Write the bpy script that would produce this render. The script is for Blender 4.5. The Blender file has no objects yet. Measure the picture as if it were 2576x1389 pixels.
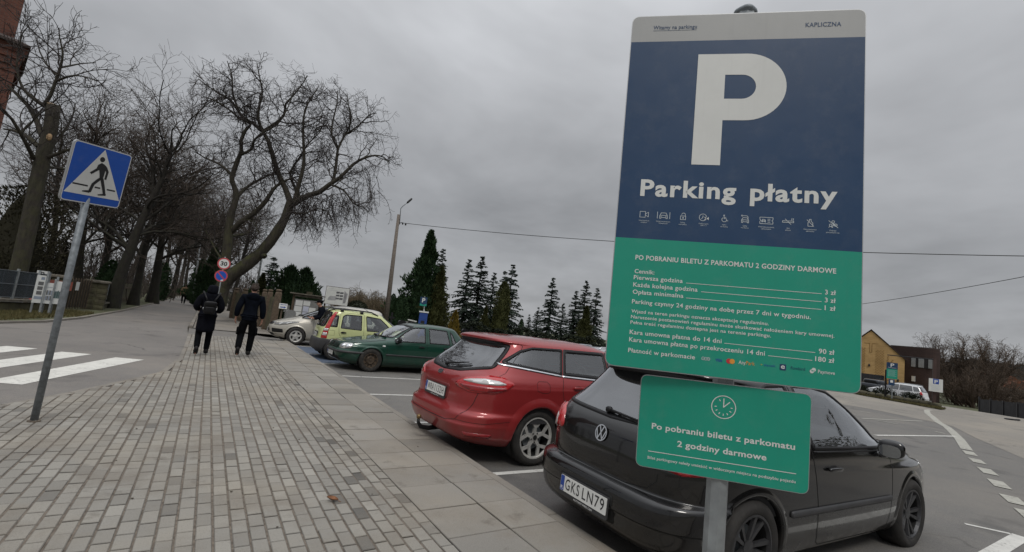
import bpy, bmesh, math, random
import numpy as np
from mathutils import Vector, Matrix
from mathutils.geometry import delaunay_2d_cdt

# ------------------------------------------------------------ scene, camera, sky, sun, exposure
SC = bpy.context.scene
COL = SC.collection
PI = math.pi
CAM_H = 1.457
YAW, PITCH, ROLL = math.radians(33.068), math.radians(6.431), math.radians(7.012)
FPX = 1822.0 / 4096 * 2576          # focal length in pixels of a 2576-wide picture

fw = Vector((math.sin(YAW) * math.cos(PITCH), math.cos(YAW) * math.cos(PITCH), math.sin(PITCH)))
rt = Vector((math.cos(YAW), -math.sin(YAW), 0))
up = rt.cross(fw)
rt2 = rt * math.cos(ROLL) + up * math.sin(ROLL)
up2 = up * math.cos(ROLL) - rt * math.sin(ROLL)
cd = bpy.data.cameras.new("camera")
cam = bpy.data.objects.new("camera", cd)
COL.objects.link(cam)
cd.sensor_width = 36.0
cd.lens = 36.0 * 1822 / 4096
cd.clip_start = 0.05
cd.clip_end = 4000
cam.matrix_world = Matrix(((rt2.x, up2.x, -fw.x, 0), (rt2.y, up2.y, -fw.y, 0), (rt2.z, up2.z, -fw.z, CAM_H), (0, 0, 0, 1)))
SC.camera = cam

def ray(px, py):                    # direction seen at a pixel of the 2576 x 1389 picture
    d = rt2 * (px - 1288) - up2 * (py - 694.5) + fw * FPX
    return d.normalized()
def at(px, py, D):                  # the point seen there, D metres away over the ground
    d = ray(px, py)
    return Vector((0, 0, CAM_H)) + d * (D / math.hypot(d.x, d.y))
def ground_at(px, py, z=0.0):
    d = ray(px, py)
    return Vector((0, 0, CAM_H)) + d * ((z - CAM_H) / d.z)

SC.view_settings.view_transform = 'Standard'
SC.view_settings.look = 'None'
SC.view_settings.exposure = 0.0
SC.view_settings.gamma = 1.0
SUN_EL, SUN_AZ = math.radians(52), math.radians(200)

world = bpy.data.worlds.new("World")
SC.world = world
world.use_nodes = True
nt = world.node_tree
nt.nodes.clear()
def wn(t, **k):
    n = nt.nodes.new(t)
    for a, v in k.items():
        setattr(n, a, v)
    return n
def wl(a, b):
    nt.links.new(a, b)
def wmath(op, a, b=None, c=None):
    n = wn('ShaderNodeMath', operation=op)
    for i, v in enumerate((a, b, c)):
        if v is None:
            continue
        if isinstance(v, (int, float)):
            n.inputs[i].default_value = v
        else:
            wl(v, n.inputs[i])
    return n.outputs[0]
sky = wn('ShaderNodeTexSky', sky_type='NISHITA', sun_disc=False)
sky.sun_elevation = SUN_EL
sky.sun_rotation = SUN_AZ
sky.dust_density = 4.0
tc = wn('ShaderNodeTexCoord')
sep = wn('ShaderNodeSeparateXYZ')
wl(tc.outputs['Generated'], sep.inputs[0])
zc = wmath('MAXIMUM', sep.outputs[2], 0.0)
den = wmath('ADD', zc, 0.22)
cmb = wn('ShaderNodeCombineXYZ')
wl(wmath('DIVIDE', sep.outputs[0], den), cmb.inputs[0])
wl(wmath('DIVIDE', sep.outputs[1], den), cmb.inputs[1])
n1 = wn('ShaderNodeTexNoise')
n1.inputs['Scale'].default_value = 0.9
n1.inputs['Detail'].default_value = 5
n1.inputs['Roughness'].default_value = 0.56
n1.inputs['Distortion'].default_value = 0.35
wl(cmb.outputs[0], n1.inputs['Vector'])
n2 = wn('ShaderNodeTexNoise')
n2.inputs['Scale'].default_value = 3.1
n2.inputs['Detail'].default_value = 4
wl(cmb.outputs[0], n2.inputs['Vector'])
cl = wmath('ADD', wmath('MULTIPLY', n1.outputs[0], 0.8), wmath('MULTIPLY', n2.outputs[0], 0.2))
cl = wmath('ADD', wmath('MULTIPLY', wmath('SUBTRACT', cl, 0.5), 1.45), 1.0)
grad = wmath('ADD', wmath('MULTIPLY', wmath('POWER', zc, 3.0), 3.7), 1.02)
lum = wmath('MULTIPLY', wmath('MULTIPLY', cl, grad), 3.55)
ccol = wn('ShaderNodeMix', data_type='RGBA', blend_type='MULTIPLY')
ccol.inputs[0].default_value = 1.0
ccol.inputs[6].default_value = (0.965, 0.988, 1.03, 1)
wl(lum, ccol.inputs[7])
mixs = wn('ShaderNodeMix', data_type='RGBA')
mixs.inputs[0].default_value = 0.95          # a closed cloud cover over the clear sky
wl(sky.outputs[0], mixs.inputs[6])
wl(ccol.outputs[2], mixs.inputs[7])
bg = wn('ShaderNodeBackground')
bg.inputs[1].default_value = 0.1
wl(mixs.outputs[2], bg.inputs[0])
wo = wn('ShaderNodeOutputWorld')
wl(bg.outputs[0], wo.inputs[0])

sd = bpy.data.lights.new("sun", 'SUN')
sd.energy = 1.0
sd.angle = math.radians(14)
sd.color = (1.0, 0.96, 0.9)
sun = bpy.data.objects.new("sun", sd)
COL.objects.link(sun)
sdir = Vector((math.sin(SUN_AZ) * math.cos(SUN_EL), math.cos(SUN_AZ) * math.cos(SUN_EL), math.sin(SUN_EL)))
sun.rotation_euler = sdir.to_track_quat('Z', 'Y').to_euler()
sun.location = (0, 0, 60)

# ------------------------------------------------------------ materials
class NT:
    def __init__(s, name):
        s.m = bpy.data.materials.new(name)
        s.m.use_nodes = True
        s.t = s.m.node_tree
        s.b = s.t.nodes['Principled BSDF']
        s._tc = None
    def n(s, typ, **k):
        n = s.t.nodes.new(typ)
        for a, v in k.items():
            setattr(n, a, v)
        return n
    def l(s, a, b):
        s.t.links.new(a, b)
    def co(s):
        if s._tc is None:
            s._tc = s.n('ShaderNodeTexCoord')
        return s._tc.outputs['Object']
    def noise(s, scale, detail=4, rough=0.55, vec=None, dist=0.0):
        n = s.n('ShaderNodeTexNoise')
        n.inputs['Scale'].default_value = scale
        n.inputs['Detail'].default_value = detail
        n.inputs['Roughness'].default_value = rough
        n.inputs['Distortion'].default_value = dist
        s.l(vec if vec is not None else s.co(), n.inputs['Vector'])
        return n.outputs[0]
    def math(s, op, a, b=None, c=None, clamp=False):
        n = s.n('ShaderNodeMath', operation=op, use_clamp=clamp)
        for i, v in enumerate((a, b, c)):
            if v is None:
                continue
            if isinstance(v, (int, float)):
                n.inputs[i].default_value = v
            else:
                s.l(v, n.inputs[i])
        return n.outputs[0]
    def ramp(s, fac, lo, hi, a=0.0, b=1.0):
        n = s.n('ShaderNodeMapRange', clamp=True)
        s.l(fac, n.inputs[0])
        n.inputs[1].default_value = lo
        n.inputs[2].default_value = hi
        n.inputs[3].default_value = a
        n.inputs[4].default_value = b
        return n.outputs[0]
    def mix(s, fac, a, b, blend='MIX'):
        n = s.n('ShaderNodeMix', data_type='RGBA', blend_type=blend)
        if isinstance(fac, (int, float)):
            n.inputs[0].default_value = fac
        else:
            s.l(fac, n.inputs[0])
        for i, v in ((6, a), (7, b)):
            if isinstance(v, tuple):
                n.inputs[i].default_value = (v[0], v[1], v[2], 1)
            else:
                s.l(v, n.inputs[i])
        return n.outputs[2]
    def set(s, name, v):
        if isinstance(v, (int, float)):
            s.b.inputs[name].default_value = v
        elif isinstance(v, tuple):
            s.b.inputs[name].default_value = (v[0], v[1], v[2], 1)
        else:
            s.l(v, s.b.inputs[name])
    def bump(s, h, strength=0.3, dist=0.01):
        n = s.n('ShaderNodeBump')
        n.inputs['Strength'].default_value = strength
        n.inputs['Distance'].default_value = dist
        s.l(h, n.inputs['Height'])
        s.l(n.outputs[0], s.b.inputs['Normal'])

def mat(name, col, rough=0.6, metal=0.0, var=0.15, scale=6.0, bump=0.0, bscale=40.0, coat=0.0, spec=0.5, col2=None):
    k = NT(name)
    n = k.noise(scale, 5)
    dark = tuple(c * (1 - var) for c in col)
    lite = col2 if col2 else tuple(min(1, c * (1 + var)) for c in col)
    k.set('Base Color', k.mix(k.ramp(n, 0.3, 0.7), dark, lite))
    k.set('Roughness', rough)
    k.set('Metallic', metal)
    k.set('Specular IOR Level', spec)
    if coat:
        k.set('Coat Weight', coat)
        k.set('Coat Roughness', 0.08)
    if bump:
        k.bump(k.noise(bscale, 3), bump, 0.01)
    return k.m

def paint(name, col, metal=0.25, rough=0.38, dirt=(0.16, 0.14, 0.12), dirt_amt=0.35, zlo=0.15, zhi=0.75, coat=0.9):
    """car paint: a clear coat over the colour, with road dust lying on it and splashes low down"""
    k = NT(name)
    sepn = k.n('ShaderNodeSeparateXYZ')
    k.l(k.co(), sepn.inputs[0])
    low = k.ramp(sepn.outputs[2], zlo, zhi, 1.0, 0.0)
    spl = k.ramp(k.noise(7, 6, 0.65), 0.38, 0.62)
    film = k.ramp(k.noise(2.2, 5, 0.6), 0.35, 0.75)
    d = k.math('MULTIPLY', k.math('MULTIPLY', low, spl), dirt_amt)
    d = k.math('ADD', d, k.math('MULTIPLY', film, dirt_amt * 0.09), clamp=True)
    k.set('Base Color', k.mix(d, col, dirt))
    k.set('Roughness', k.math('ADD', k.math('MULTIPLY', d, 0.5), rough, clamp=True))
    k.set('Metallic', metal)
    k.set('Specular IOR Level', 0.25)
    k.set('Coat Weight', k.math('SUBTRACT', coat, k.math('MULTIPLY', d, coat * 0.9), clamp=True))
    k.set('Coat Roughness', k.math('ADD', k.math('MULTIPLY', film, 0.06), 0.04))
    return k.m

def glass(name, tint, gloss=1.0, film=0.05, filmcol=(0.35, 0.36, 0.36)):
    """thin window glass: tinted see-through, mirror-like by Fresnel, a little dust"""
    k = NT(name)
    t = k.t
    t.nodes.remove(k.b)
    out = t.nodes['Material Output']
    tr = k.n('ShaderNodeBsdfTransparent')
    tr.inputs[0].default_value = (*tint, 1)
    gl = k.n('ShaderNodeBsdfGlossy')
    gl.inputs['Roughness'].default_value = 0.02
    gl.inputs['Color'].default_value = (0.95, 0.97, 1, 1)
    df = k.n('ShaderNodeBsdfDiffuse')
    df.inputs[0].default_value = (*filmcol, 1)
    fr = k.n('ShaderNodeFresnel')
    fr.inputs[0].default_value = 1.52
    f2 = k.math('MULTIPLY', k.math('ADD', k.math('MULTIPLY', fr.outputs[0], 2.4), 0.03), gloss, clamp=True)
    m1 = k.n('ShaderNodeMixShader')
    k.l(f2, m1.inputs[0])
    k.l(tr.outputs[0], m1.inputs[1])
    k.l(gl.outputs[0], m1.inputs[2])
    m2 = k.n('ShaderNodeMixShader')
    k.l(k.math('MULTIPLY', k.ramp(k.noise(1.5, 3), 0.1, 0.9, 0.5, 1.0), film), m2.inputs[0])
    k.l(m1.outputs[0], m2.inputs[1])
    k.l(df.outputs[0], m2.inputs[2])
    k.l(m2.outputs[0], out.inputs[0])
    return k.m

M = {}
M['black'] = mat('black_plastic', (0.009, 0.009, 0.010), 0.45, var=0.25, spec=0.3)
M['trim'] = mat('grey_plastic_trim', (0.035, 0.035, 0.037), 0.55, var=0.2, bump=0.1, bscale=300)
M['seam'] = mat('panel_gap', (0.004, 0.004, 0.004), 0.8)
M['rubber'] = mat('tyre_rubber', (0.016, 0.0155, 0.015), 0.85, var=0.35, scale=9, bump=0.15, bscale=60, col2=(0.032, 0.029, 0.026))
M['lining'] = mat('cabin_lining', (0.03, 0.03, 0.032), 0.9)
M['seat'] = mat('seat_fabric', (0.03, 0.031, 0.035), 0.95, var=0.3, scale=30)
M['chrome'] = mat('chrome', (0.75, 0.76, 0.78), 0.15, 1.0, var=0.05)
M['alloy'] = mat('alloy_wheel', (0.60, 0.59, 0.56), 0.38, 0.55, var=0.2, scale=12)
M['alloydark'] = mat('dark_alloy', (0.055, 0.055, 0.058), 0.38, 0.5, var=0.25, scale=12)
M['steelrust'] = mat('rusty_steel_wheel', (0.05, 0.038, 0.026), 0.7, 0.3, var=0.3, scale=14, col2=(0.1, 0.07, 0.045))
M['glass'] = glass('window_glass', (0.78, 0.84, 0.83), 1.0, 0.05)
M['glassdark'] = glass('tinted_glass', (0.22, 0.25, 0.25), 1.15, 0.06, (0.2, 0.2, 0.2))
M['red_lens'] = mat('red_lens', (0.42, 0.012, 0.015), 0.12, var=0.2, scale=60, coat=1.0)
M['red_lens_dark'] = mat('dark_red_lens', (0.25, 0.006, 0.01), 0.15, var=0.3, scale=60, coat=1.0)
M['clear_lens'] = mat('clear_lens', (0.55, 0.55, 0.54), 0.12, 0.35, var=0.3, scale=260, coat=1.0)
M['plate'] = mat('plate_white', (0.72, 0.72, 0.69), 0.4, var=0.06)
M['ink'] = mat('black_ink', (0.01, 0.01, 0.012), 0.5)
M['eu'] = mat('plate_blue', (0.015, 0.06, 0.32), 0.4)
M['white'] = mat('white_print', (0.78, 0.78, 0.76), 0.5, var=0.03)

# ------------------------------------------------------------ objects
def mesh_obj(name, verts, faces, m=None, parent=None, smooth=True, mats=None, fmat=None, loc=None):
    me = bpy.data.meshes.new(name)
    me.from_pydata([tuple(v) for v in verts], [], [tuple(f) for f in faces])
    if smooth:
        me.polygons.foreach_set('use_smooth', np.ones(len(me.polygons), dtype=bool))
    if mats:
        for x in mats:
            me.materials.append(x)
        if fmat is not None:
            me.polygons.foreach_set('material_index', np.array(fmat, dtype=np.int32))
    elif m:
        me.materials.append(m)
    me.update()
    o = bpy.data.objects.new(name, me)
    COL.objects.link(o)
    if loc is not None:
        o.location = loc
    if parent:
        o.parent = parent
    return o

def tag(o, label, cat, group=None, kind=None):
    if label:
        o['label'] = label
    if cat:
        o['category'] = cat
    if group:
        o['group'] = group
    if kind:
        o['kind'] = kind
    return o

def thing(name, label, cat, loc=(0, 0, 0), rz=0.0, group=None):
    o = bpy.data.objects.new(name, None)
    o.empty_display_size = 0.2
    COL.objects.link(o)
    o.location = loc
    o.rotation_euler = (0, 0, rz)
    return tag(o, label, cat, group)

def dup(root, loc, rz, label=None, scale=1.0, group=None):
    r = root.copy()
    COL.objects.link(r)
    r.location = loc
    r.rotation_euler = (0, 0, rz)
    r.scale = (scale, scale, scale) if isinstance(scale, (int, float)) else scale
    if label:
        r['label'] = label
    if group:
        r['group'] = group
    for ch in list(root.children):
        c = ch.copy()
        COL.objects.link(c)
        c.parent = r
        for g in ch.children:
            d = g.copy()
            COL.objects.link(d)
            d.parent = c
    return r

class Geo:
    """collects shapes into one mesh"""
    def __init__(s):
        s.v, s.f, s.m = [], [], []
    def add(s, v, f, mi=0):
        o = len(s.v)
        s.v.extend([tuple(x) for x in v])
        s.f.extend([tuple(i + o for i in q) for q in f])
        s.m.extend([mi] * len(f))
        return s
    def box(s, c, d, rz=0.0, mi=0, R=None):
        c = Vector(c)
        R = R or Matrix.Rotation(rz, 3, 'Z')
        v = [c + R @ Vector((sx * d[0] / 2, sy * d[1] / 2, sz * d[2] / 2)) for sx in (-1, 1) for sy in (-1, 1) for sz in (-1, 1)]
        f = [(0, 1, 3, 2), (4, 6, 7, 5), (0, 4, 5, 1), (2, 3, 7, 6), (0, 2, 6, 4), (1, 5, 7, 3)]
        return s.add(v, f, mi)
    def tube(s, pts, rad, n=8, mi=0, cap=True):
        v, f = tube_geo(pts, rad, n, cap)
        return s.add(v, f, mi)
    def prism(s, poly, h, frame, mi=0):
        """poly in 2D, frame = (origin, u, v, n): extruded from the plane along n by h"""
        o, u, w, n = frame
        k = len(poly)
        v = [o + u * a + w * b for a, b in poly] + [o + u * a + w * b + n * h for a, b in poly]
        f = [tuple(range(k, 2 * k)), tuple(range(k - 1, -1, -1))] + [(i, (i + 1) % k, k + (i + 1) % k, k + i) for i in range(k)]
        return s.add(v, f, mi)
    def sbox(s, c, d, e=0.35, R=None, nu=20, nv=12, mi=0):
        """rounded block (superellipsoid) of full size d"""
        c = Vector(c)
        sg = lambda x, p: math.copysign(abs(x) ** p, x)
        v = []
        for j in range(nv + 1):
            ph = -PI / 2 + PI * j / nv
            for i in range(nu):
                th = 2 * PI * i / nu
                p = Vector((sg(math.cos(ph), e) * sg(math.cos(th), e) * d[0] / 2, sg(math.cos(ph), e) * sg(math.sin(th), e) * d[1] / 2, sg(math.sin(ph), e) * d[2] / 2))
                v.append(c + (R @ p if R else p))
        f = [(j * nu + i, j * nu + (i + 1) % nu, (j + 1) * nu + (i + 1) % nu, (j + 1) * nu + i) for j in range(nv) for i in range(nu)]
        return s.add(v, f, mi)
    def build(s, name, m=None, parent=None, smooth=False, mats=None, loc=None):
        return mesh_obj(name, s.v, s.f, m, parent, smooth, mats, s.m if mats else None, loc)

def build_split(G, name, m, parent):
    """every connected piece becomes a part of its own"""
    par = list(range(len(G.v)))
    def find(a):
        while par[a] != a:
            par[a] = par[par[a]]; a = par[a]
        return a
    key = {}
    for i, v in enumerate(G.v):
        k = tuple(round(c, 6) for c in v)
        if k in key: par[find(i)] = find(key[k])
        key.setdefault(k, i)
    for f in G.f:
        for q in f[1:]: par[find(q)] = find(f[0])
    grp = {}
    for f in G.f: grp.setdefault(find(f[0]), []).append(f)
    for fs in grp.values():
        ids = sorted({i for f in fs for i in f}); mp = {a: b for b, a in enumerate(ids)}
        mesh_obj(name, [G.v[i] for i in ids], [tuple(mp[i] for i in f) for f in fs], m, parent, smooth=False)

def tube_geo(pts, rad, n=8, cap=True):
    pts = [Vector(p) for p in pts]
    if isinstance(rad, (int, float)):
        rad = [rad] * len(pts)
    v, f = [], []
    prev = None
    for i, p in enumerate(pts):
        d = (pts[min(i + 1, len(pts) - 1)] - pts[max(i - 1, 0)])
        d = d.normalized() if d.length > 1e-9 else Vector((0, 0, 1))
        if prev is None:
            a = d.orthogonal().normalized()
        else:
            a = prev - d * prev.dot(d)
            a = a.normalized() if a.length > 1e-6 else d.orthogonal().normalized()
        prev = a
        b = d.cross(a)
        r = rad[i]
        for k in range(n):
            t = 2 * PI * k / n
            v.append(p + (a * math.cos(t) + b * math.sin(t)) * r)
    for i in range(len(pts) - 1):
        for k in range(n):
            f.append((i * n + k, i * n + (k + 1) % n, (i + 1) * n + (k + 1) % n, (i + 1) * n + k))
    if cap:
        f.append(tuple(range(n - 1, -1, -1)))
        q = (len(pts) - 1) * n
        f.append(tuple(range(q, q + n)))
    return v, f

def lathe(prof, n=32, axis='Y'):
    """prof: (radius, offset along the axis)"""
    v, f = [], []
    for r, a in prof:
        for k in range(n):
            t = 2 * PI * k / n
            v.append((r * math.cos(t), a, r * math.sin(t)) if axis == 'Y' else (r * math.cos(t), r * math.sin(t), a))
    for i in range(len(prof) - 1):
        for k in range(n):
            f.append((i * n + k, i * n + (k + 1) % n, (i + 1) * n + (k + 1) % n, (i + 1) * n + k))
    return v, f

def rnd(poly, r, n=5):
    """polygon with rounded corners; r one radius or one per corner"""
    out = []
    k = len(poly)
    for i in range(k):
        p0, p1, p2 = (Vector(poly[(i + j - 1) % k]) for j in range(3))
        rr = r[i] if isinstance(r, (list, tuple)) else r
        a, b = p0 - p1, p2 - p1
        la, lb = a.length, b.length
        a.normalize(); b.normalize()
        ang = a.angle(b, PI)
        if rr <= 0 or ang > PI - 0.02:
            out.append(tuple(p1)); continue
        t = min(rr / math.tan(ang / 2), la * 0.48, lb * 0.48)
        q0, q1 = p1 + a * t, p1 + b * t
        for j in range(n + 1):
            s = j / n
            out.append(tuple(q0 * (1 - s) ** 2 + p1 * 2 * s * (1 - s) + q1 * s * s))
    return out

def inset(poly, d):
    k = len(poly)
    area = sum(poly[i][0] * poly[(i + 1) % k][1] - poly[(i + 1) % k][0] * poly[i][1] for i in range(k))
    sg = 1 if area > 0 else -1
    out = []
    for i in range(k):
        p0, p1, p2 = (Vector(poly[(i + j - 1) % k]) for j in range(3))
        e1, e2 = (p1 - p0), (p2 - p1)
        if e1.length < 1e-9: e1 = e2
        if e2.length < 1e-9: e2 = e1
        e1.normalize(); e2.normalize()
        n1, n2 = Vector((-e1.y, e1.x)) * sg, Vector((-e2.y, e2.x)) * sg
        b = n1 + n2
        if b.length < 1e-6:
            out.append(tuple(p1 + n1 * d)); continue
        b.normalize()
        out.append(tuple(p1 + b * d / max(b.dot(n1), 0.5)))
    return out

def dense(poly, h, closed=True):
    out = []
    k = len(poly)
    for i in range(k if closed else k - 1):
        a, b = Vector(poly[i]), Vector(poly[(i + 1) % k])
        m = max(1, int(math.ceil((b - a).length / h)))
        for j in range(m):
            out.append(tuple(a.lerp(b, j / m)))
    if not closed:
        out.append(tuple(poly[-1]))
    return out

def in_poly(poly, x, y):
    """vectorised point-in-polygon"""
    x = np.asarray(x); y = np.asarray(y)
    r = np.zeros(x.shape, bool)
    k = len(poly)
    for i in range(k):
        x0, y0 = poly[i]; x1, y1 = poly[(i + 1) % k]
        c = ((y0 > y) != (y1 > y)) & (x < (x1 - x0) * (y - y0) / ((y1 - y0) if abs(y1 - y0) > 1e-12 else 1e-12) + x0)
        r ^= c
    return r

def fill2d(poly, h):
    """triangulated interior of a polygon, about h apart"""
    P = np.array(poly)
    x0, y0 = P.min(0); x1, y1 = P.max(0)
    gx, gy = np.meshgrid(np.arange(x0 + h / 2, x1, h), np.arange(y0 + h / 2, y1, h))
    gx = gx + (np.arange(gx.shape[0])[:, None] % 2) * h * 0.5
    sm = inset(poly, h * 0.35)
    k = in_poly(sm, gx, gy) & in_poly(poly, gx, gy)
    pts = [Vector(p) for p in poly] + [Vector((a, b)) for a, b in zip(gx[k], gy[k])]
    n = len(poly)
    r = delaunay_2d_cdt(pts, [(i, (i + 1) % n) for i in range(n)], [], 1, 1e-6)
    return [tuple(v) for v in r[0]], [tuple(f) for f in r[2]]

_Hcap = {}
def text_geo(body, bold=0.0, space=1.0):
    """letters as flat triangles; returns verts, faces scaled to a capital height of 1, starting at x = 0"""
    c = bpy.data.curves.new("t", 'FONT')
    c.size = 1.0
    c.offset = bold
    c.resolution_u = 3
    c.space_character = space
    o = bpy.data.objects.new("t", c)
    COL.objects.link(o)
    def get(s):
        c.body = s
        dg = bpy.context.evaluated_depsgraph_get()
        e = o.evaluated_get(dg)
        me = e.to_mesh()
        v = [tuple(x.co) for x in me.vertices]
        f = [tuple(p.vertices) for p in me.polygons]
        e.to_mesh_clear()
        return v, f
    if bold not in _Hcap:
        v, _ = get("H")
        _Hcap[bold] = max(p[1] for p in v)
    v, f = get(body)
    COL.objects.unlink(o)
    bpy.data.objects.remove(o)
    bpy.data.curves.remove(c)
    k = 1.0 / _Hcap[bold]
    x0 = min(p[0] for p in v)
    return [((p[0] - x0) * k, p[1] * k) for p in v], f

ACC = {'ą': ('a', 'o'), 'ę': ('e', 'o'), 'ć': ('c', 'a'), 'ś': ('s', 'a'), 'ń': ('n', 'a'), 'ż': ('z', 'd'), 'Ę': ('E', 'o')}
def put_text(g, frame, body, x0, x1, base, cap, bold=0.012, mi=0, lift=0.0, space=1.0, squeeze=None):
    """letters on a plane: left x0, right x1 (or None), baseline, capital height"""
    plain = ''.join(ACC.get(c, (c,))[0] for c in body)
    v, f = text_geo(plain, bold, space)
    o, u, w, n = frame
    wd = max(p[0] for p in v)
    sx = (x1 - x0) / wd if x1 is not None else cap * (squeeze or 1.0)
    for i, c in enumerate(body):
        if c in ACC:
            e = max(p[0] for p in text_geo(plain[:i + 1], bold, space)[0])
            a = e - max(p[0] for p in text_geo(plain[i], bold, space)[0])
            m = (a + e) / 2
            q = {'o': [(m + .12, .02), (m + .05, -.10), (m + .10, -.22), (m + .22, -.22), (m + .22, -.15), (m + .16, -.10), (m + .22, .02)], 'a': [(m - .06, .80), (m + .04, .80), (m + .24, 1.03), (m + .08, 1.03)], 'd': [(m - .08, .84), (m + .08, .84), (m + .08, 1.0), (m - .08, 1.0)]}[ACC[c][1]]
            g.add([o + u * (x0 + p[0] * sx) + w * (base + p[1] * cap) + n * lift for p in q], [tuple(range(len(q)))], mi)
    g.add([o + u * (x0 + p[0] * sx) + w * (base + p[1] * cap) + n * lift for p in v], f, mi)

def stroke(g, frame, pts, wd, mi=0, lift=0.0, closed=False):
    """line of constant width drawn on a plane"""
    o, u, w, n = frame
    pts = [Vector(p) for p in pts]
    k = len(pts)
    segs = k if closed else k - 1
    for i in range(segs):
        a, b = pts[i], pts[(i + 1) % k]
        d = (b - a)
        if d.length < 1e-9:
            continue
        d.normalize()
        q = Vector((-d.y, d.x)) * wd / 2
        a2, b2 = a - d * wd * 0.25, b + d * wd * 0.25
        vs = [a2 - q, b2 - q, b2 + q, a2 + q]
        g.add([o + u * p.x + w * p.y + n * (lift + 0.00003 * (i % 3)) for p in vs], [(0, 1, 2, 3)], mi)

def flat(g, frame, poly, mi=0, lift=0.0):
    o, u, w, n = frame
    g.add([o + u * p[0] + w * p[1] + n * lift for p in poly], [tuple(range(len(poly)))], mi)

def circ(cx, cy, r, n=24, a0=0.0, a1=2 * PI):
    full = abs(a1 - a0 - 2 * PI) < 1e-6
    return [(cx + r * math.cos(a0 + (a1 - a0) * i / n), cy + r * math.sin(a0 + (a1 - a0) * i / n)) for i in range(n if full else n + 1)]

def ring(g, frame, cx, cy, r0, r1, mi=0, lift=0.0, n=32):
    o, u, w, q = frame
    A, B = circ(cx, cy, r0, n), circ(cx, cy, r1, n)
    vs = [o + u * p[0] + w * p[1] + q * lift for p in A + B]
    g.add(vs, [(i, (i + 1) % n, n + (i + 1) % n, n + i) for i in range(n)], mi)
# ------------------------------------------------------------ ground
rng = random.Random(7)
nrng = np.random.default_rng(11)

def sstep(x, a, b):
    t = np.clip((np.asarray(x, float) - a) / (b - a), 0, 1)
    return t * t * (3 - 2 * t)
def zlot(x, y):                       # the car park is flat and falls away past the grass strip
    return -0.14 - 0.95 * sstep(x, 37.5, 62) - np.clip(np.asarray(x, float) - 62, 0, 300) * 0.012
ZL = -0.14
ZR = -0.03

def asphalt(name, c1, c2, crack=0.5, wet=0.0):
    k = NT(name)
    big = k.noise(0.35, 6, 0.6)
    mid = k.noise(3.0, 5, 0.65)
    fine = k.noise(90, 2)
    grain = k.noise(260, 1)
    c = k.mix(k.ramp(big, 0.32, 0.68), c1, c2)
    c = k.mix(k.math('MULTIPLY', k.ramp(mid, 0.45, 0.75), 0.35), c, (c2[0] * 1.25, c2[1] * 1.2, c2[2] * 1.1))
    c = k.mix(k.math('MULTIPLY', k.ramp(grain, 0.45, 0.7), 0.35), c, (c2[0] * 1.7, c2[1] * 1.7, c2[2] * 1.65))
    c = k.mix(k.math('MULTIPLY', k.ramp(fine, 0.35, 0.6, 1.0, 0.0), 0.4), c, (c1[0] * 0.5, c1[1] * 0.5, c1[2] * 0.5))
    oil = k.math('MULTIPLY', k.ramp(k.noise(1.1, 3, 0.5), 0.60, 0.70), 0.45)
    c = k.mix(oil, c, (c1[0] * 0.45, c1[1] * 0.45, c1[2] * 0.46))
    pale = k.math('MULTIPLY', k.ramp(k.noise(0.16, 4, 0.55), 0.52, 0.60), 0.35)
    c = k.mix(pale, c, (c2[0] * 1.3, c2[1] * 1.24, c2[2] * 1.15))
    vo = k.n('ShaderNodeTexVoronoi', feature='DISTANCE_TO_EDGE')
    vo.inputs['Scale'].default_value = 0.42
    wv = k.n('ShaderNodeMix', data_type='VECTOR')
    nz = k.n('ShaderNodeTexNoise'); nz.inputs['Scale'].default_value = 1.3; nz.inputs['Detail'].default_value = 5
    k.l(k.co(), nz.inputs['Vector'])
    wv.inputs[0].default_value = 0.45
    k.l(k.co(), wv.inputs[4]); k.l(nz.outputs[1], wv.inputs[5])
    k.l(wv.outputs[1], vo.inputs['Vector'])
    cr = k.math('MULTIPLY', k.ramp(vo.outputs[0], 0.0, 0.006, 1.0, 0.0), k.math('MULTIPLY', k.ramp(k.noise(0.5, 3), 0.52, 0.62), crack))
    c = k.mix(cr, c, (0.02, 0.018, 0.016))
    k.set('Base Color', c)
    k.set('Roughness', k.ramp(big, 0.3, 0.7, 0.72, 0.9))
    k.bump(k.math('ADD', k.math('MULTIPLY', grain, 0.6), fine), 0.35, 0.006)
    return k.m
M['lot'] = asphalt('asphalt_car_park', (0.115, 0.111, 0.106), (0.172, 0.163, 0.150))
M['lot_old'] = asphalt('asphalt_worn', (0.19, 0.175, 0.155), (0.255, 0.235, 0.205), 0.9)
M['road'] = asphalt('asphalt_road', (0.150, 0.139, 0.129), (0.215, 0.199, 0.183), 0.7)
M['drive'] = asphalt('asphalt_drive', (0.14, 0.132, 0.124), (0.20, 0.187, 0.17), 0.5)
M['path'] = asphalt('footpath_surface', (0.17, 0.155, 0.135), (0.25, 0.228, 0.2), 0.3)
M['earth'] = mat('earth', (0.085, 0.075, 0.05), 0.95, var=0.35, scale=1.2, bump=0.4, bscale=14, col2=(0.10, 0.115, 0.05))
M['verge'] = mat('verge_soil', (0.10, 0.085, 0.055), 0.95, var=0.35, scale=2.5, bump=0.5, bscale=20, col2=(0.10, 0.115, 0.05))

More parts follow.
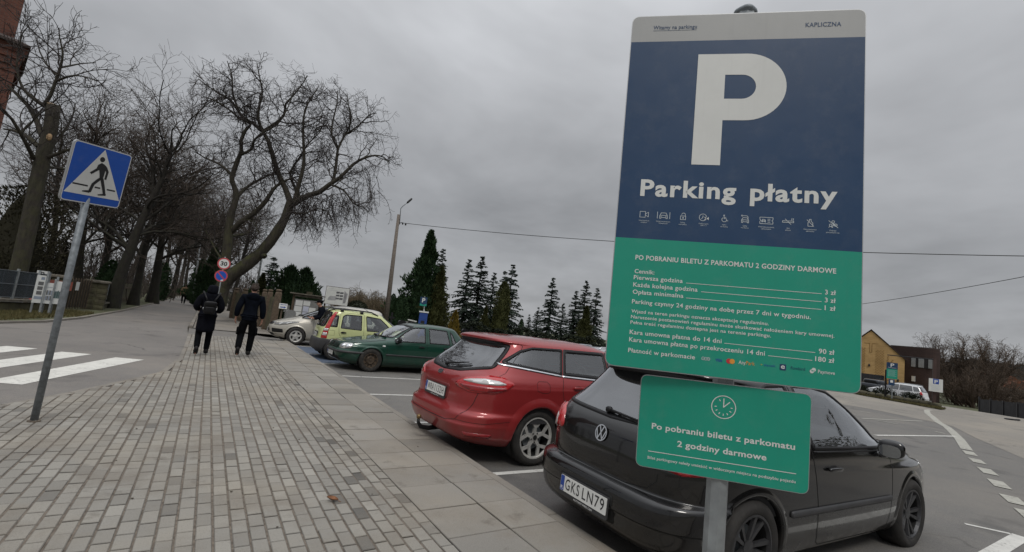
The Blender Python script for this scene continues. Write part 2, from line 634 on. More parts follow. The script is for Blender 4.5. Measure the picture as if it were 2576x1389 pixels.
def road_paint(name, col, wear=0.5, c0=(0.12, 0.11, 0.1)):
    k = NT(name)
    a = k.ramp(k.noise(26, 6, 0.7), 0.52, 0.66)
    b = k.ramp(k.noise(2.6, 4, 0.6), 0.42, 0.66)
    w = k.math('MULTIPLY', k.math('MAXIMUM', k.math('MULTIPLY', a, b), k.math('MULTIPLY', a, 0.15)), wear * 1.6, clamp=True)
    g = k.noise(6, 5)
    c = k.mix(k.ramp(g, 0.3, 0.75), col, tuple(x * 0.8 for x in col))
    k.set('Base Color', k.mix(w, c, c0))
    k.set('Roughness', 0.75)
    k.bump(k.noise(200, 2), 0.25, 0.004)
    return k.m
M['zebra'] = road_paint('zebra_paint', (0.72, 0.705, 0.65), 0.45)
M['line'] = road_paint('bay_line_paint', (0.62, 0.61, 0.57), 0.8)
M['line_old'] = road_paint('worn_line_paint', (0.42, 0.41, 0.36), 1.0, (0.15, 0.14, 0.12))
M['bluebay'] = road_paint('blue_bay_paint', (0.085, 0.115, 0.17), 0.9, (0.14, 0.14, 0.145))

def sheet(name, poly, z, m, h=None, kind='structure'):
    if h:
        v2, f = fill2d(dense(poly, h), h)
        zz = z(np.array([p[0] for p in v2]), np.array([p[1] for p in v2])) if callable(z) else [z] * len(v2)
        v = [(p[0], p[1], q) for p, q in zip(v2, zz)]
    else:
        v = [(p[0], p[1], z) for p in poly]
        f = [tuple(range(len(poly)))]
    o = mesh_obj(name, v, f, m, smooth=bool(h))
    ar = sum((v[q[i]][0] * v[q[(i + 1) % len(q)]][1] - v[q[(i + 1) % len(q)]][0] * v[q[i]][1]) for q in f[:1] for i in range(len(q)))
    if ar < 0:
        o.data.flip_normals()
    if kind:
        o['kind'] = kind
    return o

# the ground reaching the horizon, one sheet
g = Geo()
xs = [-2500, -600, -150, -60, -20, 0, 20, 36, 40, 44, 48, 52, 56, 60, 66, 80, 120, 200, 320, 600, 2500]
ys = [-2500, -600, -100, -30, -10, 0, 10, 20, 30, 60, 120, 300, 800, 2500]
vv = [(x, y, float(zlot(x, y)) - 0.035) for y in ys for x in xs]
ff = [(j * len(xs) + i, j * len(xs) + i + 1, (j + 1) * len(xs) + i + 1, (j + 1) * len(xs) + i) for j in range(len(ys) - 1) for i in range(len(xs) - 1)]
mesh_obj('ground', vv, ff, M['earth'])['kind'] = 'structure'

LOT = [(2.66, -14), (64, -14), (64, 13.0), (52, 17), (38, 16), (36, 23), (20, 24), (7, 24.5), (2.66, 20.5)]
sheet('car_park', LOT, zlot, M['lot'], 2.0)
OLD = [(12.2, 0.4), (16.6, 2.4), (20.0, 3.9), (23.2, 5.1), (24.5, 8.0), (23.5, 14), (24, 22), (35.5, 21), (37, 15.5), (52, 15), (60, 9), (60, -13), (20, -13), (13, -5)]
sheet('old_asphalt', OLD, lambda x, y: zlot(x, y) + 0.005, M['lot_old'], 2.0)
sheet('driveway', [(-0.35, 18.06), (2.665, 18.06), (2.665, 20.9), (-0.4, 20.9)], lambda x, y: -0.025 - 0.109 * sstep(x, 0.9, 2.66), M['drive'], 0.5)
ROAD_R = [(-0.62, 90), (-0.55, 60), (-0.5, 42), (-0.45, 21), (-0.34, 18.06), (-0.3, 14), (-0.3, 11.77), (-0.48, 9.76), (-0.85, 8.8), (-1.25, 7.83), (-1.64, 7.09), (-2.3, 6.1), (-3.3, 4.9), (-5.2, 3.2), (-9, 1.0), (-20, -3.5)]
ROAD_L = [(-30, 9), (-12, 13.5), (-7.5, 15.2), (-5.2, 16.2), (-4.3, 16.9), (-3.75, 18.4), (-3.45, 21.2), (-3.25, 29), (-3.3, 45), (-3.5, 62), (-4.2, 90)]
sheet('road', ROAD_R + ROAD_L, ZR, M['road'], 1.6)
sheet('footpath', [(-0.28, 20.9), (3.4, 20.9), (3.5, 40), (2.6, 85), (-0.45, 85), (-0.42, 62), (-0.38, 42)], 0.0, M['path'])
sheet('verge', [(-3.5, 21.2), (-3.8, 18.4), (-4.35, 16.9), (-5.3, 16.3), (-7.6, 15.3), (-12, 13.6), (-30, 9), (-40, 30), (-30, 95), (-4.3, 90), (-3.55, 62), (-3.35, 45), (-3.3, 29)], 0.02, M['verge'])

# pavement: loose sand in the joints, concrete blocks and slabs laid on it
M['bed'] = mat('joint_dirt', (0.075, 0.064, 0.052), 0.95, var=0.4, scale=20, bump=0.6, bscale=160)
M['sand'] = mat('joint_sand', (0.150, 0.124, 0.098), 0.95, var=0.4, scale=25, bump=0.6, bscale=160)
PAVE = [(2.56, -6), (2.56, 18.06), (-0.26, 18.06), (-0.26, 14), (-0.26, 11.77), (-0.44, 9.76), (-0.81, 8.8), (-1.21, 7.83), (-1.6, 7.06), (-2.27, 6.05), (-3.27, 4.85), (-5.2, 3.1), (-9, 0.9), (-12, -0.6), (-12, -6)]
sheet('pavement_bed', PAVE, -0.018, M['bed'])
sandG = Geo()

def concrete_blocks(name, base, lite, stain, speck=0.25):
    k = NT(name)
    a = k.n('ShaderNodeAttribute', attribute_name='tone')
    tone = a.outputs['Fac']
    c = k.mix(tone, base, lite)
    tan = k.ramp(k.noise(0.7, 5, 0.6), 0.46, 0.66)
    c = k.mix(k.math('MULTIPLY', tan, 0.4), c, (lite[0] * 1.0, lite[1] * 0.9, lite[2] * 0.76))
    soil = k.ramp(k.noise(1.5, 6, 0.66), 0.48, 0.70)
    c = k.mix(k.math('MULTIPLY', soil, 0.7), c, stain)
    spots = k.ramp(k.noise(3.2, 5, 0.62), 0.60, 0.70)
    c = k.mix(k.math('MULTIPLY', spots, 0.5), c, (stain[0] * 0.5, stain[1] * 0.48, stain[2] * 0.46))
    c = k.mix(k.math('MULTIPLY', k.ramp(k.noise(240, 2), 0.5, 0.72), speck), c, (0.42, 0.40, 0.37))
    c = k.mix(k.math('MULTIPLY', k.ramp(k.noise(140, 3), 0.3, 0.48, 1.0, 0.0), 0.35), c, (0.09, 0.083, 0.075))
    k.set('Base Color', c)
    k.set('Roughness', 0.88)
    k.bump(k.math('ADD', k.noise(120, 3), k.math('MULTIPLY', k.noise(30, 3), 0.6)), 0.3, 0.006)
    return k.m
M['block'] = concrete_blocks('concrete_block', (0.045, 0.042, 0.038), (0.325, 0.307, 0.270), (0.165, 0.140, 0.110))
M['slab'] = concrete_blocks('concrete_slab', (0.075, 0.070, 0.062), (0.290, 0.272, 0.240), (0.19, 0.165, 0.130))
M['kerb'] = concrete_blocks('kerb_stone', (0.12, 0.11, 0.095), (0.28, 0.258, 0.225), (0.15, 0.13, 0.105))

def pavers(name, cells, m, ch=0.006):
    """cells: (x0, x1, y0, y1, z, tiltx, tilty, tone)"""
    V = []; F = []; T = []
    for (x0, x1, y0, y1, z, tx, ty, tone) in cells:
        o = len(V)
        cx, cy = (x0 + x1) / 2, (y0 + y1) / 2
        h = lambda x, y: z + (x - cx) * tx + (y - cy) * ty
        j = [rng.uniform(-0.0015, 0.0015) for _ in range(8)]
        out = [(x0 + j[0], y0 + j[1]), (x1 + j[2], y0 + j[3]), (x1 + j[4], y1 + j[5]), (x0 + j[6], y1 + j[7])]
        V += [(x, y, z - 0.05) for x, y in out]
        V += [(x, y, h(x, y) - ch * 0.8) for x, y in out]
        inn = [(x0 + ch, y0 + ch), (x1 - ch, y0 + ch), (x1 - ch, y1 - ch), (x0 + ch, y1 - ch)]
        V += [(x, y, h(x, y)) for x, y in inn]
        for i in range(4):
            q = (i + 1) % 4
            F += [(o + i, o + q, o + 4 + q, o + 4 + i), (o + 4 + i, o + 4 + q, o + 8 + q, o + 8 + i)]
        F.append((o + 8, o + 9, o + 10, o + 11))
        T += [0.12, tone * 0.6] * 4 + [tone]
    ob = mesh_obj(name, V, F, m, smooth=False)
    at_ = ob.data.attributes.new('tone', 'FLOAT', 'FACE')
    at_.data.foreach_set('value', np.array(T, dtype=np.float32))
    ob['kind'] = 'structure'
    return ob

cells = []
RW, BL = 0.0958, 0.183
nrow = 140
for i in range(nrow):
    xc = 1.60 - RW * (i + 0.5)
    ph = (0.5 if i % 2 else 0.0) * BL + rng.uniform(-0.02, 0.02)
    y = -4.0 + ph
    row = [q for q in np.arange(-4.0, 18.05, 0.1) if in_poly(PAVE, np.array([xc - 0.06]), np.array([q]))[0]]
    if row: sandG.add([(xc - RW / 2 - 0.011, row[0], -0.0065), (xc - RW / 2 + 0.011, row[0], -0.0065), (xc - RW / 2 + 0.011, row[-1], -0.0065), (xc - RW / 2 - 0.011, row[-1], -0.0065)], [(0, 1, 2, 3)])
    gx = rng.uniform(0.008, 0.014) if xc > -1.0 else rng.uniform(0.007, 0.012)
    while y < 18.05 - BL * 0.6:
        y1 = min(y + BL, 18.05)
        cxm, cym = xc, (y + y1) / 2
        if in_poly(PAVE, np.array([cxm]), np.array([cym]))[0] and (in_poly(PAVE, np.array([cxm - 0.06]), np.array([cym]))[0]) and not (cxm < -3 and cym > 6):
            if xc > -4.6 or cym > 1:
                t = min(1, max(0, rng.gauss(0.72, 0.09)))
                if rng.random() < 0.02:
                    t = rng.uniform(0.3, 0.5)
                if 1.0 < xc < 1.6 and rng.random() < 0.07:
                    t = rng.uniform(0.1, 0.35)
                dip = -0.004 * max(0, math.sin(cxm * 2.1 + 0.7) * math.sin(cym * 1.3))
                cells.append((xc - RW / 2 + gx / 2, xc + RW / 2 - gx / 2, y + 0.0048, y1 - 0.0048, dip + rng.gauss(0, 0.0012), rng.gauss(0, 0.012), rng.gauss(0, 0.008), t))
        y = y1
sandG.build('joint_sand', M['sand'])['kind'] = 'structure'
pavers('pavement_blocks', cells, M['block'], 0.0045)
cells = []
SLL = 0.4805
for c, (xa, xb) in enumerate(((1.60, 2.105), (2.105, 2.555))):
    y = 2.847 + (0.0 if c == 0 else -0.01) - SLL * 15
    while y < 18.0:
        y1 = min(y + SLL, 18.05)
        t = min(1, max(0, rng.gauss(0.74, 0.10)))
        if c == 1 and 4.55 < y < 5.1:
            t = 0.12
        if rng.random() < 0.06:
            t = 0.4
        cells.append((xa + 0.004, xb - 0.004, y + 0.004, y1 - 0.004, rng.gauss(0, 0.0025), rng.gauss(0, 0.004), rng.gauss(0, 0.005), t))
        y = y1
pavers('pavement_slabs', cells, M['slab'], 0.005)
cells = []
y = -5.0
while y < 18.0:
    y1 = y + rng.choice((0.98, 1.0, 1.0))
    cells.append((2.555, 2.655, y + 0.003, y1 - 0.003, rng.gauss(-0.002, 0.002), 0, rng.gauss(0, 0.003), rng.uniform(0.45, 0.85)))
    y = y1
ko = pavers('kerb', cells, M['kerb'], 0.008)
for v in ko.data.vertices:
    if v.co.z < -0.03:
        v.co.z = -0.2
# road-side kerb, nearly flush, and the kerb of the footpath beyond
def kerb_line(name, pts, w, top, m, side=1, step=1.0):
    pts = dense(pts, step, False)
    G = Geo()
    for a, b in zip(pts[:-1], pts[1:]):
        a, b = Vector(a), Vector(b)
        d = (b - a).normalized(); n = Vector((-d.y, d.x)) * side
        a2, b2 = a + d * 0.004, b - d * 0.004
        q = [a2, b2, b2 + n * w, a2 + n * w]
        t = top + rng.gauss(0, 0.003)
        G.add([(p.x, p.y, -0.14) for p in q] + [(p.x, p.y, t) for p in q], [(4, 5, 6, 7), (0, 1, 5, 4), (1, 2, 6, 5), (2, 3, 7, 6), (3, 0, 4, 7)])
    o = G.build(name, m)
    bm = bmesh.new(); bm.from_mesh(o.data); bmesh.ops.recalc_face_normals(bm, faces=bm.faces); bm.to_mesh(o.data); bm.free()
    a_ = o.data.attributes.new('tone', 'FLOAT', 'FACE')
    a_.data.foreach_set('value', nrng.random(len(o.data.polygons)).astype(np.float32) * 0.3 + 0.55)
    o['kind'] = 'structure'
    return o
kerb_line('road_kerb', [(-0.34, 18.06), (-0.3, 14), (-0.3, 11.77), (-0.48, 9.76), (-0.85, 8.8), (-1.25, 7.83), (-1.64, 7.09), (-2.3, 6.1), (-3.3, 4.9), (-5.2, 3.2)], 0.09, -0.008, M['kerb'], 1)
kerb_line('footpath_kerb', [(-0.42, 21.0), (-0.46, 42), (-0.51, 60), (-0.56, 85)], 0.12, 0.07, M['kerb'], -1)
kerb_line('verge_kerb', [(-7.5, 15.25), (-5.2, 16.25), (-4.3, 16.95), (-3.75, 18.4), (-3.45, 21.2), (-3.25, 29), (-3.3, 45), (-3.5, 62)], 0.1, 0.03, M['kerb'], 1)

# painted markings
def strip(G, a, b, w, z):
    a, b = Vector(a), Vector(b)
    d = (b - a).normalized(); n = Vector((-d.y, d.x)) * w / 2
    q = [a - n, b - n, b + n, a + n]
    G.add([(p.x, p.y, float(z(p.x, p.y)) if callable(z) else z) for p in q], [(0, 1, 2, 3)])
G = Geo()
for k in range(5):
    ox, oy = -0.84 * k, 0.42 * k
    q = [(-0.83 + ox, 11.39 + oy), (-1.28 + ox, 11.53 + oy), (-2.19 + ox, 8.53 + oy), (-1.79 + ox, 8.39 + oy)]
    G.add([(x, y, ZR + 0.004) for x, y in q], [(0, 1, 2, 3)])
G.build('zebra_crossing', M['zebra'])['kind'] = 'structure'
G = Geo()
zl = lambda x, y: zlot(x, y) + 0.004
for y0, x1 in ((8.88, 7.8), (11.15, 7.8), (13.39, 7.8), (15.64, 7.8), (18.1, 7.8), (6.62, 7.8), (4.3, 7.8)):
    x = 2.80
    while x < x1:
        e = min(x + rng.uniform(0.5, 1.6), x1)
        strip(G, (x, y0 - (x - 2.8) * 0.03), (e, y0 - (e - 2.8) * 0.03), 0.085, zl)
        x = e + (rng.choice((0.0, 0.02, 0.08)) if y0 > 10 else 0.0)
strip(G, (3.0, 1.23), (7.86, 1.16), 0.14, zl)
strip(G, (7.82, 1.23), (7.61, 1.56), 0.06, zl)
strip(G, (14.67, 4.68), (19.03, 4.14), 0.11, lambda x, y: zlot(x, y) + 0.010)
G.build('bay_lines', M['line'])['kind'] = 'structure'
G = Geo()
zo = lambda x, y: zlot(x, y) + 0.0095
def zp(x, y):                                # pixel of the enlarged lower right corner to picture pixel
    return ((x / 1.45 + 3000) / 1.59006, (y / 1.45 + 1250) / 1.59006)
cl = [(1045, 566), (1025, 568), (1030, 585), (1062, 610), (1095, 640), (1140, 664), (1170, 690), (1215, 735), (1258, 798)]
P_ = [ground_at(*zp(*p), ZL) for p in cl]
for a, b in zip(P_[:-1], P_[1:]):
    strip(G, a.xy, b.xy, 0.22, zo)
for a, b in (((1262, 806), (1288, 830)), ((1300, 850), (1335, 877)), ((1355, 905), (1400, 942)), ((1420, 975), (1470, 1020)), ((1498, 1065), (1560, 1117)), ((1590, 1150), (1660, 1210))):
    A, B = ground_at(*zp(*a), ZL), ground_at(*zp(*b), ZL)
    strip(G, A.xy, B.xy, 0.2, zo)
strip(G, (18.87, 6.4), (22.87, 5.85), 0.1, zo)
for a, b in (((640, 575), (700, 585)), ((860, 548), (920, 556)), ((740, 628), (860, 650)), ((1075, 692), (1130, 704)), ((590, 505), (640, 512))):
    A, B = ground_at(*zp(*a), ZL), ground_at(*zp(*b), ZL)
    strip(G, A.xy, B.xy, 0.12, zo)
G.build('worn_markings', M['line_old'])['kind'] = 'structure'
sheet('blue_bay', [(2.8, 13.45), (7.7, 13.28), (7.7, 17.95), (2.8, 18.04)], zl(4, 15) - 0.0015, M['bluebay'])

# grit, leaves and litter strewn on the paving
G = Geo()
for _ in range(300):
    if rng.random() < 0.85:
        x, y, z = rng.uniform(2.67, 2.85), rng.uniform(2, 16), ZL
    else:
        x, y, z = rng.uniform(-0.5, 2.5), rng.uniform(2.2, 14), 0.002
    s = rng.uniform(0.004, 0.012)
    G.sbox((x, y, z + s * 0.3), (s * 2, s * 1.5, s), 0.8, None, 5, 3)
o = G.build('grit', mat('grit', (0.11, 0.095, 0.075), 0.95, var=0.5, scale=60), smooth=True)
o['kind'] = 'stuff'
M['leaf'] = mat('dead_leaf', (0.20, 0.085, 0.035), 0.8, var=0.4, scale=40)
def leaf(x, y, s, label, z=0.004):
    G = Geo()
    n = 9
    top = [(s * (i / (n - 1) - 0.5) * 2, s * 0.55 * math.sin(PI * i / (n - 1)) ** 0.8, 0) for i in range(n)]
    bot = [(a, -b, c) for a, b, c in top[1:-1]]
    def bend(p): return (p[0], p[1], 0.25 * s + 0.9 * p[0] ** 2 / s * 0.3 + abs(p[1]) * 0.6)
    mid = [(p[0], 0, 0.12 * s + 0.25 * p[0] ** 2 / s) for p in top]
    V = [bend(p) for p in top] + mid + [bend(p) for p in [top[0]] + bot + [top[-1]]]
    F = [(i, i + 1, n + i + 1, n + i) for i in range(n - 1)] + [(n + i, n + i + 1, 2 * n + i + 1, 2 * n + i) for i in range(n - 1)]
    G.add(V, F)
    G.tube([(s, 0, 0.3 * s), (s * 1.5, 0.1 * s, 0.15 * s)], 0.05 * s, 4)
    o = G.build('dry_leaf', M['leaf'], smooth=True, loc=(x, y, z))
    o.rotation_euler = (0.1, 0.15, rng.uniform(0, 6))
    tag(o, label, 'leaf')
leaf(1.02, 3.66, 0.045, 'curled orange dead leaf lying on the paving blocks')
G = Geo()
G.sbox((0, 0, 0.04), (0.75, 0.16, 0.07), 0.6, Matrix.Rotation(-0.5, 3, 'Z'), 14, 6)
G.sbox((0.3, -0.2, 0.05), (0.4, 0.1, 0.08), 0.6, Matrix.Rotation(-0.2, 3, 'Z'), 12, 6)
tag(G.build('road_debris', M['black'], smooth=True, loc=(35.6, 5.6, ZL + 0.005)), 'black scrap of rubber lying on the far asphalt', 'debris')
# ------------------------------------------------------------ signs
def frame_at(origin, yaw, tilt=0.0, roll=0.0):
    u = Vector((math.cos(yaw), math.sin(yaw), 0)); n = Vector((math.sin(yaw), -math.cos(yaw), 0)); v = Vector((0, 0, 1))
    u, v = u * math.cos(roll) + v * math.sin(roll), v * math.cos(roll) - u * math.sin(roll)
    v, n = v * math.cos(tilt) + n * math.sin(tilt), n * math.cos(tilt) - v * math.sin(tilt)
    return (Vector(origin), u, v, n)
def shift(fr, a, b, c=0.0):
    o, u, v, n = fr
    return (o + u * a + v * b + n * c, u, v, n)
def rrect(w, h, r, n=6):
    return rnd([(0, -h), (w, -h), (w, 0), (0, 0)], r, n)
def vclip(poly, lo, hi):
    def clip(p, keep, y):
        out = []
        for i in range(len(p)):
            a, b = p[i], p[(i + 1) % len(p)]
            if keep(a): out.append(a)
            if keep(a) != keep(b):
                t = (y - a[1]) / (b[1] - a[1]); out.append((a[0] + (b[0] - a[0]) * t, y))
        return out
    return clip(clip(poly, lambda p: p[1] >= lo, lo), lambda p: p[1] <= hi, hi)

def sheeting(name, col, rough=0.42, var=0.06):
    k = NT(name)
    c = k.mix(k.ramp(k.noise(3, 5, 0.6), 0.3, 0.7), tuple(x * (1 - var) for x in col), tuple(x * (1 + var) for x in col))
    dust = k.math('MULTIPLY', k.ramp(k.noise(14, 6, 0.7), 0.5, 0.8), 0.10)
    k.set('Base Color', k.mix(dust, c, (0.3, 0.29, 0.27)))
    mp = k.n('ShaderNodeMapping'); mp.inputs['Scale'].default_value = (60, 60, 1.6); k.l(k.co(), mp.inputs[0])
    stk = k.math('MULTIPLY', k.ramp(k.noise(1.0, 4, 0.6, mp.outputs[0]), 0.56, 0.8), 0.13)
    k.set('Base Color', k.mix(stk, k.mix(dust, c, (0.3, 0.29, 0.27)), tuple(x * 0.55 + 0.03 for x in col)))
    k.set('Roughness', k.ramp(k.noise(20, 3), 0.3, 0.7, rough - 0.06, rough + 0.08))
    k.set('Specular IOR Level', 0.45)
    return k.m
M['s_white'] = sheeting('sign_white', (0.37, 0.375, 0.37))
M['s_navy'] = sheeting('sign_navy', (0.012, 0.046, 0.115))
M['s_green'] = sheeting('sign_green', (0.012, 0.285, 0.195))
M['s_print'] = sheeting('sign_print', (0.66, 0.67, 0.65))
M['s_faint'] = sheeting('sign_print_small', (0.50, 0.55, 0.58))
M['s_blue'] = sheeting('sign_blue', (0.008, 0.085, 0.44))
M['s_red'] = sheeting('sign_red', (0.52, 0.03, 0.045))
M['s_orange'] = sheeting('sign_orange', (0.75, 0.30, 0.04))
M['s_visa'] = sheeting('sign_card_blue', (0.02, 0.07, 0.33))
M['s_yellow'] = sheeting('sign_card_yellow', (0.35, 0.36, 0.08))
M['galv'] = mat('galvanised_steel', (0.30, 0.32, 0.33), 0.5, 0.55, var=0.22, scale=18, bump=0.06, bscale=120)
M['alu'] = mat('sign_back_aluminium', (0.42, 0.43, 0.44), 0.42, 0.7, var=0.1)
M['galvdark'] = mat('dull_galvanised', (0.20, 0.22, 0.235), 0.55, 0.4, var=0.3, scale=22, bump=0.1, bscale=90)

B = frame_at((0, 0, 0), -0.78407, -0.0036, 0.0166)
bo, bu, bv, bn = B
ctr = Vector((1.10108, 0.66974, 1.89569))
B = (ctr - bu * 0.3 + bv * 0.50062, bu, bv, bn)
sign = thing('parking_sign', 'tall navy and green paid parking sign with a big white P on a steel post', 'sign', (1.147, 0.7035, 0.0))
def local(fr, root):                 # a frame in the coordinates of its (unrotated) thing
    o, u, v, n = fr
    return (o - Vector(root.location), u, v, n)
LB = local(B, sign)
W_, H_ = 0.6, 1.00125
G = Geo()
p0 = at(1794, 1389, 1.346) - sign.location; p1 = at(1875, 33, 1.338) - sign.location
dirp = (p1 - p0) / (p1.z - p0.z)
base = p0 - dirp * p0.z
G.tube([base - dirp * 0.25, p1], 0.0262, 8)
G.build('post', M['galv'], sign)
G = Geo()
G.sbox(p1 + Vector((0, 0, 0.0)), (0.058, 0.058, 0.022), 0.7, None, 20, 8)
G.build('post_cap', M['galvdark'], sign, smooth=True)
rr = rrect(W_, H_, 0.024)
G = Geo()
G.prism(rr, 0.012, shift(LB, 0, 0, -0.012))
for z in (-0.22, -0.78):
    G.box(LB[0] + LB[1] * 0.3 + LB[2] * z - LB[3] * 0.024, (0.46, 0.022, 0.03), R=Matrix((LB[1], LB[3], LB[2])).transposed())
G.build('sign_board', M['alu'], sign)
ri = inset(rr, 0.0022)
G = Geo()
flat(G, LB, vclip(ri, -0.0805, 0.0), 0, 0.0006)
flat(G, LB, vclip(ri, -0.6555, -0.0805), 1, 0.0006)
flat(G, LB, vclip(ri, -1.2, -0.6555), 2, 0.0006)
G.build('sign_face', parent=sign, mats=[M['s_white'], M['s_navy'], M['s_green']])
G = Geo()
L1, L2, L3 = 0.0012, 0.0013, 0.0014
mm = lambda a: a / 1000.0
def tx(s, x0, x1, base, cap, mi=0, bold=0.014, lift=L1):
    put_text(G, LB, s, mm(x0), mm(x1), -mm(base), mm(cap), bold, mi, lift, 1.13 if cap > 30 else 1.06)
tx('Witamy na parkingu', 61, 178.7, 43, 11.2, 2, 0.016)
stroke(G, LB, [(mm(61), -mm(47.3)), (mm(178), -mm(47.3))], 0.0009, 2, L1)
tx('KAPLICZNA', 455.3, 541, 48, 12.3, 2, 0.016)
# the big P
po = [(186, 442.6), (258.5, 442.6), (258.8, 315.3), (313, 315.0)]
po += [(313 + 101 * math.sin(t), 218.8 + 96.3 * math.cos(t)) for t in [PI * i / 28 for i in range(1, 28)]]
po += [(313, 122.5), (187.2, 122.3)]
pi_ = [(259.7, 183.9), (259.6, 253.6), (304, 253.6)]
pi_ += [(304 + 35 * math.sin(t), 218.8 + 34.8 * math.cos(t)) for t in [PI * i / 16 for i in range(1, 16)]]
pi_ += [(304, 184.0)]
pts = [Vector((mm(x), -mm(y))) for x, y in po] + [Vector((mm(x), -mm(y))) for x, y in pi_]
n0, n1_ = len(po), len(pi_)
ed = [(i, (i + 1) % n0) for i in range(n0)] + [(n0 + i, n0 + (i + 1) % n1_) for i in range(n1_)]
r = delaunay_2d_cdt(pts, ed, [], 1, 1e-7)
tv, tf = [], []
pin = [(mm(x), -mm(y)) for x, y in pi_]
for f in r[2]:
    c = sum((Vector(r[0][i]) for i in f), Vector((0, 0))) / 3
    if not in_poly(pin, np.array([c.x]), np.array([c.y]))[0]:
        tf.append(tuple(f))
G.add([LB[0] + LB[1] * p[0] + LB[2] * p[1] + LB[3] * L1 for p in r[0]], tf, 0)
tx('Parking', 58.4, 302.2, 534.6, 45.5, 0, 0.03)
tx('płatny', 336.6, 540.5, 534.6, 45.5, 0, 0.03)
tx('PO POBRANIU BILETU Z PARKOMATU 2 GODZINY DARMOWE', 58.5, 541.3, 713.5, 12.6, 0, 0.022)
tx('Cennik:', 59, 110, 750.5, 11, 0, 0.018)
for a, xr, lx, base, pr_ in (('Pierwsza godzina', 182.7, 191.5, 767.3, '3 zł'), ('Każda kolejna godzina', 220.6, 229.9, 787.0, '3 zł'), ('Opłata minimalna', 186.6, 193.7, 806.4, '1 zł')):
    tx(a, 58, xr, base, 11.2, 0, 0.016)
    stroke(G, LB, [(mm(lx), -mm(base - 0.6)), (mm(510), -mm(base - 0.6))], 0.0013, 0, L1)
    tx(pr_, 517.5, 541.5, base, 11.4, 0, 0.018)
tx('Parking czynny 24 godziny na dobę przez 7 dni w tygodniu.', 58, 487.5, 832.2, 10.8, 0, 0.016)
tx('Wjazd na teren parkingu oznacza akceptację regulaminu.', 58.3, 393.3, 857, 8.6, 0, 0.014)
tx('Naruszenie postanowień regulaminu może skutkować nałożeniem kary umownej.', 58.3, 540.5, 871.8, 8.6, 0, 0.014)
tx('Pełna treść regulaminu dostępna jest na terenie parkingu.', 58.1, 399.1, 886.5, 8.6, 0, 0.014)
for a, xr, lx, lx1, base, px0, pr_ in (('Kara umowna płatna do 14 dni', 285.1, 292.1, 499, 913.4, 507, '90 zł'), ('Kara umowna płatna po przekroczeniu 14 dni', 386.8, 394.5, 493, 933, 499.5, '180 zł')):
    tx(a, 58, xr, base, 11.2, 0, 0.016)
    stroke(G, LB, [(mm(lx), -mm(base - 0.8)), (mm(lx1), -mm(base - 0.8))], 0.0013, 0, L1)
    tx(pr_, px0, 541.2, base, 11.4, 0, 0.018)
tx('Płatność w parkomacie', 57.6, 223.8, 961, 11, 0, 0.016)
# payment marks
for i, cx in enumerate((243.5, 249.8, 256)):
    ring(G, LB, mm(cx), -mm(956.5), 0.0030, 0.0042, 1, L1, 20)
    put_text(G, LB, 'e' if i == 0 else ('2' if i == 1 else '3'), mm(cx - 1.4), mm(cx + 1.4), -mm(958.2), mm(3.2), 0.0, 1, L1)
tx('VISA', 273, 289, 960, 7, 4, 0.03)
flat(G, LB, circ(mm(304.6), -mm(956), 0.0062), 3, L1)
flat(G, LB, circ(mm(312.2), -mm(956), 0.0062), 5, L2)
tx('Any', 327.4, 343.5, 960.2, 9, 0, 0.012)
tx('Park', 344.5, 364.5, 960.2, 9, 5, 0.0)
tx('+', 377, 383, 959, 6, 6, 0.0)
tx('skycash', 386, 411, 958.5, 6, 4, 0.0)
flat(G, LB, [(p[0] + mm(421.4), p[1] - mm(949)) for p in rrect(mm(14.5), mm(15), mm(2.5))], 7, L1)
tx('e', 424.2, 433, 960, 11.5, 0, 0.02, L2)
tx('flowbird', 446, 478, 959.5, 7.5, 8, 0.0)
flat(G, LB, circ(mm(493), -mm(958.8), 0.0046), 0, L1)
flat(G, LB, circ(mm(497.2), -mm(954.4), 0.0046), 0, L2)
stroke(G, LB, [(mm(491.5), -mm(957.5)), (mm(495), -mm(955.6)), (mm(494.6), -mm(958.4)), (mm(498.6), -mm(956))], 0.0011, 9, L3)
tx('Paymove', 506.4, 543.1, 961.2, 8.2, 0, 0.010)
# the row of ten pictograms with their small captions
sw = 0.00135
S_ = lambda pts, closed=False, w=sw: stroke(G, LB, [(mm(x), -mm(y)) for x, y in pts], w, 1, L1, closed)
def C_(cx, cy, r, a0=0, a1=2 * PI, n=18):
    S_([(cx + r * math.cos(t), cy + r * math.sin(t)) for t in [a0 + (a1 - a0) * i / n for i in range(n + 1)]])
def carfront(cx, cy, k):
    S_([(cx - 9 * k, cy + 8 * k), (cx - 9 * k, cy + 1 * k), (cx - 5.5 * k, cy - 6 * k), (cx + 5.5 * k, cy - 6 * k), (cx + 9 * k, cy + 1 * k), (cx + 9 * k, cy + 8 * k), (cx + 6 * k, cy + 8 * k), (cx + 6 * k, cy + 5.5 * k), (cx - 6 * k, cy + 5.5 * k), (cx - 6 * k, cy + 8 * k)], True)
    S_([(cx - 8 * k, cy), (cx + 8 * k, cy)])
    S_([(cx - 7 * k, cy + 3 * k), (cx - 4.5 * k, cy + 3 * k)]); S_([(cx + 4.5 * k, cy + 3 * k), (cx + 7 * k, cy + 3 * k)])
iy = 588
S_([(62, iy - 8), (62, iy + 8), (76, iy + 8), (76, iy - 8)], True); S_([(76.5, iy - 2), (84, iy - 6.5), (84, iy + 6.5), (76.5, iy + 2)], True)
S_([(107.5, iy - 9), (107.5, iy + 9)]); S_([(139.5, iy - 9), (139.5, iy + 9)]); carfront(123.5, iy, 1.1)
S_([(167, iy - 1), (167, iy + 9), (180, iy + 9), (180, iy - 1)], True); C_(174.5, iy - 4.5, 4.6, PI, 2 * PI + 0.5); S_([(173.5, iy + 2.5), (173.5, iy + 5.5)], w=0.003)
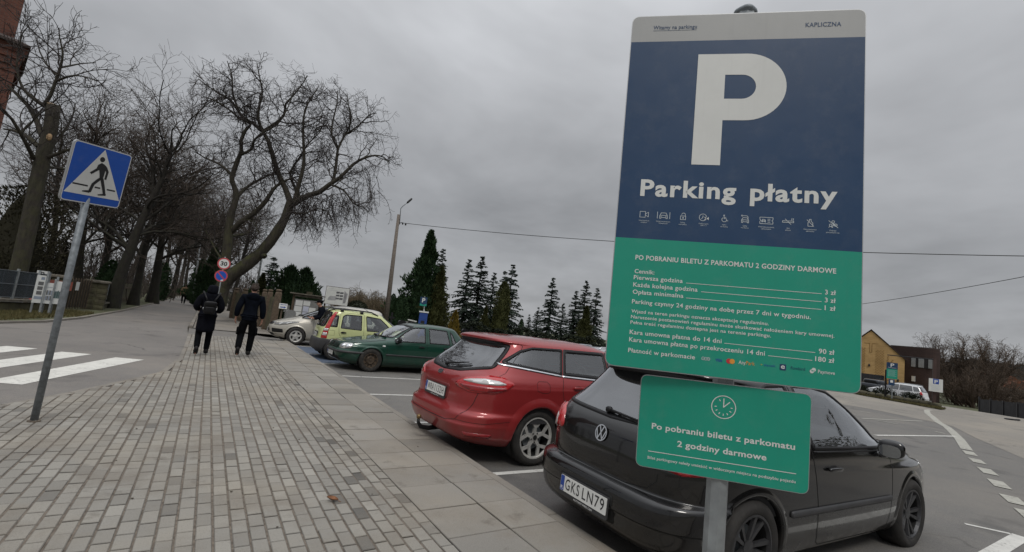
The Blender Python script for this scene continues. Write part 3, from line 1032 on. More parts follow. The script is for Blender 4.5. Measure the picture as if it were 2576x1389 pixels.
C_(223.5, iy, 9.2, 0.7, 2 * PI - 0.2); S_([(223.5, iy - 5), (223.5, iy), (220, iy + 4)]); tx('24', 227, 238.5, iy + 6.5, 8, 0, 0.01)
C_(275.5, iy - 8, 1.3); S_([(275.5, iy - 5.5), (275.8, iy + 0.5), (281, iy + 0.5), (284, iy + 6.5), (286, iy + 5.8)]); C_(276.5, iy + 3, 6, 0.3, 4.1); S_([(276, iy - 3), (280.5, iy - 3)])
carfront(327, iy + 1, 0.95); S_([(334, iy - 2), (334, iy - 7), (331, iy - 10), (321, iy - 10)]); C_(319.5, iy - 10, 1.5)
S_([(362.5, iy - 8.5), (393.5, iy - 8.5), (393.5, iy - 3), (391, iy), (393.5, iy + 3), (393.5, iy + 8.5), (362.5, iy + 8.5), (362.5, iy + 3), (365, iy), (362.5, iy - 3)], True); carfront(371.5, iy, 0.5)
for q in (-4, 0, 4): S_([(381, iy + q), (387, iy + q)])
S_([(416, iy - 2), (442, iy - 2), (442, iy + 2), (416, iy + 2)], True); S_([(422, iy - 7), (436, iy + 7)]); S_([(437, iy - 4), (438, iy - 9)]); S_([(440.5, iy - 4), (441.5, iy - 9)])
S_([(478, iy - 9), (482, iy - 9), (482, iy - 4), (486, iy), (486, iy + 9), (475, iy + 9), (475, iy), (478, iy - 4)], True); S_([(472.5, iy - 7.5), (488.5, iy + 9)])
C_(532, iy - 5.5, 3); C_(526.5, iy + 3.5, 3); C_(538, iy + 2.5, 3); S_([(522, iy - 8), (543, iy + 9)]); S_([(522, iy + 9), (526, iy + 6.5), (531, iy + 9), (532, iy + 2), (537, iy + 6)]); S_([(532, iy - 2.5), (540, iy + 6)])
for cx, a, b_, w in ((73.6, 'Parking monitorowany', 'całodobowo', 27), (123.4, 'Parking w wyznaczonych', 'miejscach', 36), (173.6, 'Parking', 'niestrzeżony', 20), (226, 'Parking czynny', '24h / 7', 24), (277, 'Opłaty', 'nie dotyczą', 18), (327, 'Opłaty', 'nie dotyczą', 18), (378, 'Wyłóż bilet za przednią', 'szybą pojazdu', 38), (429.5, 'Zakaz', 'palenia', 12), (480, 'Zakaz spożywania', 'alkoholu', 30), (531.6, 'Zakaz', 'gromadzenia się', 29)):
    wa = w if len(a) > len(b_) else w * 0.55
    wb = w if len(b_) >= len(a) else w * 0.62
    tx(a, cx - wa / 2, cx + wa / 2, 606.5, 3.1, 1, 0.006)
    tx(b_, cx - wb / 2, cx + wb / 2, 611.5, 3.1, 1, 0.006)
G.build('lettering', parent=sign, mats=[M['s_print'], M['s_faint'], M['s_navy'], M['s_red'], M['s_visa'], M['s_orange'], M['s_yellow'], M['s_navy'], M['s_navy'], M['s_green']])

# the small green board under it, on the same post
sc = 0.4 / 0.42
ctr2 = Vector((0, 0, CAM_H)) + (Vector((1.17793, 0.71193, 1.25333)) - Vector((0, 0, CAM_H))) * sc
o2, u2, v2, n2 = frame_at((0, 0, 0), -0.85766, 0.0325, 0.0219)
W2, H2 = 0.4, 0.24879 * sc
F2 = local((ctr2 - u2 * W2 / 2 + v2 * H2 / 2, u2, v2, n2), sign)
rr = rrect(W2, H2, 0.019)
G = Geo(); G.prism(rr, 0.004, shift(F2, 0, 0, -0.004))
G.box(F2[0] + F2[1] * 0.2 - F2[2] * 0.12 - F2[3] * 0.012, (0.09, 0.02, 0.03), R=Matrix((F2[1], F2[3], F2[2])).transposed())
pl = G.build('lower_board', M['alu'], sign)
G = Geo(); flat(G, F2, inset(rr, 0.0016), 0, 0.0006)
G.build('lower_face', M['s_green'], sign)
G = Geo()
k = sc / 1000
def t2(s, x0, x1, base, cap, bold=0.018):
    put_text(G, F2, s, x0 * k, x1 * k, -base * k, cap * k, bold, 0, 0.0012, 1.05)
ring(G, F2, 215 * k, -61 * k, 28.3 * k, 30.5 * k, 0, 0.0012)
for i in range(12):
    if i in (0, 1, 2, 10): continue
    a = PI / 2 - i * PI / 6
    if i in (3, 9, 6, 4, 5, 7, 8, 11):
        stroke(G, F2, [((215 + 17.5 * math.cos(a)) * k, (-61 + 17.5 * math.sin(a)) * k), ((215 + 21.5 * math.cos(a)) * k, (-61 + 21.5 * math.sin(a)) * k)], 0.0021, 0, 0.0012)
stroke(G, F2, [(215 * k, -39 * k), (214.8 * k, -61 * k), (229.5 * k, -46.5 * k)], 0.0024, 0, 0.0012)
t2('Po pobraniu biletu z parkomatu', 36.7, 386, 143.5, 15.3, 0.024)
t2('2 godziny darmowe', 105, 322, 180.8, 15.3, 0.024)
stroke(G, F2, [(31.6 * k, -204.5 * k), (390 * k, -202 * k)], 0.0018, 0, 0.0012)
t2('Bilet parkingowy należy umieścić w widocznym miejscu na podszybiu pojazdu', 31, 390, 225, 7.2, 0.014)
G.build('lower_lettering', M['s_print'], sign)

# pedestrian crossing sign
ps = thing('pedestrian_sign', 'square blue pedestrian crossing sign tilted on a leaning grey pole', 'sign', (-1.197, 6.275, 0))
top = at(246, 440, 6.3) - ps.location
pb = Vector((0.0, 0.0, 0)); pt = Vector((-1.13075, 6.19958, 2.47455)) - Vector(ps.location)
pt = pt - Vector((0.788, -0.615, 0)) * 0.068 + Vector((0.0, 0, -0.22))
dd = (pt - pb).normalized()
G = Geo(); G.tube([pb - dd * 0.1, pb + dd * (pt.length + 0.42)], 0.03, 12)
G.build('pole', M['galvdark'], ps, smooth=True)
G = Geo(); G.tube([Vector((0, 0, -0.02)), Vector((0, 0, 0.012))], 0.05, 14); G.build('pole_collar', M['sand'], ps)
o3, u3, v3, n3 = frame_at((0, 0, 0), 0.9077, 0.17, 0.115)
c3 = Vector((-1.13075, 6.19958, 2.47455)) - ps.location
F3 = (c3 - u3 * 0.3 + v3 * 0.3, u3, v3, n3)
rr = rrect(0.6, 0.6, 0.045)
G = Geo(); G.prism(rr, 0.022, shift(F3, 0, 0, -0.022)); G.build('sign_board', M['alu'], ps)
G = Geo(); flat(G, F3, inset(rr, 0.004), 1, 0.0008); flat(G, F3, inset(rr, 0.012), 0, 0.0014)
flat(G, F3, [(0.016, -0.515), (0.584, -0.515), (0.30, -0.022)], 1, 0.0022)
G.build('sign_face', parent=ps, mats=[M['s_blue'], M['s_print']])
G = Geo()
q = lambda *p: [(x / 1000, -y / 1000) for x, y in p]
lift = 0.003
flat(G, F3, circ(0.298, -0.126, 0.026), 0, lift)
flat(G, F3, q((268, 188), (300, 160), (330, 170), (352, 186), (356, 240), (352, 320), (318, 322), (300, 260))[::-1], 0, lift)
flat(G, F3, q((268, 188), (300, 214), (296, 232), (228, 296), (208, 282), (262, 226))[::-1], 0, lift + 0.0004)
flat(G, F3, q((340, 176), (364, 194), (392, 236), (388, 322), (366, 320), (366, 244), (344, 214))[::-1], 0, lift + 0.0004)
flat(G, F3, q((318, 310), (345, 322), (318, 352), (284, 396), (268, 478), (238, 478), (254, 388), (292, 336))[::-1], 0, lift + 0.0008)
flat(G, F3, q((262, 466), (254, 486), (182, 484), (182, 474), (236, 462))[::-1], 0, lift + 0.0012)
flat(G, F3, q((322, 316), (356, 312), (392, 396), (420, 470), (396, 482), (362, 404))[::-1], 0, lift + 0.0008)
flat(G, F3, q((422, 466), (424, 486), (344, 496), (342, 486), (390, 470))[::-1], 0, lift + 0.0012)
for a, b in ((76, 224), (292, 352), (420, 512)):
    flat(G, F3, q((a, 411), (b, 412), (b, 427), (a, 426))[::-1], 0, lift)
G.build('pictogram', M['ink'], ps)

# 30 limit and no-parking discs on one post
sp = thing('speed_limit_sign', 'round 30 limit sign above a no parking disc on a thin grey post', 'sign', (0.36, 25.0, 0)); sp.scale = (0.88, 0.88, 0.905)
G = Geo(); G.tube([(0.02, 0.03, -0.05), (-0.015, 0.03, 3.42)], 0.03, 10); G.build('post', M['galv'], sp, smooth=True)
for nm, z, x in (('limit_disc', 3.06, -0.01), ('no_parking_disc', 2.42, -0.03)):
    F = frame_at((x, -0.01, z), 0.12)
    G = Geo(); G.prism(circ(0, 0, 0.30, 32), 0.015, shift(F, 0, 0, -0.015), 0)
    ring(G, F, 0, 0, 0.238, 0.298, 1, 0.001)
    if nm == 'limit_disc':
        flat(G, F, circ(0, 0, 0.238, 32), 2, 0.001)
        put_text(G, F, '30', -0.15, 0.15, -0.105, 0.21, 0.03, 3, 0.003)
    else:
        flat(G, F, circ(0, 0, 0.238, 32), 4, 0.001)
        a = 0.178
        flat(G, F, [(-a - 0.02, a - 0.02), (a - 0.02, -a - 0.02), (a + 0.02, -a + 0.02), (-a + 0.02, a + 0.02)], 1, 0.002)
        flat(G, F, [(0.0, -0.27), (0.12, -0.25), (0.13, -0.17), (0.02, -0.19)], 2, 0.004)
    G.build(nm, parent=sp, mats=[M['alu'], sheeting('sign_rim_red', (0.5, 0.06, 0.07)), M['s_print'], M['ink'], M['s_blue']])

# lamp posts
def lamp_pole(label, base, top, r0, r1, m):
    t = thing('lamp_post', label, 'lamp post', (base[0], base[1], 0))
    b = Vector((0, 0, -0.1)); e = Vector(top) - t.location
    G = Geo(); G.tube([b, b.lerp(e, 0.5), e], [r0, (r0 + r1) / 2, r1], 10); G.build('pole', m, t, smooth=True)
    G = Geo(); G.tube([e, e + Vector((0.06, -0.25, 0.35)), e + Vector((0.1, -0.9, 0.55))], 0.03, 6)
    G.sbox(e + Vector((0.1, -1.15, 0.56)), (0.2, 0.55, 0.1), 0.5, None, 12, 6)
    G.build('lantern', m, t, smooth=True)
    return t
lamp_pole('slim pale steel lamp post by the footpath left of the 30 sign', (-1.25, 56, 0), at(512, 560, 56), 0.09, 0.05, M['galv'])
lamp_pole('tall grey lamp post behind the leaning trunk', (3.35, 44.9, 0), at(680, 520, 45), 0.10, 0.06, M['galv'])
M['oldpole'] = mat('weathered_concrete_pole', (0.16, 0.135, 0.115), 0.9, var=0.3, scale=9, bump=0.3, bscale=50)
lp = thing('utility_pole', 'tall weathered brown concrete pole with one lamp arm and cables', 'utility pole', (12.69, 37.93, ZL))
pt0 = Vector((0, 0, -0.1)); pt1 = at(1003, 540, 40) - lp.location
G = Geo(); G.tube([pt0, pt0.lerp(pt1, 0.5), pt1], [0.22, 0.175, 0.12], 10)
G.build('pole', M['oldpole'], lp, smooth=True)
h0 = at(1005, 565, 40) - lp.location; h1 = at(1008, 525, 40) - lp.location; h2 = at(1026, 509, 40) - lp.location
G = Geo(); G.tube([h0, h1, h1.lerp(h2, 0.3) + Vector((0, 0, 0.06)), h2], 0.035, 8); G.build('lamp_arm', M['galvdark'], lp, smooth=True)
G = Geo(); dl = (h2 - h1).normalized()
Rl = dl.to_track_quat('X', 'Z').to_matrix()
G.sbox(h2 + dl * 0.2, (0.62, 0.3, 0.16), 0.45, Rl, 16, 8); G.build('lamp_head', M['trim'], lp, smooth=True)
G = Geo(); hk = at(1012, 560, 40) - lp.location
G.tube([at(1003, 562, 40) - lp.location, hk], 0.03, 6); G.sbox(hk + Vector((0.05, 0, -0.08)), (0.12, 0.12, 0.2), 0.7, None, 10, 6)
G.sbox(hk + Vector((0.3, -0.05, -0.1)), (0.14, 0.14, 0.2), 0.7, None, 10, 6); build_split(G, 'insulator', M['black'], lp)
def cable(label, a, b, sag, r=0.02):
    P = [a.lerp(b, i / 30) - Vector((0, 0, sag * 4 * (i / 30) * (1 - i / 30))) for i in range(31)]
    o = P[0].copy()
    v, f = tube_geo([p - o for p in P], r, 5)
    tag(mesh_obj('cable', v, f, M['black'], loc=o), label, 'cable')
A_ = at(1013, 561, 40)
cable('dark overhead cable sagging from the pole with a lamp arm', A_, at(2700, 646, 34), 0.55, 0.022)
cable('lower thin cable crossing the sky at the right edge', at(1900, 788, 60), at(2700, 672, 34), 0.5, 0.018)

# parking ticket machine with its sign
pk = thing('ticket_machine', 'blue parking ticket machine cabinet under a small P sign', 'ticket machine', (11.63, 27.68, ZL))
F = frame_at((0, 0, 0), -0.39)
G = Geo(); G.box((0, 0, 0.93), (0.52, 0.35, 1.86), -0.39); G.build('cabinet', mat('machine_blue', (0.02, 0.06, 0.26), 0.4, var=0.1), pk)
G = Geo(); G.box((0, 0, 1.91), (0.6, 0.42, 0.09), -0.39); G.build('roof', M['s_print'], pk)
G = Geo(); fo = shift(F, 0, 0, 0.178)
for z in (0.5, 1.0, 1.45): stroke(G, fo, [(-0.2, z), (0.2, z)], 0.012, 0, 0.0)
flat(G, fo, [(-0.12, 1.1), (0.12, 1.1), (0.12, 1.35), (-0.12, 1.35)], 1, 0.001)
G.build('screen', parent=pk, mats=[M['s_navy'], M['ink']])
G = Geo(); G.tube([(0, 0, 1.9), (-0.08, 0.02, 2.9)], 0.028, 8); G.build('sign_pole', M['s_print'], pk)
F = frame_at((-0.2, -0.12, 2.8), -0.39)
G = Geo(); G.prism([(-0.2, -0.52), (0.24, -0.52), (0.24, 0.05), (-0.2, 0.05)], 0.03, shift(F, 0, 0, -0.03), 0)
flat(G, F, [(-0.19, -0.34), (0.23, -0.34), (0.23, 0.04), (-0.19, 0.04)], 0, 0.002)
flat(G, F, [(-0.19, -0.51), (0.23, -0.51), (0.23, -0.36), (0.02, -0.44), (-0.19, -0.36)], 2, 0.002)
put_text(G, F, 'P', -0.08, 0.12, -0.28, 0.27, 0.03, 1, 0.004)
G.build('sign_plate', parent=pk, mats=[M['s_navy'], M['s_print'], M['s_green']])
bx = thing('waste_bin', 'small black box bin with a pale lid beside the ticket machine', 'bin', tuple(at(1037, 808, 33).xy) + (ZL,))
G = Geo(); G.box((0, 0, 0.6), (0.55, 0.4, 1.2), -0.4); G.build('bin_body', M['trim'], bx)
G = Geo(); G.box((0, 0, 1.24), (0.62, 0.5, 0.07), -0.4, R=Matrix.Rotation(-0.4, 3, 'Z') @ Matrix.Rotation(0.12, 3, 'Y')); G.build('bin_lid', M['s_print'], bx)
G = Geo(); F = frame_at((0, 0, 0), -0.4); stroke(G, shift(F, 0, 0, 0.203), [(0.02, 0.9), (0.18, 0.9)], 0.06, 0, 0); G.build('bin_notice', M['s_print'], bx)

# signs across the car park
b0 = ground_at(2243, 1008, ZL)
ip = thing('parking_info_sign', 'far navy and green parking board with a white P beside the hedge', 'sign', b0)
F = frame_at(at(2232, 915, 37.2) - b0 + Vector((0, 0, 0.2)), -0.95)
pw = 0.23
G = Geo(); G.tube([(0.09, 0.02, 0), (0.09, 0.02, 1.0)], 0.035, 8); G.build('post', M['galv'], ip)
G = Geo(); G.tube([at(2227, 985, 37.4) - b0 + Vector((0, 0, -0.3)), at(2229, 930, 37.4) - b0], 0.05, 8); G.build('rear_post', M['black'], ip)
tl = at(2231, 911, 37.3) - b0
F = (tl, F[1], F[2], F[3]); hw = 0.56
G = Geo(); G.prism([(0, -1.0), (hw, -1.0), (hw, 0), (0, 0)], 0.03, shift(F, 0, 0, -0.03), 0)
flat(G, F, [(0.005, -0.38), (hw - 0.005, -0.38), (hw - 0.005, -0.005), (0.005, -0.005)], 0, 0.002)
flat(G, F, [(0.005, -0.995), (hw - 0.005, -0.995), (hw - 0.005, -0.39), (0.005, -0.39)], 1, 0.002)
put_text(G, F, 'P', 0.19, 0.38, -0.25, 0.2, 0.03, 2, 0.004)
put_text(G, F, 'Parking płatny', 0.07, 0.49, -0.33, 0.045, 0.01, 2, 0.004)
for i in range(7): stroke(G, F, [(0.07, -0.47 - 0.06 * i), (0.42 if i % 2 else 0.5, -0.47 - 0.06 * i)], 0.012, 3, 0.003)
G.build('sign_board', parent=ip, mats=[M['s_navy'], M['s_green'], M['s_print'], M['s_faint']])
G = Geo(); F2b = shift(F, 0.12, -1.03)
G.prism([(0, -0.36), (0.3, -0.36), (0.3, 0), (0, 0)], 0.03, shift(F2b, 0, 0, -0.03), 0)
flat(G, F2b, [(0.08, -0.2), (0.22, -0.2), (0.22, -0.05), (0.08, -0.05)], 1, 0.002)
G.build('small_plate', parent=ip, mats=[M['s_navy'], M['s_print']])
b1 = ground_at(2349, 1025, ZL)
wp = thing('parking_rules_sign', 'white parking rules board with a blue P on a brown post with an arm', 'sign', b1)
M['brown'] = mat('brown_paint', (0.055, 0.03, 0.025), 0.6)
pt = at(2350, 902, 36.9) - b1
G = Geo(); G.box((0, 0, pt.z / 2), (0.15, 0.15, pt.z), 0.5); G.build('post', M['brown'], wp)
G = Geo(); G.tube([pt + Vector((0, 0, -0.06)), at(2232, 893, 37.1) - b1], 0.03, 6); G.build('arm', M['black'], wp)
tl = at(2335, 951, 36.75) - b1
F = frame_at(tl, -0.98, 0, 0); hw = 0.64; hh = 0.74
F = (tl + F[3] * 0.1, F[1], F[2], F[3])
G = Geo(); G.prism([(0, -hh), (hw, -hh), (hw, 0), (0, 0)], 0.025, shift(F, 0, 0, -0.025), 0)
flat(G, F, [(0.19, -0.3), (0.46, -0.3), (0.46, -0.005), (0.19, -0.005)], 1, 0.002)
put_text(G, F, 'P', 0.25, 0.41, -0.26, 0.2, 0.03, 0, 0.004)
for i in range(6): stroke(G, F, [(0.12, -0.38 - 0.055 * i), (0.52 - 0.03 * (i % 3), -0.38 - 0.055 * i)], 0.014, 2, 0.003)
G.build('sign_board', parent=wp, mats=[M['s_print'], M['s_visa'], M['s_faint']])
# ------------------------------------------------------------ cars
def pchip(x, y, xi):
    x = np.asarray(x, float); y = np.asarray(y, float); xi = np.asarray(xi, float)
    h = np.diff(x); d = np.diff(y) / h
    m = np.zeros_like(y)
    m[0], m[-1] = d[0], d[-1]
    for i in range(1, len(x) - 1):
        if d[i - 1] * d[i] > 0:
            w1, w2 = 2 * h[i] + h[i - 1], h[i] + 2 * h[i - 1]
            m[i] = (w1 + w2) / (w1 / d[i - 1] + w2 / d[i])
    k = np.clip(np.searchsorted(x, xi) - 1, 0, len(x) - 2)
    t = (xi - x[k]) / h[k]
    return ((2 * t ** 3 - 3 * t ** 2 + 1) * y[k] + (t ** 3 - 2 * t ** 2 + t) * h[k] * m[k] + (-2 * t ** 3 + 3 * t ** 2) * y[k + 1] + (t ** 3 - t ** 2) * h[k] * m[k + 1])

class Car:
    """body from level outlines (superellipses in plan); x runs from the rear bumper forward, y to the left, z up"""
    def __init__(s, levels, xm, ds, root, body_mat):
        s.xm, s.ds, s.root, s.bm = xm, ds, root, body_mat
        A = np.array([l[:6] for l in levels], float)
        T = np.arange(len(A), dtype=float)
        ti = [0.0]
        for i in range(len(A) - 1):
            dd = max(abs(A[i + 1][0] - A[i][0]), abs(A[i + 1][1] - A[i][1]), abs(A[i + 1][2] - A[i][2]), abs(A[i + 1][3] - A[i][3]))
            k = max(2, int(math.ceil(dd / ds)))
            ti += [i + (j + 1) / k for j in range(k)]
        s.t = np.array(ti)
        s.tab = np.stack([pchip(T, A[:, c], s.t) for c in range(6)], 1)
        s.tz = np.linspace(0, len(A) - 1, 1500)
        s.zz = pchip(T, A[:, 0], s.tz)
        s.tabz = np.stack([pchip(T, A[:, c], s.tz) for c in range(6)], 1)
        s.H = A[-1, 0]
        s.holes = []                     # (mode, polygon)
        s.arch = []
    def par(s, z):
        z = np.clip(z, s.zz[0], s.zz[-1])
        return [np.interp(z, s.zz, s.tabz[:, c]) for c in range(1, 6)]
    def side_y(s, x, z):
        xr, xf, w, nr, nf = s.par(z)
        a = np.where(x > s.xm, xf - s.xm, s.xm - xr); n = np.where(x > s.xm, nf, nr)
        u = np.clip(np.abs(x - s.xm) / np.maximum(a, 1e-3), 0, 0.9999)
        return w * (1 - u ** n) ** (1 / n)
    def end_x(s, y, z, front):
        xr, xf, w, nr, nf = s.par(z)
        n = np.where(front, nf, nr)
        u = np.clip(np.abs(y) / np.maximum(w, 1e-3), 0, 0.9999)
        q = (1 - u ** n) ** (1 / n)
        return s.xm + (xf - s.xm) * q if front else s.xm - (s.xm - xr) * q
    def outline(s, z, front):
        xr, xf, w, nr, nf = [float(v) for v in s.par(z)]
        n = nf if front else nr; a = (xf - s.xm) if front else (s.xm - xr)
        th = np.linspace(0, PI / 2, 260)
        th = np.concatenate([th[:1], th[1:-1], th[-1:]])
        ex = np.cos(th) ** (2 / n); ey = np.sin(th) ** (2 / n)
        x = s.xm + (a * ex if front else -a * ex); y = w * ey
        L = np.concatenate([[0], np.cumsum(np.hypot(np.diff(x), np.diff(y)))])
        return x, y, L
    def pt(s, mode, a, b, off=0.0):
        """mode: ('side', +1/-1) a = x, b = z; ('rear',) or ('front',) a = y, b = z; ('wrapr'/'wrapf', sg) a = length round from the middle, b = z"""
        def raw(a, b):
            if mode[0] == 'side':
                return Vector((a, mode[1] * float(s.side_y(a, b)), b))
            if mode[0] == 'rear':
                return Vector((float(s.end_x(a, b, False)), a, b))
            if mode[0] == 'front':
                return Vector((float(s.end_x(a, b, True)), a, b))
            x, y, L = s.outline(b, mode[0] == 'wrapf')
            sg = mode[1]
            return Vector((float(np.interp(a, L, x)), sg * float(np.interp(a, L, y)), b))
        p = raw(a, b)
        if off:
            e = 0.012
            n = (raw(a + e, b) - raw(a - e, b)).cross(raw(a, b + e) - raw(a, b - e))
            if n.length > 1e-12:
                n.normalize()
                c = Vector((s.xm, 0, min(b, 0.9) - 0.2))
                if n.dot(p - c) < 0:
                    n = -n
                p = p + n * off
        return p
    def mirror(s, mode):
        return [mode] if mode[0] in ('rear', 'front') else [(mode[0], 1), (mode[0], -1)]
    def patch(s, name, mode, poly, m, off=0.004, skirt=0.012, h=None, parent=None, hole=None, bulge=0.0):
        """piece of surface lying on the body"""
        h = h or s.ds * 1.6
        P = dense(poly, h)
        if hole is not None:
            Q = dense(hole, h)
            pts = [Vector(p) for p in P + Q]
            n0, n1 = len(P), len(Q)
            ed = [(i, (i + 1) % n0) for i in range(n0)] + [(n0 + i, n0 + (i + 1) % n1) for i in range(n1)]
            r = delaunay_2d_cdt(pts, ed, [], 1, 1e-7)
            v2 = [tuple(v) for v in r[0]]
            f = []
            for q in r[2]:
                cx = sum(v2[i][0] for i in q) / len(q); cy = sum(v2[i][1] for i in q) / len(q)
                if not in_poly(Q, np.array([cx]), np.array([cy]))[0]:
                    f.append(tuple(q))
        else:
            v2, f = fill2d(P, h)
        cx = sum(p[0] for p in P) / len(P); cy = sum(p[1] for p in P) / len(P)
        V = []
        for p in v2:
            o = off
            if bulge:
                d = min((Vector(p) - Vector(q)).length for q in P)
                o += bulge * min(1.0, d / 0.05) ** 0.6
            V.append(s.pt(mode, p[0], p[1], o))
        F = list(f)
        if skirt:
            cnt = {}
            for q in f:
                for i in range(len(q)):
                    e = (q[i], q[(i + 1) % len(q)])
                    cnt[e] = cnt.get(e, 0) + 1
            bd = [e for e in cnt if (e[1], e[0]) not in cnt]
            low = {}
            for e in bd:
                for i in e:
                    if i not in low:
                        low[i] = len(V)
                        V.append(s.pt(mode, v2[i][0], v2[i][1], off - skirt))
            F += [(e[1], e[0], low[e[0]], low[e[1]]) for e in bd]
        ob = mesh_obj(name, V, F, m, parent or s.root)
        s._fix(ob)
        return ob
    def _fix(s, ob):
        bm = bmesh.new(); bm.from_mesh(ob.data)
        bmesh.ops.recalc_face_normals(bm, faces=bm.faces)
        bm.to_mesh(ob.data); bm.free()
    def ribbon(s, G, mode, pts, wd, off=0.0015, mi=0, h=None):
        P = dense(pts, h or s.ds * 1.4, False)
        prev = None
        for i, p in enumerate(P):
            a = Vector(P[max(i - 1, 0)]); b = Vector(P[min(i + 1, len(P) - 1)])
            d = (b - a).normalized(); q = Vector((-d.y, d.x)) * wd / 2
            l = s.pt(mode, p[0] + q.x, p[1] + q.y, off); r = s.pt(mode, p[0] - q.x, p[1] - q.y, off)
            if prev:
                G.add([prev[0], prev[1], r, l], [(0, 1, 2, 3)], mi)
            prev = (l, r)
    def window(s, name, mode, poly, gl, border=0.03, frame=None, frame_name='window_frame', black=None, sink=0.004, chrome=None):
        for md in s.mirror(mode):
            inner = inset(poly, border)
            w = s.patch(name, md, inset(poly, border - 0.008), gl, -sink, 0)
            s.patch(frame_name, md, poly, frame or M['black'], 0.003, 0.016, parent=w, hole=inner)
        s.holes.append((mode[0], inset(poly, min(border * 0.55, 0.02))))
    def build_body(s, ns_r=None, ns_f=None, lining=True, name='body'):
        ds = s.ds
        n1 = ns_r or int(1.0 * (s.tab[:, 3].max() + s.xm) / ds)
        n2 = ns_f or int(1.0 * (s.tab[:, 3].max() + s.tab[:, 2].max() - s.xm) / ds)
        V = []
        rows = len(s.t)
        for (z, xr, xf, w, nr, nf) in s.tab:
            th = np.linspace(0, PI / 2, 240)
            def half(a, n, k, sg):
                x = sg * a * np.cos(th) ** (2 / n); y = w * np.sin(th) ** (2 / n)
                x[-1] = 0; y[0] = 0
                L = np.concatenate([[0], np.cumsum(np.hypot(np.diff(x), np.diff(y)))])
                u = np.linspace(0, L[-1], k + 1)
                return s.xm + np.interp(u, L, x), np.interp(u, L, y)
            x1, y1 = half(s.xm - xr, nr, n1, -1)
            x2, y2 = half(xf - s.xm, nf, n2, 1)
            X = np.concatenate([x1, x2[::-1][1:]]); Y = np.concatenate([y1, y2[::-1][1:]])
            V.append(np.stack([np.concatenate([X, X[::-1][1:-1]]), np.concatenate([Y, -Y[::-1][1:-1]]), np.full(2 * len(X) - 2, z)], 1))
        V = np.array(V); C = V.shape[1]
        ns = n1 + n2
        i, j = np.meshgrid(np.arange(rows - 1), np.arange(C), indexing='ij')
        F = np.stack([i * C + j, i * C + (j + 1) % C, (i + 1) * C + (j + 1) % C, (i + 1) * C + j], -1).reshape(-1, 4)
        P = V.reshape(-1, 3)
        cen = P[F].mean(1)
        kill = np.zeros(len(F), bool)
        jj = j.reshape(-1)
        for mode, poly in s.holes:
            if mode == 'side':
                ok = np.abs(cen[:, 1]) > 0.25
                kill |= in_poly(poly, cen[:, 0], cen[:, 2]) & ok
            elif mode == 'rear':
                kill |= in_poly(poly, cen[:, 1], cen[:, 2]) & (cen[:, 0] < s.xm)
            elif mode == 'front':
                kill |= in_poly(poly, cen[:, 1], cen[:, 2]) & (cen[:, 0] > s.xm)
        lin_kill = kill.copy()
        for xw, zw, ra in s.arch:
            kill |= (np.hypot(cen[:, 0] - xw, cen[:, 2] - zw) < ra) & (np.abs(cen[:, 1]) > 0.4)
        Fk = F[~kill]
        ob = mesh_obj(name, P, Fk.tolist() + [tuple(range(C - 1, -1, -1))], s.bm, s.root)
        if lining:
            zc_ = cen[:, 2]
            L = F[~lin_kill & (zc_ > 0.5)]
            Q = P.copy()
            Q[:, 1] *= 0.955
            Q[:, 0] = s.xm + (Q[:, 0] - s.xm) * 0.975
            Q[:, 2] = np.where(Q[:, 2] > 1.0, Q[:, 2] - 0.03, Q[:, 2])
            mesh_obj('cabin_lining', Q, L[:, ::-1].tolist(), M['lining'], s.root)
        return ob
    def wheel_arch(s, xw, zw, ra, lip=0.05, flare=0.012, m=None, name='wheel_arch', zmin=None, w=0.045):
        s.arch.append((xw, zw, ra - 0.004))
        zmin = zmin if zmin is not None else s.zz[0] + 0.02
        for sg in (1, -1):
            prof = [(ra + lip, 0.001), (ra + lip * 0.6, flare * 0.5), (ra + 0.012, flare), (ra + 0.001, flare * 0.9), (ra - 0.008, flare * 0.3), (ra - 0.009, -w)]
            V, F = [], []
            n = 64
            rows = []
            for k in range(n + 1):
                th = -0.55 + (PI + 1.1) * k / n
                if zw + (ra) * math.sin(th) < zmin:
                    continue
                rows.append(th)
            for th in rows:
                for r, o in prof:
                    x, z = xw + r * math.cos(th), max(zw + r * math.sin(th), s.zz[0] + 0.002)
                    p = s.pt(('side', sg), x, z)
                    V.append((p.x, p.y + sg * o, p.z))
            k = len(prof)
            for i in range(len(rows) - 1):
                for q in range(k - 1):
                    F.append((i * k + q, i * k + q + 1, (i + 1) * k + q + 1, (i + 1) * k + q))
            ob = mesh_obj(name, V, F, m or s.bm, s.root)
            s._fix(ob)
        # dark housing behind the wheel
            V, F = [], []
            n = 26
            yo = float(s.side_y(xw, zw + ra * 0.6)) - 0.03
            for k in range(n + 1):
                th = -0.5 + (PI + 1.0) * k / n
                for y in (yo, 0.38):
                    V.append((xw + (ra + 0.015) * math.cos(th), sg * y, zw + (ra + 0.015) * math.sin(th)))
            F = [(2 * i, 2 * i + 1, 2 * i + 3, 2 * i + 2) for i in range(n)]
            c = len(V); V.append((xw, sg * 0.38, zw - 0.1))
            F += [(2 * i + 1, c, 2 * i + 3) for i in range(n)]
            mesh_obj('wheel_housing', V, F, M['seam'], s.root)
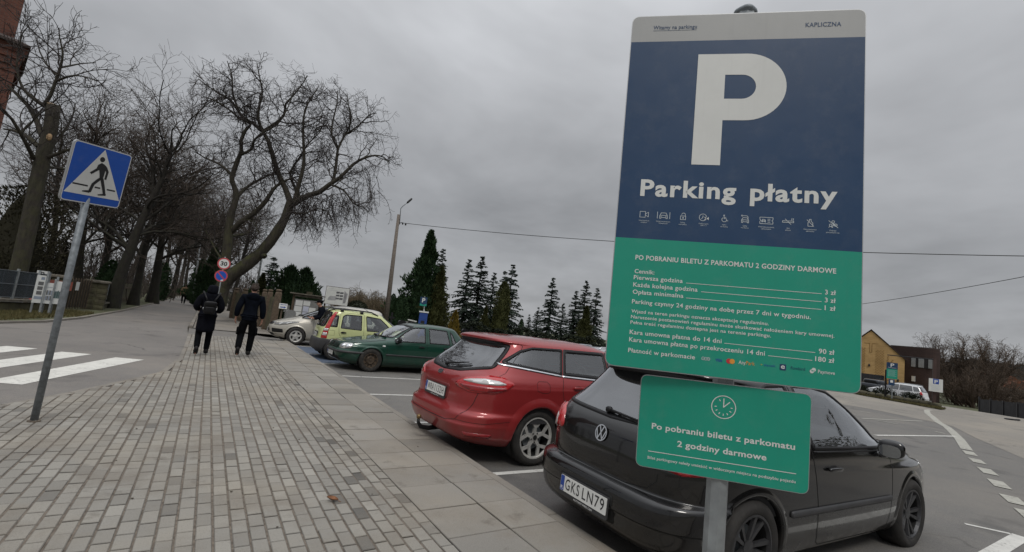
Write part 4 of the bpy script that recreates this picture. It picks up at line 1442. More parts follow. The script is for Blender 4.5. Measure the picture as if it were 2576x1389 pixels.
    def wheel(s, xw, r, y, width, rim_r, style, rim_mat, tyre_mat=None):
        for sg in (1, -1):
            hw = width / 2
            prof = [(rim_r - 0.012, -hw * 0.5), (rim_r, -hw * 0.86), (rim_r + 0.012, -hw * 0.95), ((rim_r + r) / 2, -hw * 1.04), (r - 0.03, -hw * 0.98), (r - 0.008, -hw * 0.82), (r, -hw * 0.6), (r, hw * 0.6), (r - 0.008, hw * 0.82), (r - 0.03, hw * 0.98), ((rim_r + r) / 2, hw * 1.04), (rim_r + 0.012, hw * 0.95), (rim_r, hw * 0.86), (rim_r - 0.012, hw * 0.5)]
            v, f = lathe(prof, 48)
            # tread grooves
            V = [(xw + a, sg * (y - hw) + sg * b if sg > 0 else -(y - hw) - b, r + c - 0.0) for a, b, c in v]
            V = [(xw + a, sg * ((y - hw) + b), r + c) for a, b, c in v]
            ob = mesh_obj('wheel', V, f, tyre_mat or M['rubber'], s.root); s._fix(ob)
            G = Geo()
            F = (Vector((xw, sg * (y - 0.012), r)), Vector((1 if sg < 0 else -1, 0, 0)), Vector((0, 0, 1)), Vector((0, sg, 0)))
            o, u, w, nn = F
            def disc(r0, r1, d0, d1, mi, n=40):
                A = [o + u * (r0 * math.cos(2 * PI * i / n)) + w * (r0 * math.sin(2 * PI * i / n)) + nn * d0 for i in range(n)]
                B = [o + u * (r1 * math.cos(2 * PI * i / n)) + w * (r1 * math.sin(2 * PI * i / n)) + nn * d1 for i in range(n)]
                G.add(A + B, [(i, (i + 1) % n, n + (i + 1) % n, n + i) for i in range(n)], mi)
            disc(rim_r + 0.004, rim_r - 0.012, 0.002, 0.004, 0); disc(rim_r - 0.012, rim_r - 0.022, 0.004, -0.02, 0)
            disc(rim_r - 0.022, rim_r - 0.035, -0.02, -0.11, 1); disc(rim_r - 0.03, 0.0, -0.115, -0.115, 1)
            disc(rim_r * 0.62, 0.0, -0.085, -0.08, 2)                    # brake disc
            def spoke(a, w0, w1, r0, r1, d0, d1, th=0.022):
                c_, s_ = math.cos(a), math.sin(a)
                def P(rr, t, d): return o + u * (rr * c_ - t * s_) + w * (rr * s_ + t * c_) + nn * d
                q = [P(r0, -w0 / 2, d0), P(r0, w0 / 2, d0), P(r1, w1 / 2, d1), P(r1, -w1 / 2, d1)]
                e = [P(r0, -w0 / 2 - 0.006, d0 - th), P(r0, w0 / 2 + 0.006, d0 - th), P(r1, w1 / 2 + 0.006, d1 - th), P(r1, -w1 / 2 - 0.006, d1 - th)]
                G.add(q + e, [(0, 1, 2, 3), (0, 4, 5, 1), (2, 6, 7, 3), (1, 5, 6, 2), (3, 7, 4, 0)], 0)
            rr = rim_r - 0.014
            if style == 'ten':
                for i in range(10):
                    spoke(2 * PI * i / 10 + 0.2 + (0.09 if i % 2 else -0.09), 0.020, 0.030, 0.045, rr, -0.032, -0.008)
                disc(0.055, 0.0, -0.028, -0.022, 0, 24)
            elif style == 'y5':
                for i in range(5):
                    a = 2 * PI * i / 5 + PI / 2
                    spoke(a, 0.05, 0.034, 0.03, rr * 0.56, -0.034, -0.022)
                    for q in (-1, 1):
                        c0 = Vector((math.cos(a), math.sin(a))) * rr * 0.54
                        c1 = Vector((math.cos(a + q * 0.36), math.sin(a + q * 0.36))) * rr
                        d = (c1 - c0).normalized(); t = Vector((-d.y, d.x)) * 0.017
                        pts = [c0 - t, c0 + t, c1 + t * 1.2, c1 - t * 1.2]
                        top = [o + u * p.x + w * p.y + nn * (-0.02 if k < 2 else -0.006) for k, p in enumerate(pts)]
                        bot = [p - nn * 0.022 for p in top]
                        G.add(top + bot, [(0, 1, 2, 3), (0, 4, 5, 1), (2, 6, 7, 3), (1, 5, 6, 2), (3, 7, 4, 0)], 0)
                disc(0.07, 0.0, -0.03, -0.024, 0, 24); disc(0.03, 0.0, -0.018, -0.016, 1, 16)
                for i in range(5):
                    a = 2 * PI * i / 5 + PI / 2 + PI / 5
                    G.sbox(o + u * 0.055 * math.cos(a) + w * 0.055 * math.sin(a) + nn * -0.022, (0.02, 0.012, 0.02), 0.9, None, 8, 4, 1)
            elif style == 'steel':
                disc(rr, rr * 0.72, -0.028, -0.04, 0); disc(rr * 0.72, rr * 0.5, -0.04, -0.012, 0); disc(rr * 0.5, rr * 0.22, -0.012, -0.02, 0); disc(rr * 0.22, 0, -0.02, -0.006, 0)
                for i in range(10):
                    a = 2 * PI * i / 10
                    c = o + u * rr * 0.80 * math.cos(a) + w * rr * 0.80 * math.sin(a) + nn * -0.026
                    G.sbox(c, (0.034, 0.02, 0.034), 0.9, None, 10, 5, 1)
            else:                                                         # star hub cap
                disc(rr, rr * 0.86, -0.004, -0.012, 0)
                for i in range(5):
                    a = 2 * PI * i / 5 + PI / 2
                    spoke(a, 0.11, 0.055, 0.03, rr * 0.88, -0.012, -0.01)
                disc(0.085, 0.0, -0.012, -0.002, 0, 24)
            ri = G.build('rim', parent=ob, mats=[rim_mat, M['seam'], M['galvdark']])
            s._fix(ri)
    def plate(s, mode, y, z, text, tilt=0.0, off=0.012, wd=0.52, ht=0.114, flip=1, holder=True, strip=None):
        """number plate standing on the rear (flip = 1) or front (flip = -1)"""
        p = s.pt(mode, y, z, off)
        nrm = Vector((-1 if flip > 0 else 1, 0, 0))
        nrm = (nrm * math.cos(tilt) + Vector((0, 0, 1)) * math.sin(tilt)).normalized()
        u = Vector((0, -1 if flip > 0 else 1, 0)); v = nrm.cross(u)
        if v.z < 0: v = -v
        F = (p, u, v, nrm)
        G = Geo()
        if holder:
            G.prism(rnd([(-wd / 2 - 0.008, -ht / 2 - 0.03), (wd / 2 + 0.008, -ht / 2 - 0.03), (wd / 2 + 0.008, ht / 2 + 0.008), (-wd / 2 - 0.008, ht / 2 + 0.008)], 0.01), 0.014, shift(F, 0, 0, -0.010), 2)
        G.prism(rnd([(-wd / 2, -ht / 2), (wd / 2, -ht / 2), (wd / 2, ht / 2), (-wd / 2, ht / 2)], 0.008), 0.003, shift(F, 0, 0, 0.0042), 0)
        flat(G, F, [(-wd / 2 + 0.002, -ht / 2 + 0.002), (-wd / 2 + 0.045, -ht / 2 + 0.002), (-wd / 2 + 0.045, ht / 2 - 0.002), (-wd / 2 + 0.002, ht / 2 - 0.002)], 1, 0.0077)
        ob = G.build('number_plate', parent=s.root, mats=[M['plate'], M['eu'], M['trim']])
        G = Geo()
        k = wd / 0.52
        a, b = text.split(' ')
        put_text(G, F, a, -wd / 2 + 0.062 * k, -wd / 2 + (0.062 + 0.056 * len(a)) * k, -0.036 * k, 0.078 * k, 0.002, 0, 0.0085, 1.16)
        x0 = -wd / 2 + (0.062 + 0.056 * len(a) + 0.034) * k
        put_text(G, F, b, x0, wd / 2 - 0.022 * k, -0.036 * k, 0.078 * k, 0.002, 0, 0.0085, 1.16)
        put_text(G, F, 'PL', -wd / 2 + 0.009, -wd / 2 + 0.038, -0.045 * k, 0.024 * k, 0.02, 1, 0.0085)
        if strip:
            put_text(G, F, strip, -0.09, 0.12, -ht / 2 - 0.024, 0.012, 0.01, 1, 0.0052)
        G.build('plate_lettering', parent=ob, mats=[M['ink'], M['white']])
        return ob
    def seat(s, x, y, z=0.42, bench=False):
        G = Geo()
        w = 1.2 if bench else 0.5
        R = Matrix.Rotation(-0.32, 3, 'Y')
        G.sbox((x - 0.06, y, z + 0.36), (0.16, w, 0.72), 0.45, R, 20, 12)
        G.sbox((x + 0.22, y, z + 0.02), (0.56, w, 0.2), 0.45, None, 20, 10)
        for q in ((-0.38, 0.38) if bench else (0,)):
            G.sbox((x - 0.24, y + q, z + 0.82), (0.1, 0.28, 0.2), 0.6, R, 16, 8)
            for e in (-0.06, 0.06): G.tube([(x - 0.19, y + q + e, z + 0.62), (x - 0.23, y + q + e, z + 0.78)], 0.008, 5)
        G.build('seat', M['seat'], s.root, smooth=True)
    def cabin(s, xd, xs, xrear, ysteer, z=0.42):
        s.seat(xs, 0.36, z); s.seat(xs, -0.36, z); s.seat(xrear, 0, z, True)
        G = Geo(); G.sbox((xd, 0, 0.86), (0.5, 1.36, 0.26), 0.5, None, 20, 8); G.build('dashboard', M['lining'], s.root, smooth=True)
        G = Geo()
        R = Matrix.Rotation(-1.15, 3, 'Y')
        c = Vector((xd - 0.36, ysteer, 0.92))
        n = 24
        pts = [c + R @ Vector((0.18 * math.cos(2 * PI * i / n), 0.18 * math.sin(2 * PI * i / n), 0)) for i in range(n + 1)]
        G.tube(pts, 0.015, 6, cap=False); G.tube([c, c + Vector((0.25, 0, -0.12))], 0.03, 6)
        for a in (0.2, 2.9): G.tube([c, c + R @ Vector((0.18 * math.cos(a), 0.18 * math.sin(a), 0))], 0.016, 5)
        G.build('steering_wheel', M['black'], s.root, smooth=True)
    def mirror_pair(s, x, y, z, m, glassback=True):
        for sg in (1, -1):
            G = Geo()
            G.sbox((x, sg * (y + 0.08), z + 0.02), (0.10, 0.19, 0.15), 0.72, Matrix.Rotation(sg * -0.18, 3, 'Z'), 24, 14)
            G.sbox((x + 0.03, sg * (y - 0.02), z - 0.05), (0.12, 0.14, 0.05), 0.7, None, 14, 8)
            ob = G.build('wing_mirror', m, s.root, smooth=True)
            G = Geo()
            P = [(-0.0565, 0.074 * math.copysign(abs(math.cos(t)) ** 0.7, math.cos(t)), 0.054 * math.copysign(abs(math.sin(t)) ** 0.7, math.sin(t))) for t in [2 * PI * i / 28 for i in range(28)]]
            R = Matrix.Rotation(sg * -0.18, 3, 'Z')
            G.add([Vector((x - 0.010, sg * (y + 0.08), z + 0.02)) + R @ Matrix.Rotation(-0.3, 3, 'Y') @ Vector(p) for p in P], [tuple(range(28)) if sg < 0 else tuple(range(27, -1, -1))])
            G.build('mirror_glass', M['mirror'], ob)
    def handle(s, x, z, m, L=0.19, keyhole=True):
        for sg in (1, -1):
            G = Geo()
            p = s.pt(('side', sg), x, z, 0.02)
            G.sbox(p, (L, 0.03, 0.032), 0.55, None, 18, 8)
            q = s.pt(('side', sg), x, z - 0.004, -0.002)
            ob = G.build('door_handle', m, s.root, smooth=True)
            G = Geo()
            G.sbox(q, (L * 0.75, 0.008, 0.066), 0.8, None, 18, 6)
            G.build('handle_recess', M['seam'], ob, smooth=True)
    def wiper(s, mode, a, b, off=0.018):
        G = Geo()
        n = 8
        P = [s.pt(mode, a[0] + (b[0] - a[0]) * i / n, a[1] + (b[1] - a[1]) * i / n, off) for i in range(n + 1)]
        G.tube(P, [0.014 - 0.008 * i / n for i in range(n + 1)], 6)
        Q = [s.pt(mode, a[0] + (b[0] - a[0]) * (0.25 + 0.85 * i / n), a[1] + (b[1] - a[1]) * (0.25 + 0.85 * i / n) - 0.008, 0.008) for i in range(n + 1)]
        G.tube(Q, 0.006, 5)
        G.sbox(P[0], (0.05, 0.06, 0.05), 0.8, None, 12, 8)
        G.build('wiper', M['black'], s.root, smooth=True)
    def underside(s, L):
        G = Geo()
        G.box((L / 2, 0, 0.22), (L - 0.7, 1.0, 0.10))
        G.tube([(0.5, -0.35, 0.24), (1.1, -0.35, 0.22)], 0.09, 10)
        G.build('underbody', M['seam'], s.root)
def emblem_vw(car, mode, y, z, r, flip=1, tilt=0.0):
    p = car.pt(mode, y, z, 0.004)
    nrm = Vector((-1 if flip > 0 else 1, 0, 0)); nrm = (nrm * math.cos(tilt) + Vector((0, 0, 1)) * math.sin(tilt)).normalized()
    u = Vector((0, -1 if flip > 0 else 1, 0)); v = nrm.cross(u)
    if v.z < 0: v = -v
    F = (p, u, v, nrm)
    G = Geo()
    G.prism(circ(0, 0, r, 36), 0.006, F, 1)
    ring(G, F, 0, 0, r * 0.86, r, 0, 0.0075, 36)
    k = r
    stroke(G, F, [(-0.36 * k, 0.80 * k), (0, 0.06 * k), (0.36 * k, 0.80 * k)], 0.17 * k, 0, 0.0078)
    stroke(G, F, [(-0.80 * k, 0.34 * k), (-0.38 * k, -0.74 * k), (0, 0.02 * k), (0.38 * k, -0.74 * k), (0.80 * k, 0.34 * k)], 0.16 * k, 0, 0.0079)
    G.build('emblem', parent=car.root, mats=[M['chrome'], M['seam']])
M['mirror'] = mat('mirror_glass', (0.6, 0.63, 0.65), 0.03, 1.0, var=0.02)

SEAM = 0.007
# ---- black hatchback behind the sign -------------------------------------------------
M['p_black'] = paint('black_car_paint', (0.003, 0.003, 0.0035), 0.0, 0.25, (0.060, 0.053, 0.045), 0.5, 0.16, 0.5, 1.0)
hb = thing('parked_car', 'black three-door hatchback parked right behind the tall parking sign', 'car', (2.587, 2.613, ZL), -0.048)
hb.rotation_euler.y = 0.008; hb.scale = (1.016,) * 3
lv = [(0.17, 0.3, 3.92, 0.76, 5.2, 5.2), (0.21, 0.14, 4.06, 0.81, 5.2, 5.2), (0.3, 0.035, 4.17, 0.858, 5.2, 5.2), (0.41, 0.005, 4.2, 0.874, 5.2, 5.2), (0.425, -0.006, 4.204, 0.876, 5.2, 5.2), (0.52, 0, 4.204, 0.879, 5.2, 5.2), (0.565, 0.018, 4.195, 0.88, 5.2, 5.2), (0.585, 0.05, 4.19, 0.88, 4.3, 5.2), (0.595, 0.088, 4.185, 0.88, 4.5, 5.2), (0.66, 0.088, 4.15, 0.879, 4.6, 5.2), (0.74, 0.094, 4.08, 0.877, 4.7, 5.2), (0.8, 0.102, 3.97, 0.873, 4.7, 4.2), (0.87, 0.115, 3.74, 0.866, 4.7, 4.2), (0.93, 0.148, 3.44, 0.855, 4.7, 4.2), (0.985, 0.2, 3.16, 0.838, 4.8, 3.8), (1.03, 0.255, 3.06, 0.815, 5, 4), (1.12, 0.37, 2.9, 0.77, 5, 4.2), (1.22, 0.475, 2.71, 0.725, 5.2, 4.3), (1.31, 0.56, 2.51, 0.685, 5.4, 4.3), (1.355, 0.59, 2.4, 0.662, 5.6, 4.2), (1.375, 0.52, 2.35, 0.65, 5.6, 4.2), (1.385, 0.485, 2.32, 0.643, 5.6, 4.2), (1.41, 0.475, 2.23, 0.618, 5.2, 4), (1.44, 0.57, 2.09, 0.56, 4.6, 4), (1.465, 0.86, 1.94, 0.44, 4, 4), (1.478, 1.16, 1.8, 0.28, 3, 3), (1.483, 1.44, 1.64, 0.06, 3, 3)]
c = Car(lv, 1.56, 0.024, hb, M['p_black'])
sd_front = rnd([(1.47, 0.945), (2.74, 0.925), (2.80, 0.955), (2.62, 1.10), (2.38, 1.262), (2.12, 1.375), (1.86, 1.408), (1.50, 1.405)], [.03, .02, .03, .5, .5, .3, .3, .03])
c.window('side_window', ('side', 1), sd_front, M['glass'], 0.024)
sd_rear = rnd([(0.86, 0.99), (1.40, 0.948), (1.41, 1.402), (1.12, 1.385), (0.94, 1.30), (0.80, 1.10)], [.1, .03, .03, .15, .2, .12])
c.window('rear_side_window', ('side', 1), sd_rear, M['glassdark'], 0.024)
rw = rnd([(-0.71, 1.0), (0, 0.972), (0.71, 1.0), (0.60, 1.35), (0, 1.362), (-0.60, 1.35)], [.05, .5, .05, .07, .5, .07])
c.window('rear_window', ('rear',), rw, M['glassdark'], 0.025)
ws = rnd([(-0.70, 1.0), (0.70, 1.0), (0.55, 1.40), (0, 1.425), (-0.55, 1.40)], [.06, .06, .08, .5, .08])
c.window('windscreen', ('front',), ws, M['glass'], 0.05)
for xw in (0.74, 3.318):
    c.wheel_arch(xw, 0.315, 0.355, 0.045, 0.010)
    c.wheel(xw, 0.316, 0.868, 0.225, 0.222, 'ten', M['alloydark'])
c.build_body()
c.cabin(2.75, 1.75, 1.0, 0.37)
c.underside(4.2)
tl = rnd([(0.47, 0.79), (0.52, 0.91), (0.66, 0.972), (0.97, 0.94), (1.01, 0.87), (0.96, 0.785), (0.70, 0.755)], [.05, .08, .08, .08, .08, .08, .06])
for sg in (1, -1):
    lamp = c.patch('tail_light', ('wrapr', sg), tl, M['red_lens'], 0.006, 0.02, 0.03, bulge=0.018)
    for (cx, cy, r, m) in ((0.64, 0.83, 0.052, M['clear_lens']), (0.71, 0.915, 0.042, M['red_lens_dark'])):
        c.patch('lamp_reflector', ('wrapr', sg), circ(cx, cy, r, 22), m, 0.024, 0.006, 0.03, parent=lamp, bulge=0.004)
G = Geo()
for sg in (1, -1):
    c.ribbon(G, ('side', sg), [(1.44, 1.41), (1.435, 0.95), (1.47, 0.80), (1.52, 0.55), (1.54, 0.36), (1.57, 0.27), (1.64, 0.235), (2.70, 0.225), (2.79, 0.27), (2.82, 0.50), (2.82, 0.86), (2.78, 0.925)], SEAM)
    c.ribbon(G, ('side', sg), [(0.42, 0.60), (0.40, 0.50), (0.38, 0.36)], SEAM)
    c.ribbon(G, ('side', sg), [(2.86, 0.955), (3.05, 0.91), (3.45, 0.855), (3.75, 0.79)], SEAM)
    c.ribbon(G, ('wrapr', sg), [(0.0, 0.594), (0.30, 0.597), (0.48, 0.62), (0.545, 0.68), (0.55, 0.73)], SEAM)
    c.ribbon(G, ('wrapr', sg), [(0.60, 0.90), (0.60, 0.97), (0.63, 1.0)], SEAM)
    c.ribbon(G, ('wrapr', sg), [(0.275, 0.418), (0.6, 0.418), (0.9, 0.415), (1.15, 0.42)], 0.006)
build_split(G, 'panel_gap', M['seam'], hb)
for sg in (1, -1):
    c.patch('rubbing_strip', ('side', sg), rnd([(1.15, 0.49), (2.80, 0.49), (2.80, 0.535), (1.15, 0.535)], .02), M['trim'], 0.014, 0.016)
    c.patch('beading', ('side', sg), [(1.47, 0.925), (2.76, 0.905), (2.76, 0.918), (1.47, 0.938)], M['black'], 0.005, 0.006)
c.handle(1.74, 0.80, M['p_black'], 0.2)
c.mirror_pair(2.56, 0.87, 0.94, M['p_black'])
c.wiper(('rear',), (0.06, 1.012), (-0.40, 0.995))
emblem_vw(c, ('rear',), 0.0, 0.86, 0.062, 1, 0.2)
c.patch('plate_recess', ('rear',), rnd([(-0.30, 0.315), (0.30, 0.315), (0.29, 0.505), (-0.29, 0.505)], .03), M['seam'], 0.0025, 0.004)
c.plate(('rear',), 0, 0.425, 'GKS LN79', 0.03, 0.012, strip='AUTOFIT·WĘG·CEN')
for sg in (1, -1):
    c.patch('headlight', ('wrapf', sg), rnd([(0.55, 0.62), (0.98, 0.64), (1.05, 0.76), (0.75, 0.75), (0.55, 0.68)], .04), M['clear_lens'], 0.006, 0.02, 0.04)
# roof aerial
G = Geo(); G.tube([(0.85, 0, 1.458), (0.72, 0, 1.50), (0.5, 0, 1.60)], [0.02, 0.006, 0.003], 6); G.build('aerial', M['black'], hb, smooth=True)

# ---- red estate ----------------------------------------------------------------------
M['p_red'] = paint('red_car_paint', (0.285, 0.024, 0.026), 0.25, 0.36, (0.15, 0.085, 0.07), 0.45, 0.18, 0.6)
es = thing('parked_car', 'dusty red estate car with towbar backed up to the kerb', 'car', (2.45, 5.292, ZL), 0.03)
lv = [(0.2, 0.36, 4.55, 0.78, 4.8, 5.2), (0.24, 0.2, 4.68, 0.84, 4.8, 5.2), (0.32, 0.06, 4.79, 0.9, 4.8, 5.2), (0.42, 0.012, 4.82, 0.925, 4.8, 5.2), (0.455, 0, 4.83, 0.93, 4.8, 5.2), (0.475, 0.012, 4.83, 0.93, 4.8, 5.2), (0.56, 0.02, 4.82, 0.935, 4.8, 5.2), (0.6, 0.045, 4.8, 0.937, 4.1, 5.2), (0.66, 0.075, 4.76, 0.938, 4.2, 5.2), (0.74, 0.078, 4.68, 0.938, 4.3, 5.2), (0.84, 0.088, 4.5, 0.935, 4.4, 4.4), (0.885, 0.092, 4.36, 0.935, 4.4, 4.4), (0.92, 0.1, 4.18, 0.928, 4.4, 4.4), (0.965, 0.125, 3.98, 0.915, 4.5, 4.4), (1.01, 0.175, 3.7, 0.895, 4.5, 3.6), (1.06, 0.26, 3.52, 0.868, 4.6, 4), (1.15, 0.36, 3.3, 0.82, 4.8, 4), (1.26, 0.5, 3, 0.762, 5, 4), (1.35, 0.585, 2.76, 0.715, 5, 4), (1.395, 0.61, 2.64, 0.695, 5, 4), (1.405, 0.56, 2.58, 0.685, 5, 4), (1.415, 0.545, 2.54, 0.675, 5, 4), (1.435, 0.545, 2.44, 0.645, 5, 4), (1.465, 0.61, 2.28, 0.57, 4.4, 4), (1.488, 0.9, 2.12, 0.44, 4, 4), (1.497, 1.2, 1.98, 0.28, 3, 3), (1.5, 1.5, 1.75, 0.06, 3, 3)]
c = Car(lv, 1.65, 0.027, es, M['p_red'])
q1 = rnd([(0.50, 1.165), (1.372, 1.075), (1.475, 1.395), (0.98, 1.385), (0.80, 1.335)], [.03, .02, .03, .22, .2])
c.window('rear_side_window', ('side', 1), q1, M['glass'], 0.03)
q2 = rnd([(1.385, 1.073), (2.235, 1.035), (2.275, 1.40), (1.488, 1.395)], [.02, .02, .03, .03])
c.window('side_window', ('side', 1), q2, M['glass'], 0.045)
q3 = rnd([(2.248, 1.03), (3.25, 1.03), (2.98, 1.18), (2.68, 1.335), (2.48, 1.39), (2.288, 1.40)], [.02, .06, .4, .4, .1, .03])
c.window('front_side_window', ('side', 1), q3, M['glass'], 0.03)
rw = rnd([(-0.71, 1.09), (-0.36, 1.01), (0, 0.99), (0.36, 1.01), (0.71, 1.09), (0.59, 1.385), (0, 1.40), (-0.59, 1.385)], [.05, .3, .5, .3, .05, .04, .5, .04])
c.window('rear_window', ('rear',), rw, M['glassdark'], 0.038)
ws = rnd([(-0.74, 1.05), (0.74, 1.05), (0.60, 1.40), (0, 1.44), (-0.60, 1.40)], [.06, .06, .08, .5, .08])
c.window('windscreen', ('front',), ws, M['glass'], 0.05)
for xw in (1.03, 3.88):
    c.wheel_arch(xw, 0.33, 0.372, 0.10, 0.022)
    c.wheel(xw, 0.33, 0.905, 0.235, 0.238, 'y5', M['alloy'])
c.build_body()
c.cabin(3.2, 2.1, 1.25, 0.38, 0.45)
c.underside(4.8)
red_o = rnd([(0.38, 0.875), (0.56, 0.965), (0.80, 1.02), (0.98, 1.01), (1.20, 0.945), (1.10, 0.875), (0.96, 0.825), (0.66, 0.815)], [.04, .1, .1, .1, .03, .08, .1, .06])
for sg in (1, -1):
    lamp = c.patch('tail_light', ('wrapr', sg), red_o, M['red_lens'], 0.006, 0.02, 0.03, bulge=0.004)
    c.patch('clear_reflector', ('wrapr', sg), rnd([(0.52, 0.93), (0.64, 0.958), (0.80, 0.978), (0.96, 0.968), (1.10, 0.937), (0.98, 0.920), (0.76, 0.918)], [.02, .08, .08, .08, .02, .08, .1]), M['clear_lens'], 0.0125, 0.003, 0.03, parent=lamp)
    c.patch('dark_lens', ('wrapr', sg), rnd([(0.47, 0.89), (1.12, 0.90), (1.05, 0.862), (0.95, 0.838), (0.68, 0.832)], .03), M['red_lens_dark'], 0.012, 0.004, 0.03, parent=lamp)
    c.patch('bumper_reflector', ('wrapr', sg), rnd([(0.70, 0.335), (0.70, 0.385), (1.06, 0.375), (0.98, 0.33)], .015), M['red_lens_dark'], 0.004, 0.006)
    for q, a, b in ((0, (0.50, 1.143), (1.36, 1.053)), (1, (1.38, 1.051), (2.22, 1.013)), (2, (2.24, 1.012), (3.24, 1.008))):
        c.patch('chrome_strip', ('side', sg), [a, b, (b[0], b[1] + 0.024), (a[0] - 0.01, a[1] + 0.024)], M['chrome'], 0.007, 0.008)
G = Geo()
for sg in (1, -1):
    c.ribbon(G, ('wrapr', sg), [(0.0, 0.462), (0.45, 0.468), (0.60, 0.50), (0.68, 0.60), (0.74, 0.70), (0.78, 0.82)], SEAM)
    c.ribbon(G, ('wrapr', sg), [(0.78, 0.82), (0.84, 0.93), (0.90, 1.01), (0.91, 1.06), (0.86, 1.18), (0.80, 1.30), (0.77, 1.38), (0.745, 1.42)], SEAM)
    c.ribbon(G, ('wrapr', sg), [(0.60, 0.50), (0.95, 0.49), (1.2, 0.52), (1.5, 0.54)], 0.004)
    c.ribbon(G, ('side', sg), [(1.38, 1.05), (1.345, 0.90), (1.40, 0.70), (1.47, 0.60)], SEAM)
    c.ribbon(G, ('side', sg), [(2.245, 1.0), (2.24, 0.7), (2.26, 0.40), (2.3, 0.30)], SEAM)
    c.ribbon(G, ('side', sg), [(1.02, 0.865), (0.95, 0.885), (0.945, 0.97), (0.97, 0.995), (1.10, 0.995), (1.14, 0.96), (1.14, 0.88), (1.10, 0.862), (1.02, 0.865)], 0.005)
    c.ribbon(G, ('side', sg), [(3.3, 1.0), (3.36, 0.7), (3.40, 0.4)], SEAM)
build_split(G, 'panel_gap', M['seam'], es)
c.handle(1.62, 0.93, M['p_red']); c.handle(2.55, 0.92, M['p_red'])
c.mirror_pair(3.0, 0.92, 1.05, M['p_red'])
c.wiper(('rear',), (0.02, 1.03), (-0.36, 1.10), 0.03)
p = c.pt(('rear',), 0, 0.955, 0.004)
G = Geo(); Fe = (p, Vector((0, -1, 0)), Vector((0.45, 0, 0.89)), Vector((-0.89, 0, 0.45)))
G.prism([(0.062 * math.cos(t), 0.030 * math.sin(t)) for t in [2 * PI * i / 30 for i in range(30)]], 0.007, Fe, 0)
flat(G, Fe, [(0.053 * math.cos(t), 0.0225 * math.sin(t)) for t in [2 * PI * i / 30 for i in range(30)]], 1, 0.0085)
put_text(G, Fe, 'Ford', -0.034, 0.034, -0.010, 0.019, 0.02, 0, 0.0095)
G.build('emblem', parent=es, mats=[M['chrome'], M['trim']])
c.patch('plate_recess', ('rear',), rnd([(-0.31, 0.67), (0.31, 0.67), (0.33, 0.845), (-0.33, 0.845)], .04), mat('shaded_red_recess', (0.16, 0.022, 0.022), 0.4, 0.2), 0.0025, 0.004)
c.plate(('rear',), 0, 0.745, 'WRA 1132H', 0.06, 0.012, strip='VIP·AUTO')
G = Geo(); G.tube([(0.20, 0, 0.27), (0.05, 0, 0.255), (-0.06, 0, 0.275), (-0.10, 0, 0.33), (-0.10, 0, 0.37)], [0.03, 0.028, 0.026, 0.02, 0.016], 10)
G.build('towbar', M['black'], es, smooth=True)
G = Geo(); G.sbox((-0.10, 0, 0.395), (0.06, 0.06, 0.06), 1.0, None, 16, 10); G.build('tow_ball', mat('brass_ball', (0.2, 0.13, 0.06), 0.45, 0.7), es, smooth=True)

# ---- dark green hatchback, nose to the kerb ------------------------------------------
M['p_green'] = paint('green_car_paint', (0.008, 0.050, 0.032), 0.25, 0.34, (0.05, 0.055, 0.045), 0.45, 0.15, 0.6)
gh = thing('parked_car', 'dark green hatchback with rusty steel wheels parked nose to the kerb', 'car', (2.906 + 4.15 * 0.965 * math.cos(0.032), 12.82 + 4.15 * 0.965 * math.sin(0.032), ZL), PI + 0.032)
gh.scale = (0.965,) * 3
lv = [(0.17, 0.3, 3.84, 0.73, 4.4, 5.2), (0.22, 0.12, 3.98, 0.8, 4.4, 5.2), (0.31, 0.03, 4.09, 0.845, 4.2, 5.2), (0.42, 0, 4.13, 0.858, 4.2, 5.2), (0.49, 0, 4.15, 0.864, 4.2, 5.2), (0.53, 0.02, 4.135, 0.866, 4.2, 5.2), (0.56, 0.05, 4.1, 0.866, 4.3, 5.2), (0.64, 0.06, 4.08, 0.866, 4.4, 5.2), (0.7, 0.07, 4.06, 0.864, 4.4, 4.4), (0.74, 0.085, 4.01, 0.86, 4.4, 4.4), (0.785, 0.1, 3.84, 0.855, 4.4, 4.4), (0.83, 0.12, 3.58, 0.848, 4.4, 4.4), (0.88, 0.15, 3.24, 0.838, 4.5, 4.4), (0.925, 0.18, 2.95, 0.822, 4.6, 4), (0.98, 0.22, 2.84, 0.795, 4.8, 4.4), (1.08, 0.31, 2.66, 0.745, 5, 4.6), (1.18, 0.41, 2.47, 0.7, 5, 4.6), (1.27, 0.5, 2.29, 0.655, 5, 4.4), (1.32, 0.55, 2.17, 0.63, 5, 4.2), (1.36, 0.6, 2.05, 0.595, 4.8, 4), (1.395, 0.72, 1.9, 0.525, 4.4, 4), (1.42, 0.95, 1.74, 0.41, 4, 4), (1.434, 1.2, 1.62, 0.26, 3, 3), (1.44, 1.4, 1.52, 0.06, 3, 3)]
c = Car(lv, 1.46, 0.026, gh, M['p_green'])
f1 = rnd([(1.72, 0.89), (2.70, 0.865), (2.58, 0.96), (2.34, 1.15), (2.12, 1.285), (1.98, 1.325), (1.70, 1.335)], [.03, .04, .1, .5, .3, .1, .03])
c.window('side_window', ('side', 1), f1, M['glass'], 0.03)
f2 = rnd([(0.90, 0.895), (1.60, 0.89), (1.60, 1.335), (0.98, 1.32)], [.04, .03, .03, .06])
c.window('rear_side_window', ('side', 1), f2, M['glass'], 0.03)
f3 = rnd([(0.66, 0.93), (0.83, 0.91), (0.90, 1.30), (0.80, 1.24)], [.04, .03, .03, .06])
c.window('quarter_window', ('side', 1), f3, M['glassdark'], 0.025)
ws = rnd([(-0.70, 0.955), (0, 0.935), (0.70, 0.955), (0.545, 1.335), (0, 1.365), (-0.545, 1.335)], [.06, .5, .06, .08, .5, .08])
c.window('windscreen', ('front',), ws, M['glass'], 0.035)
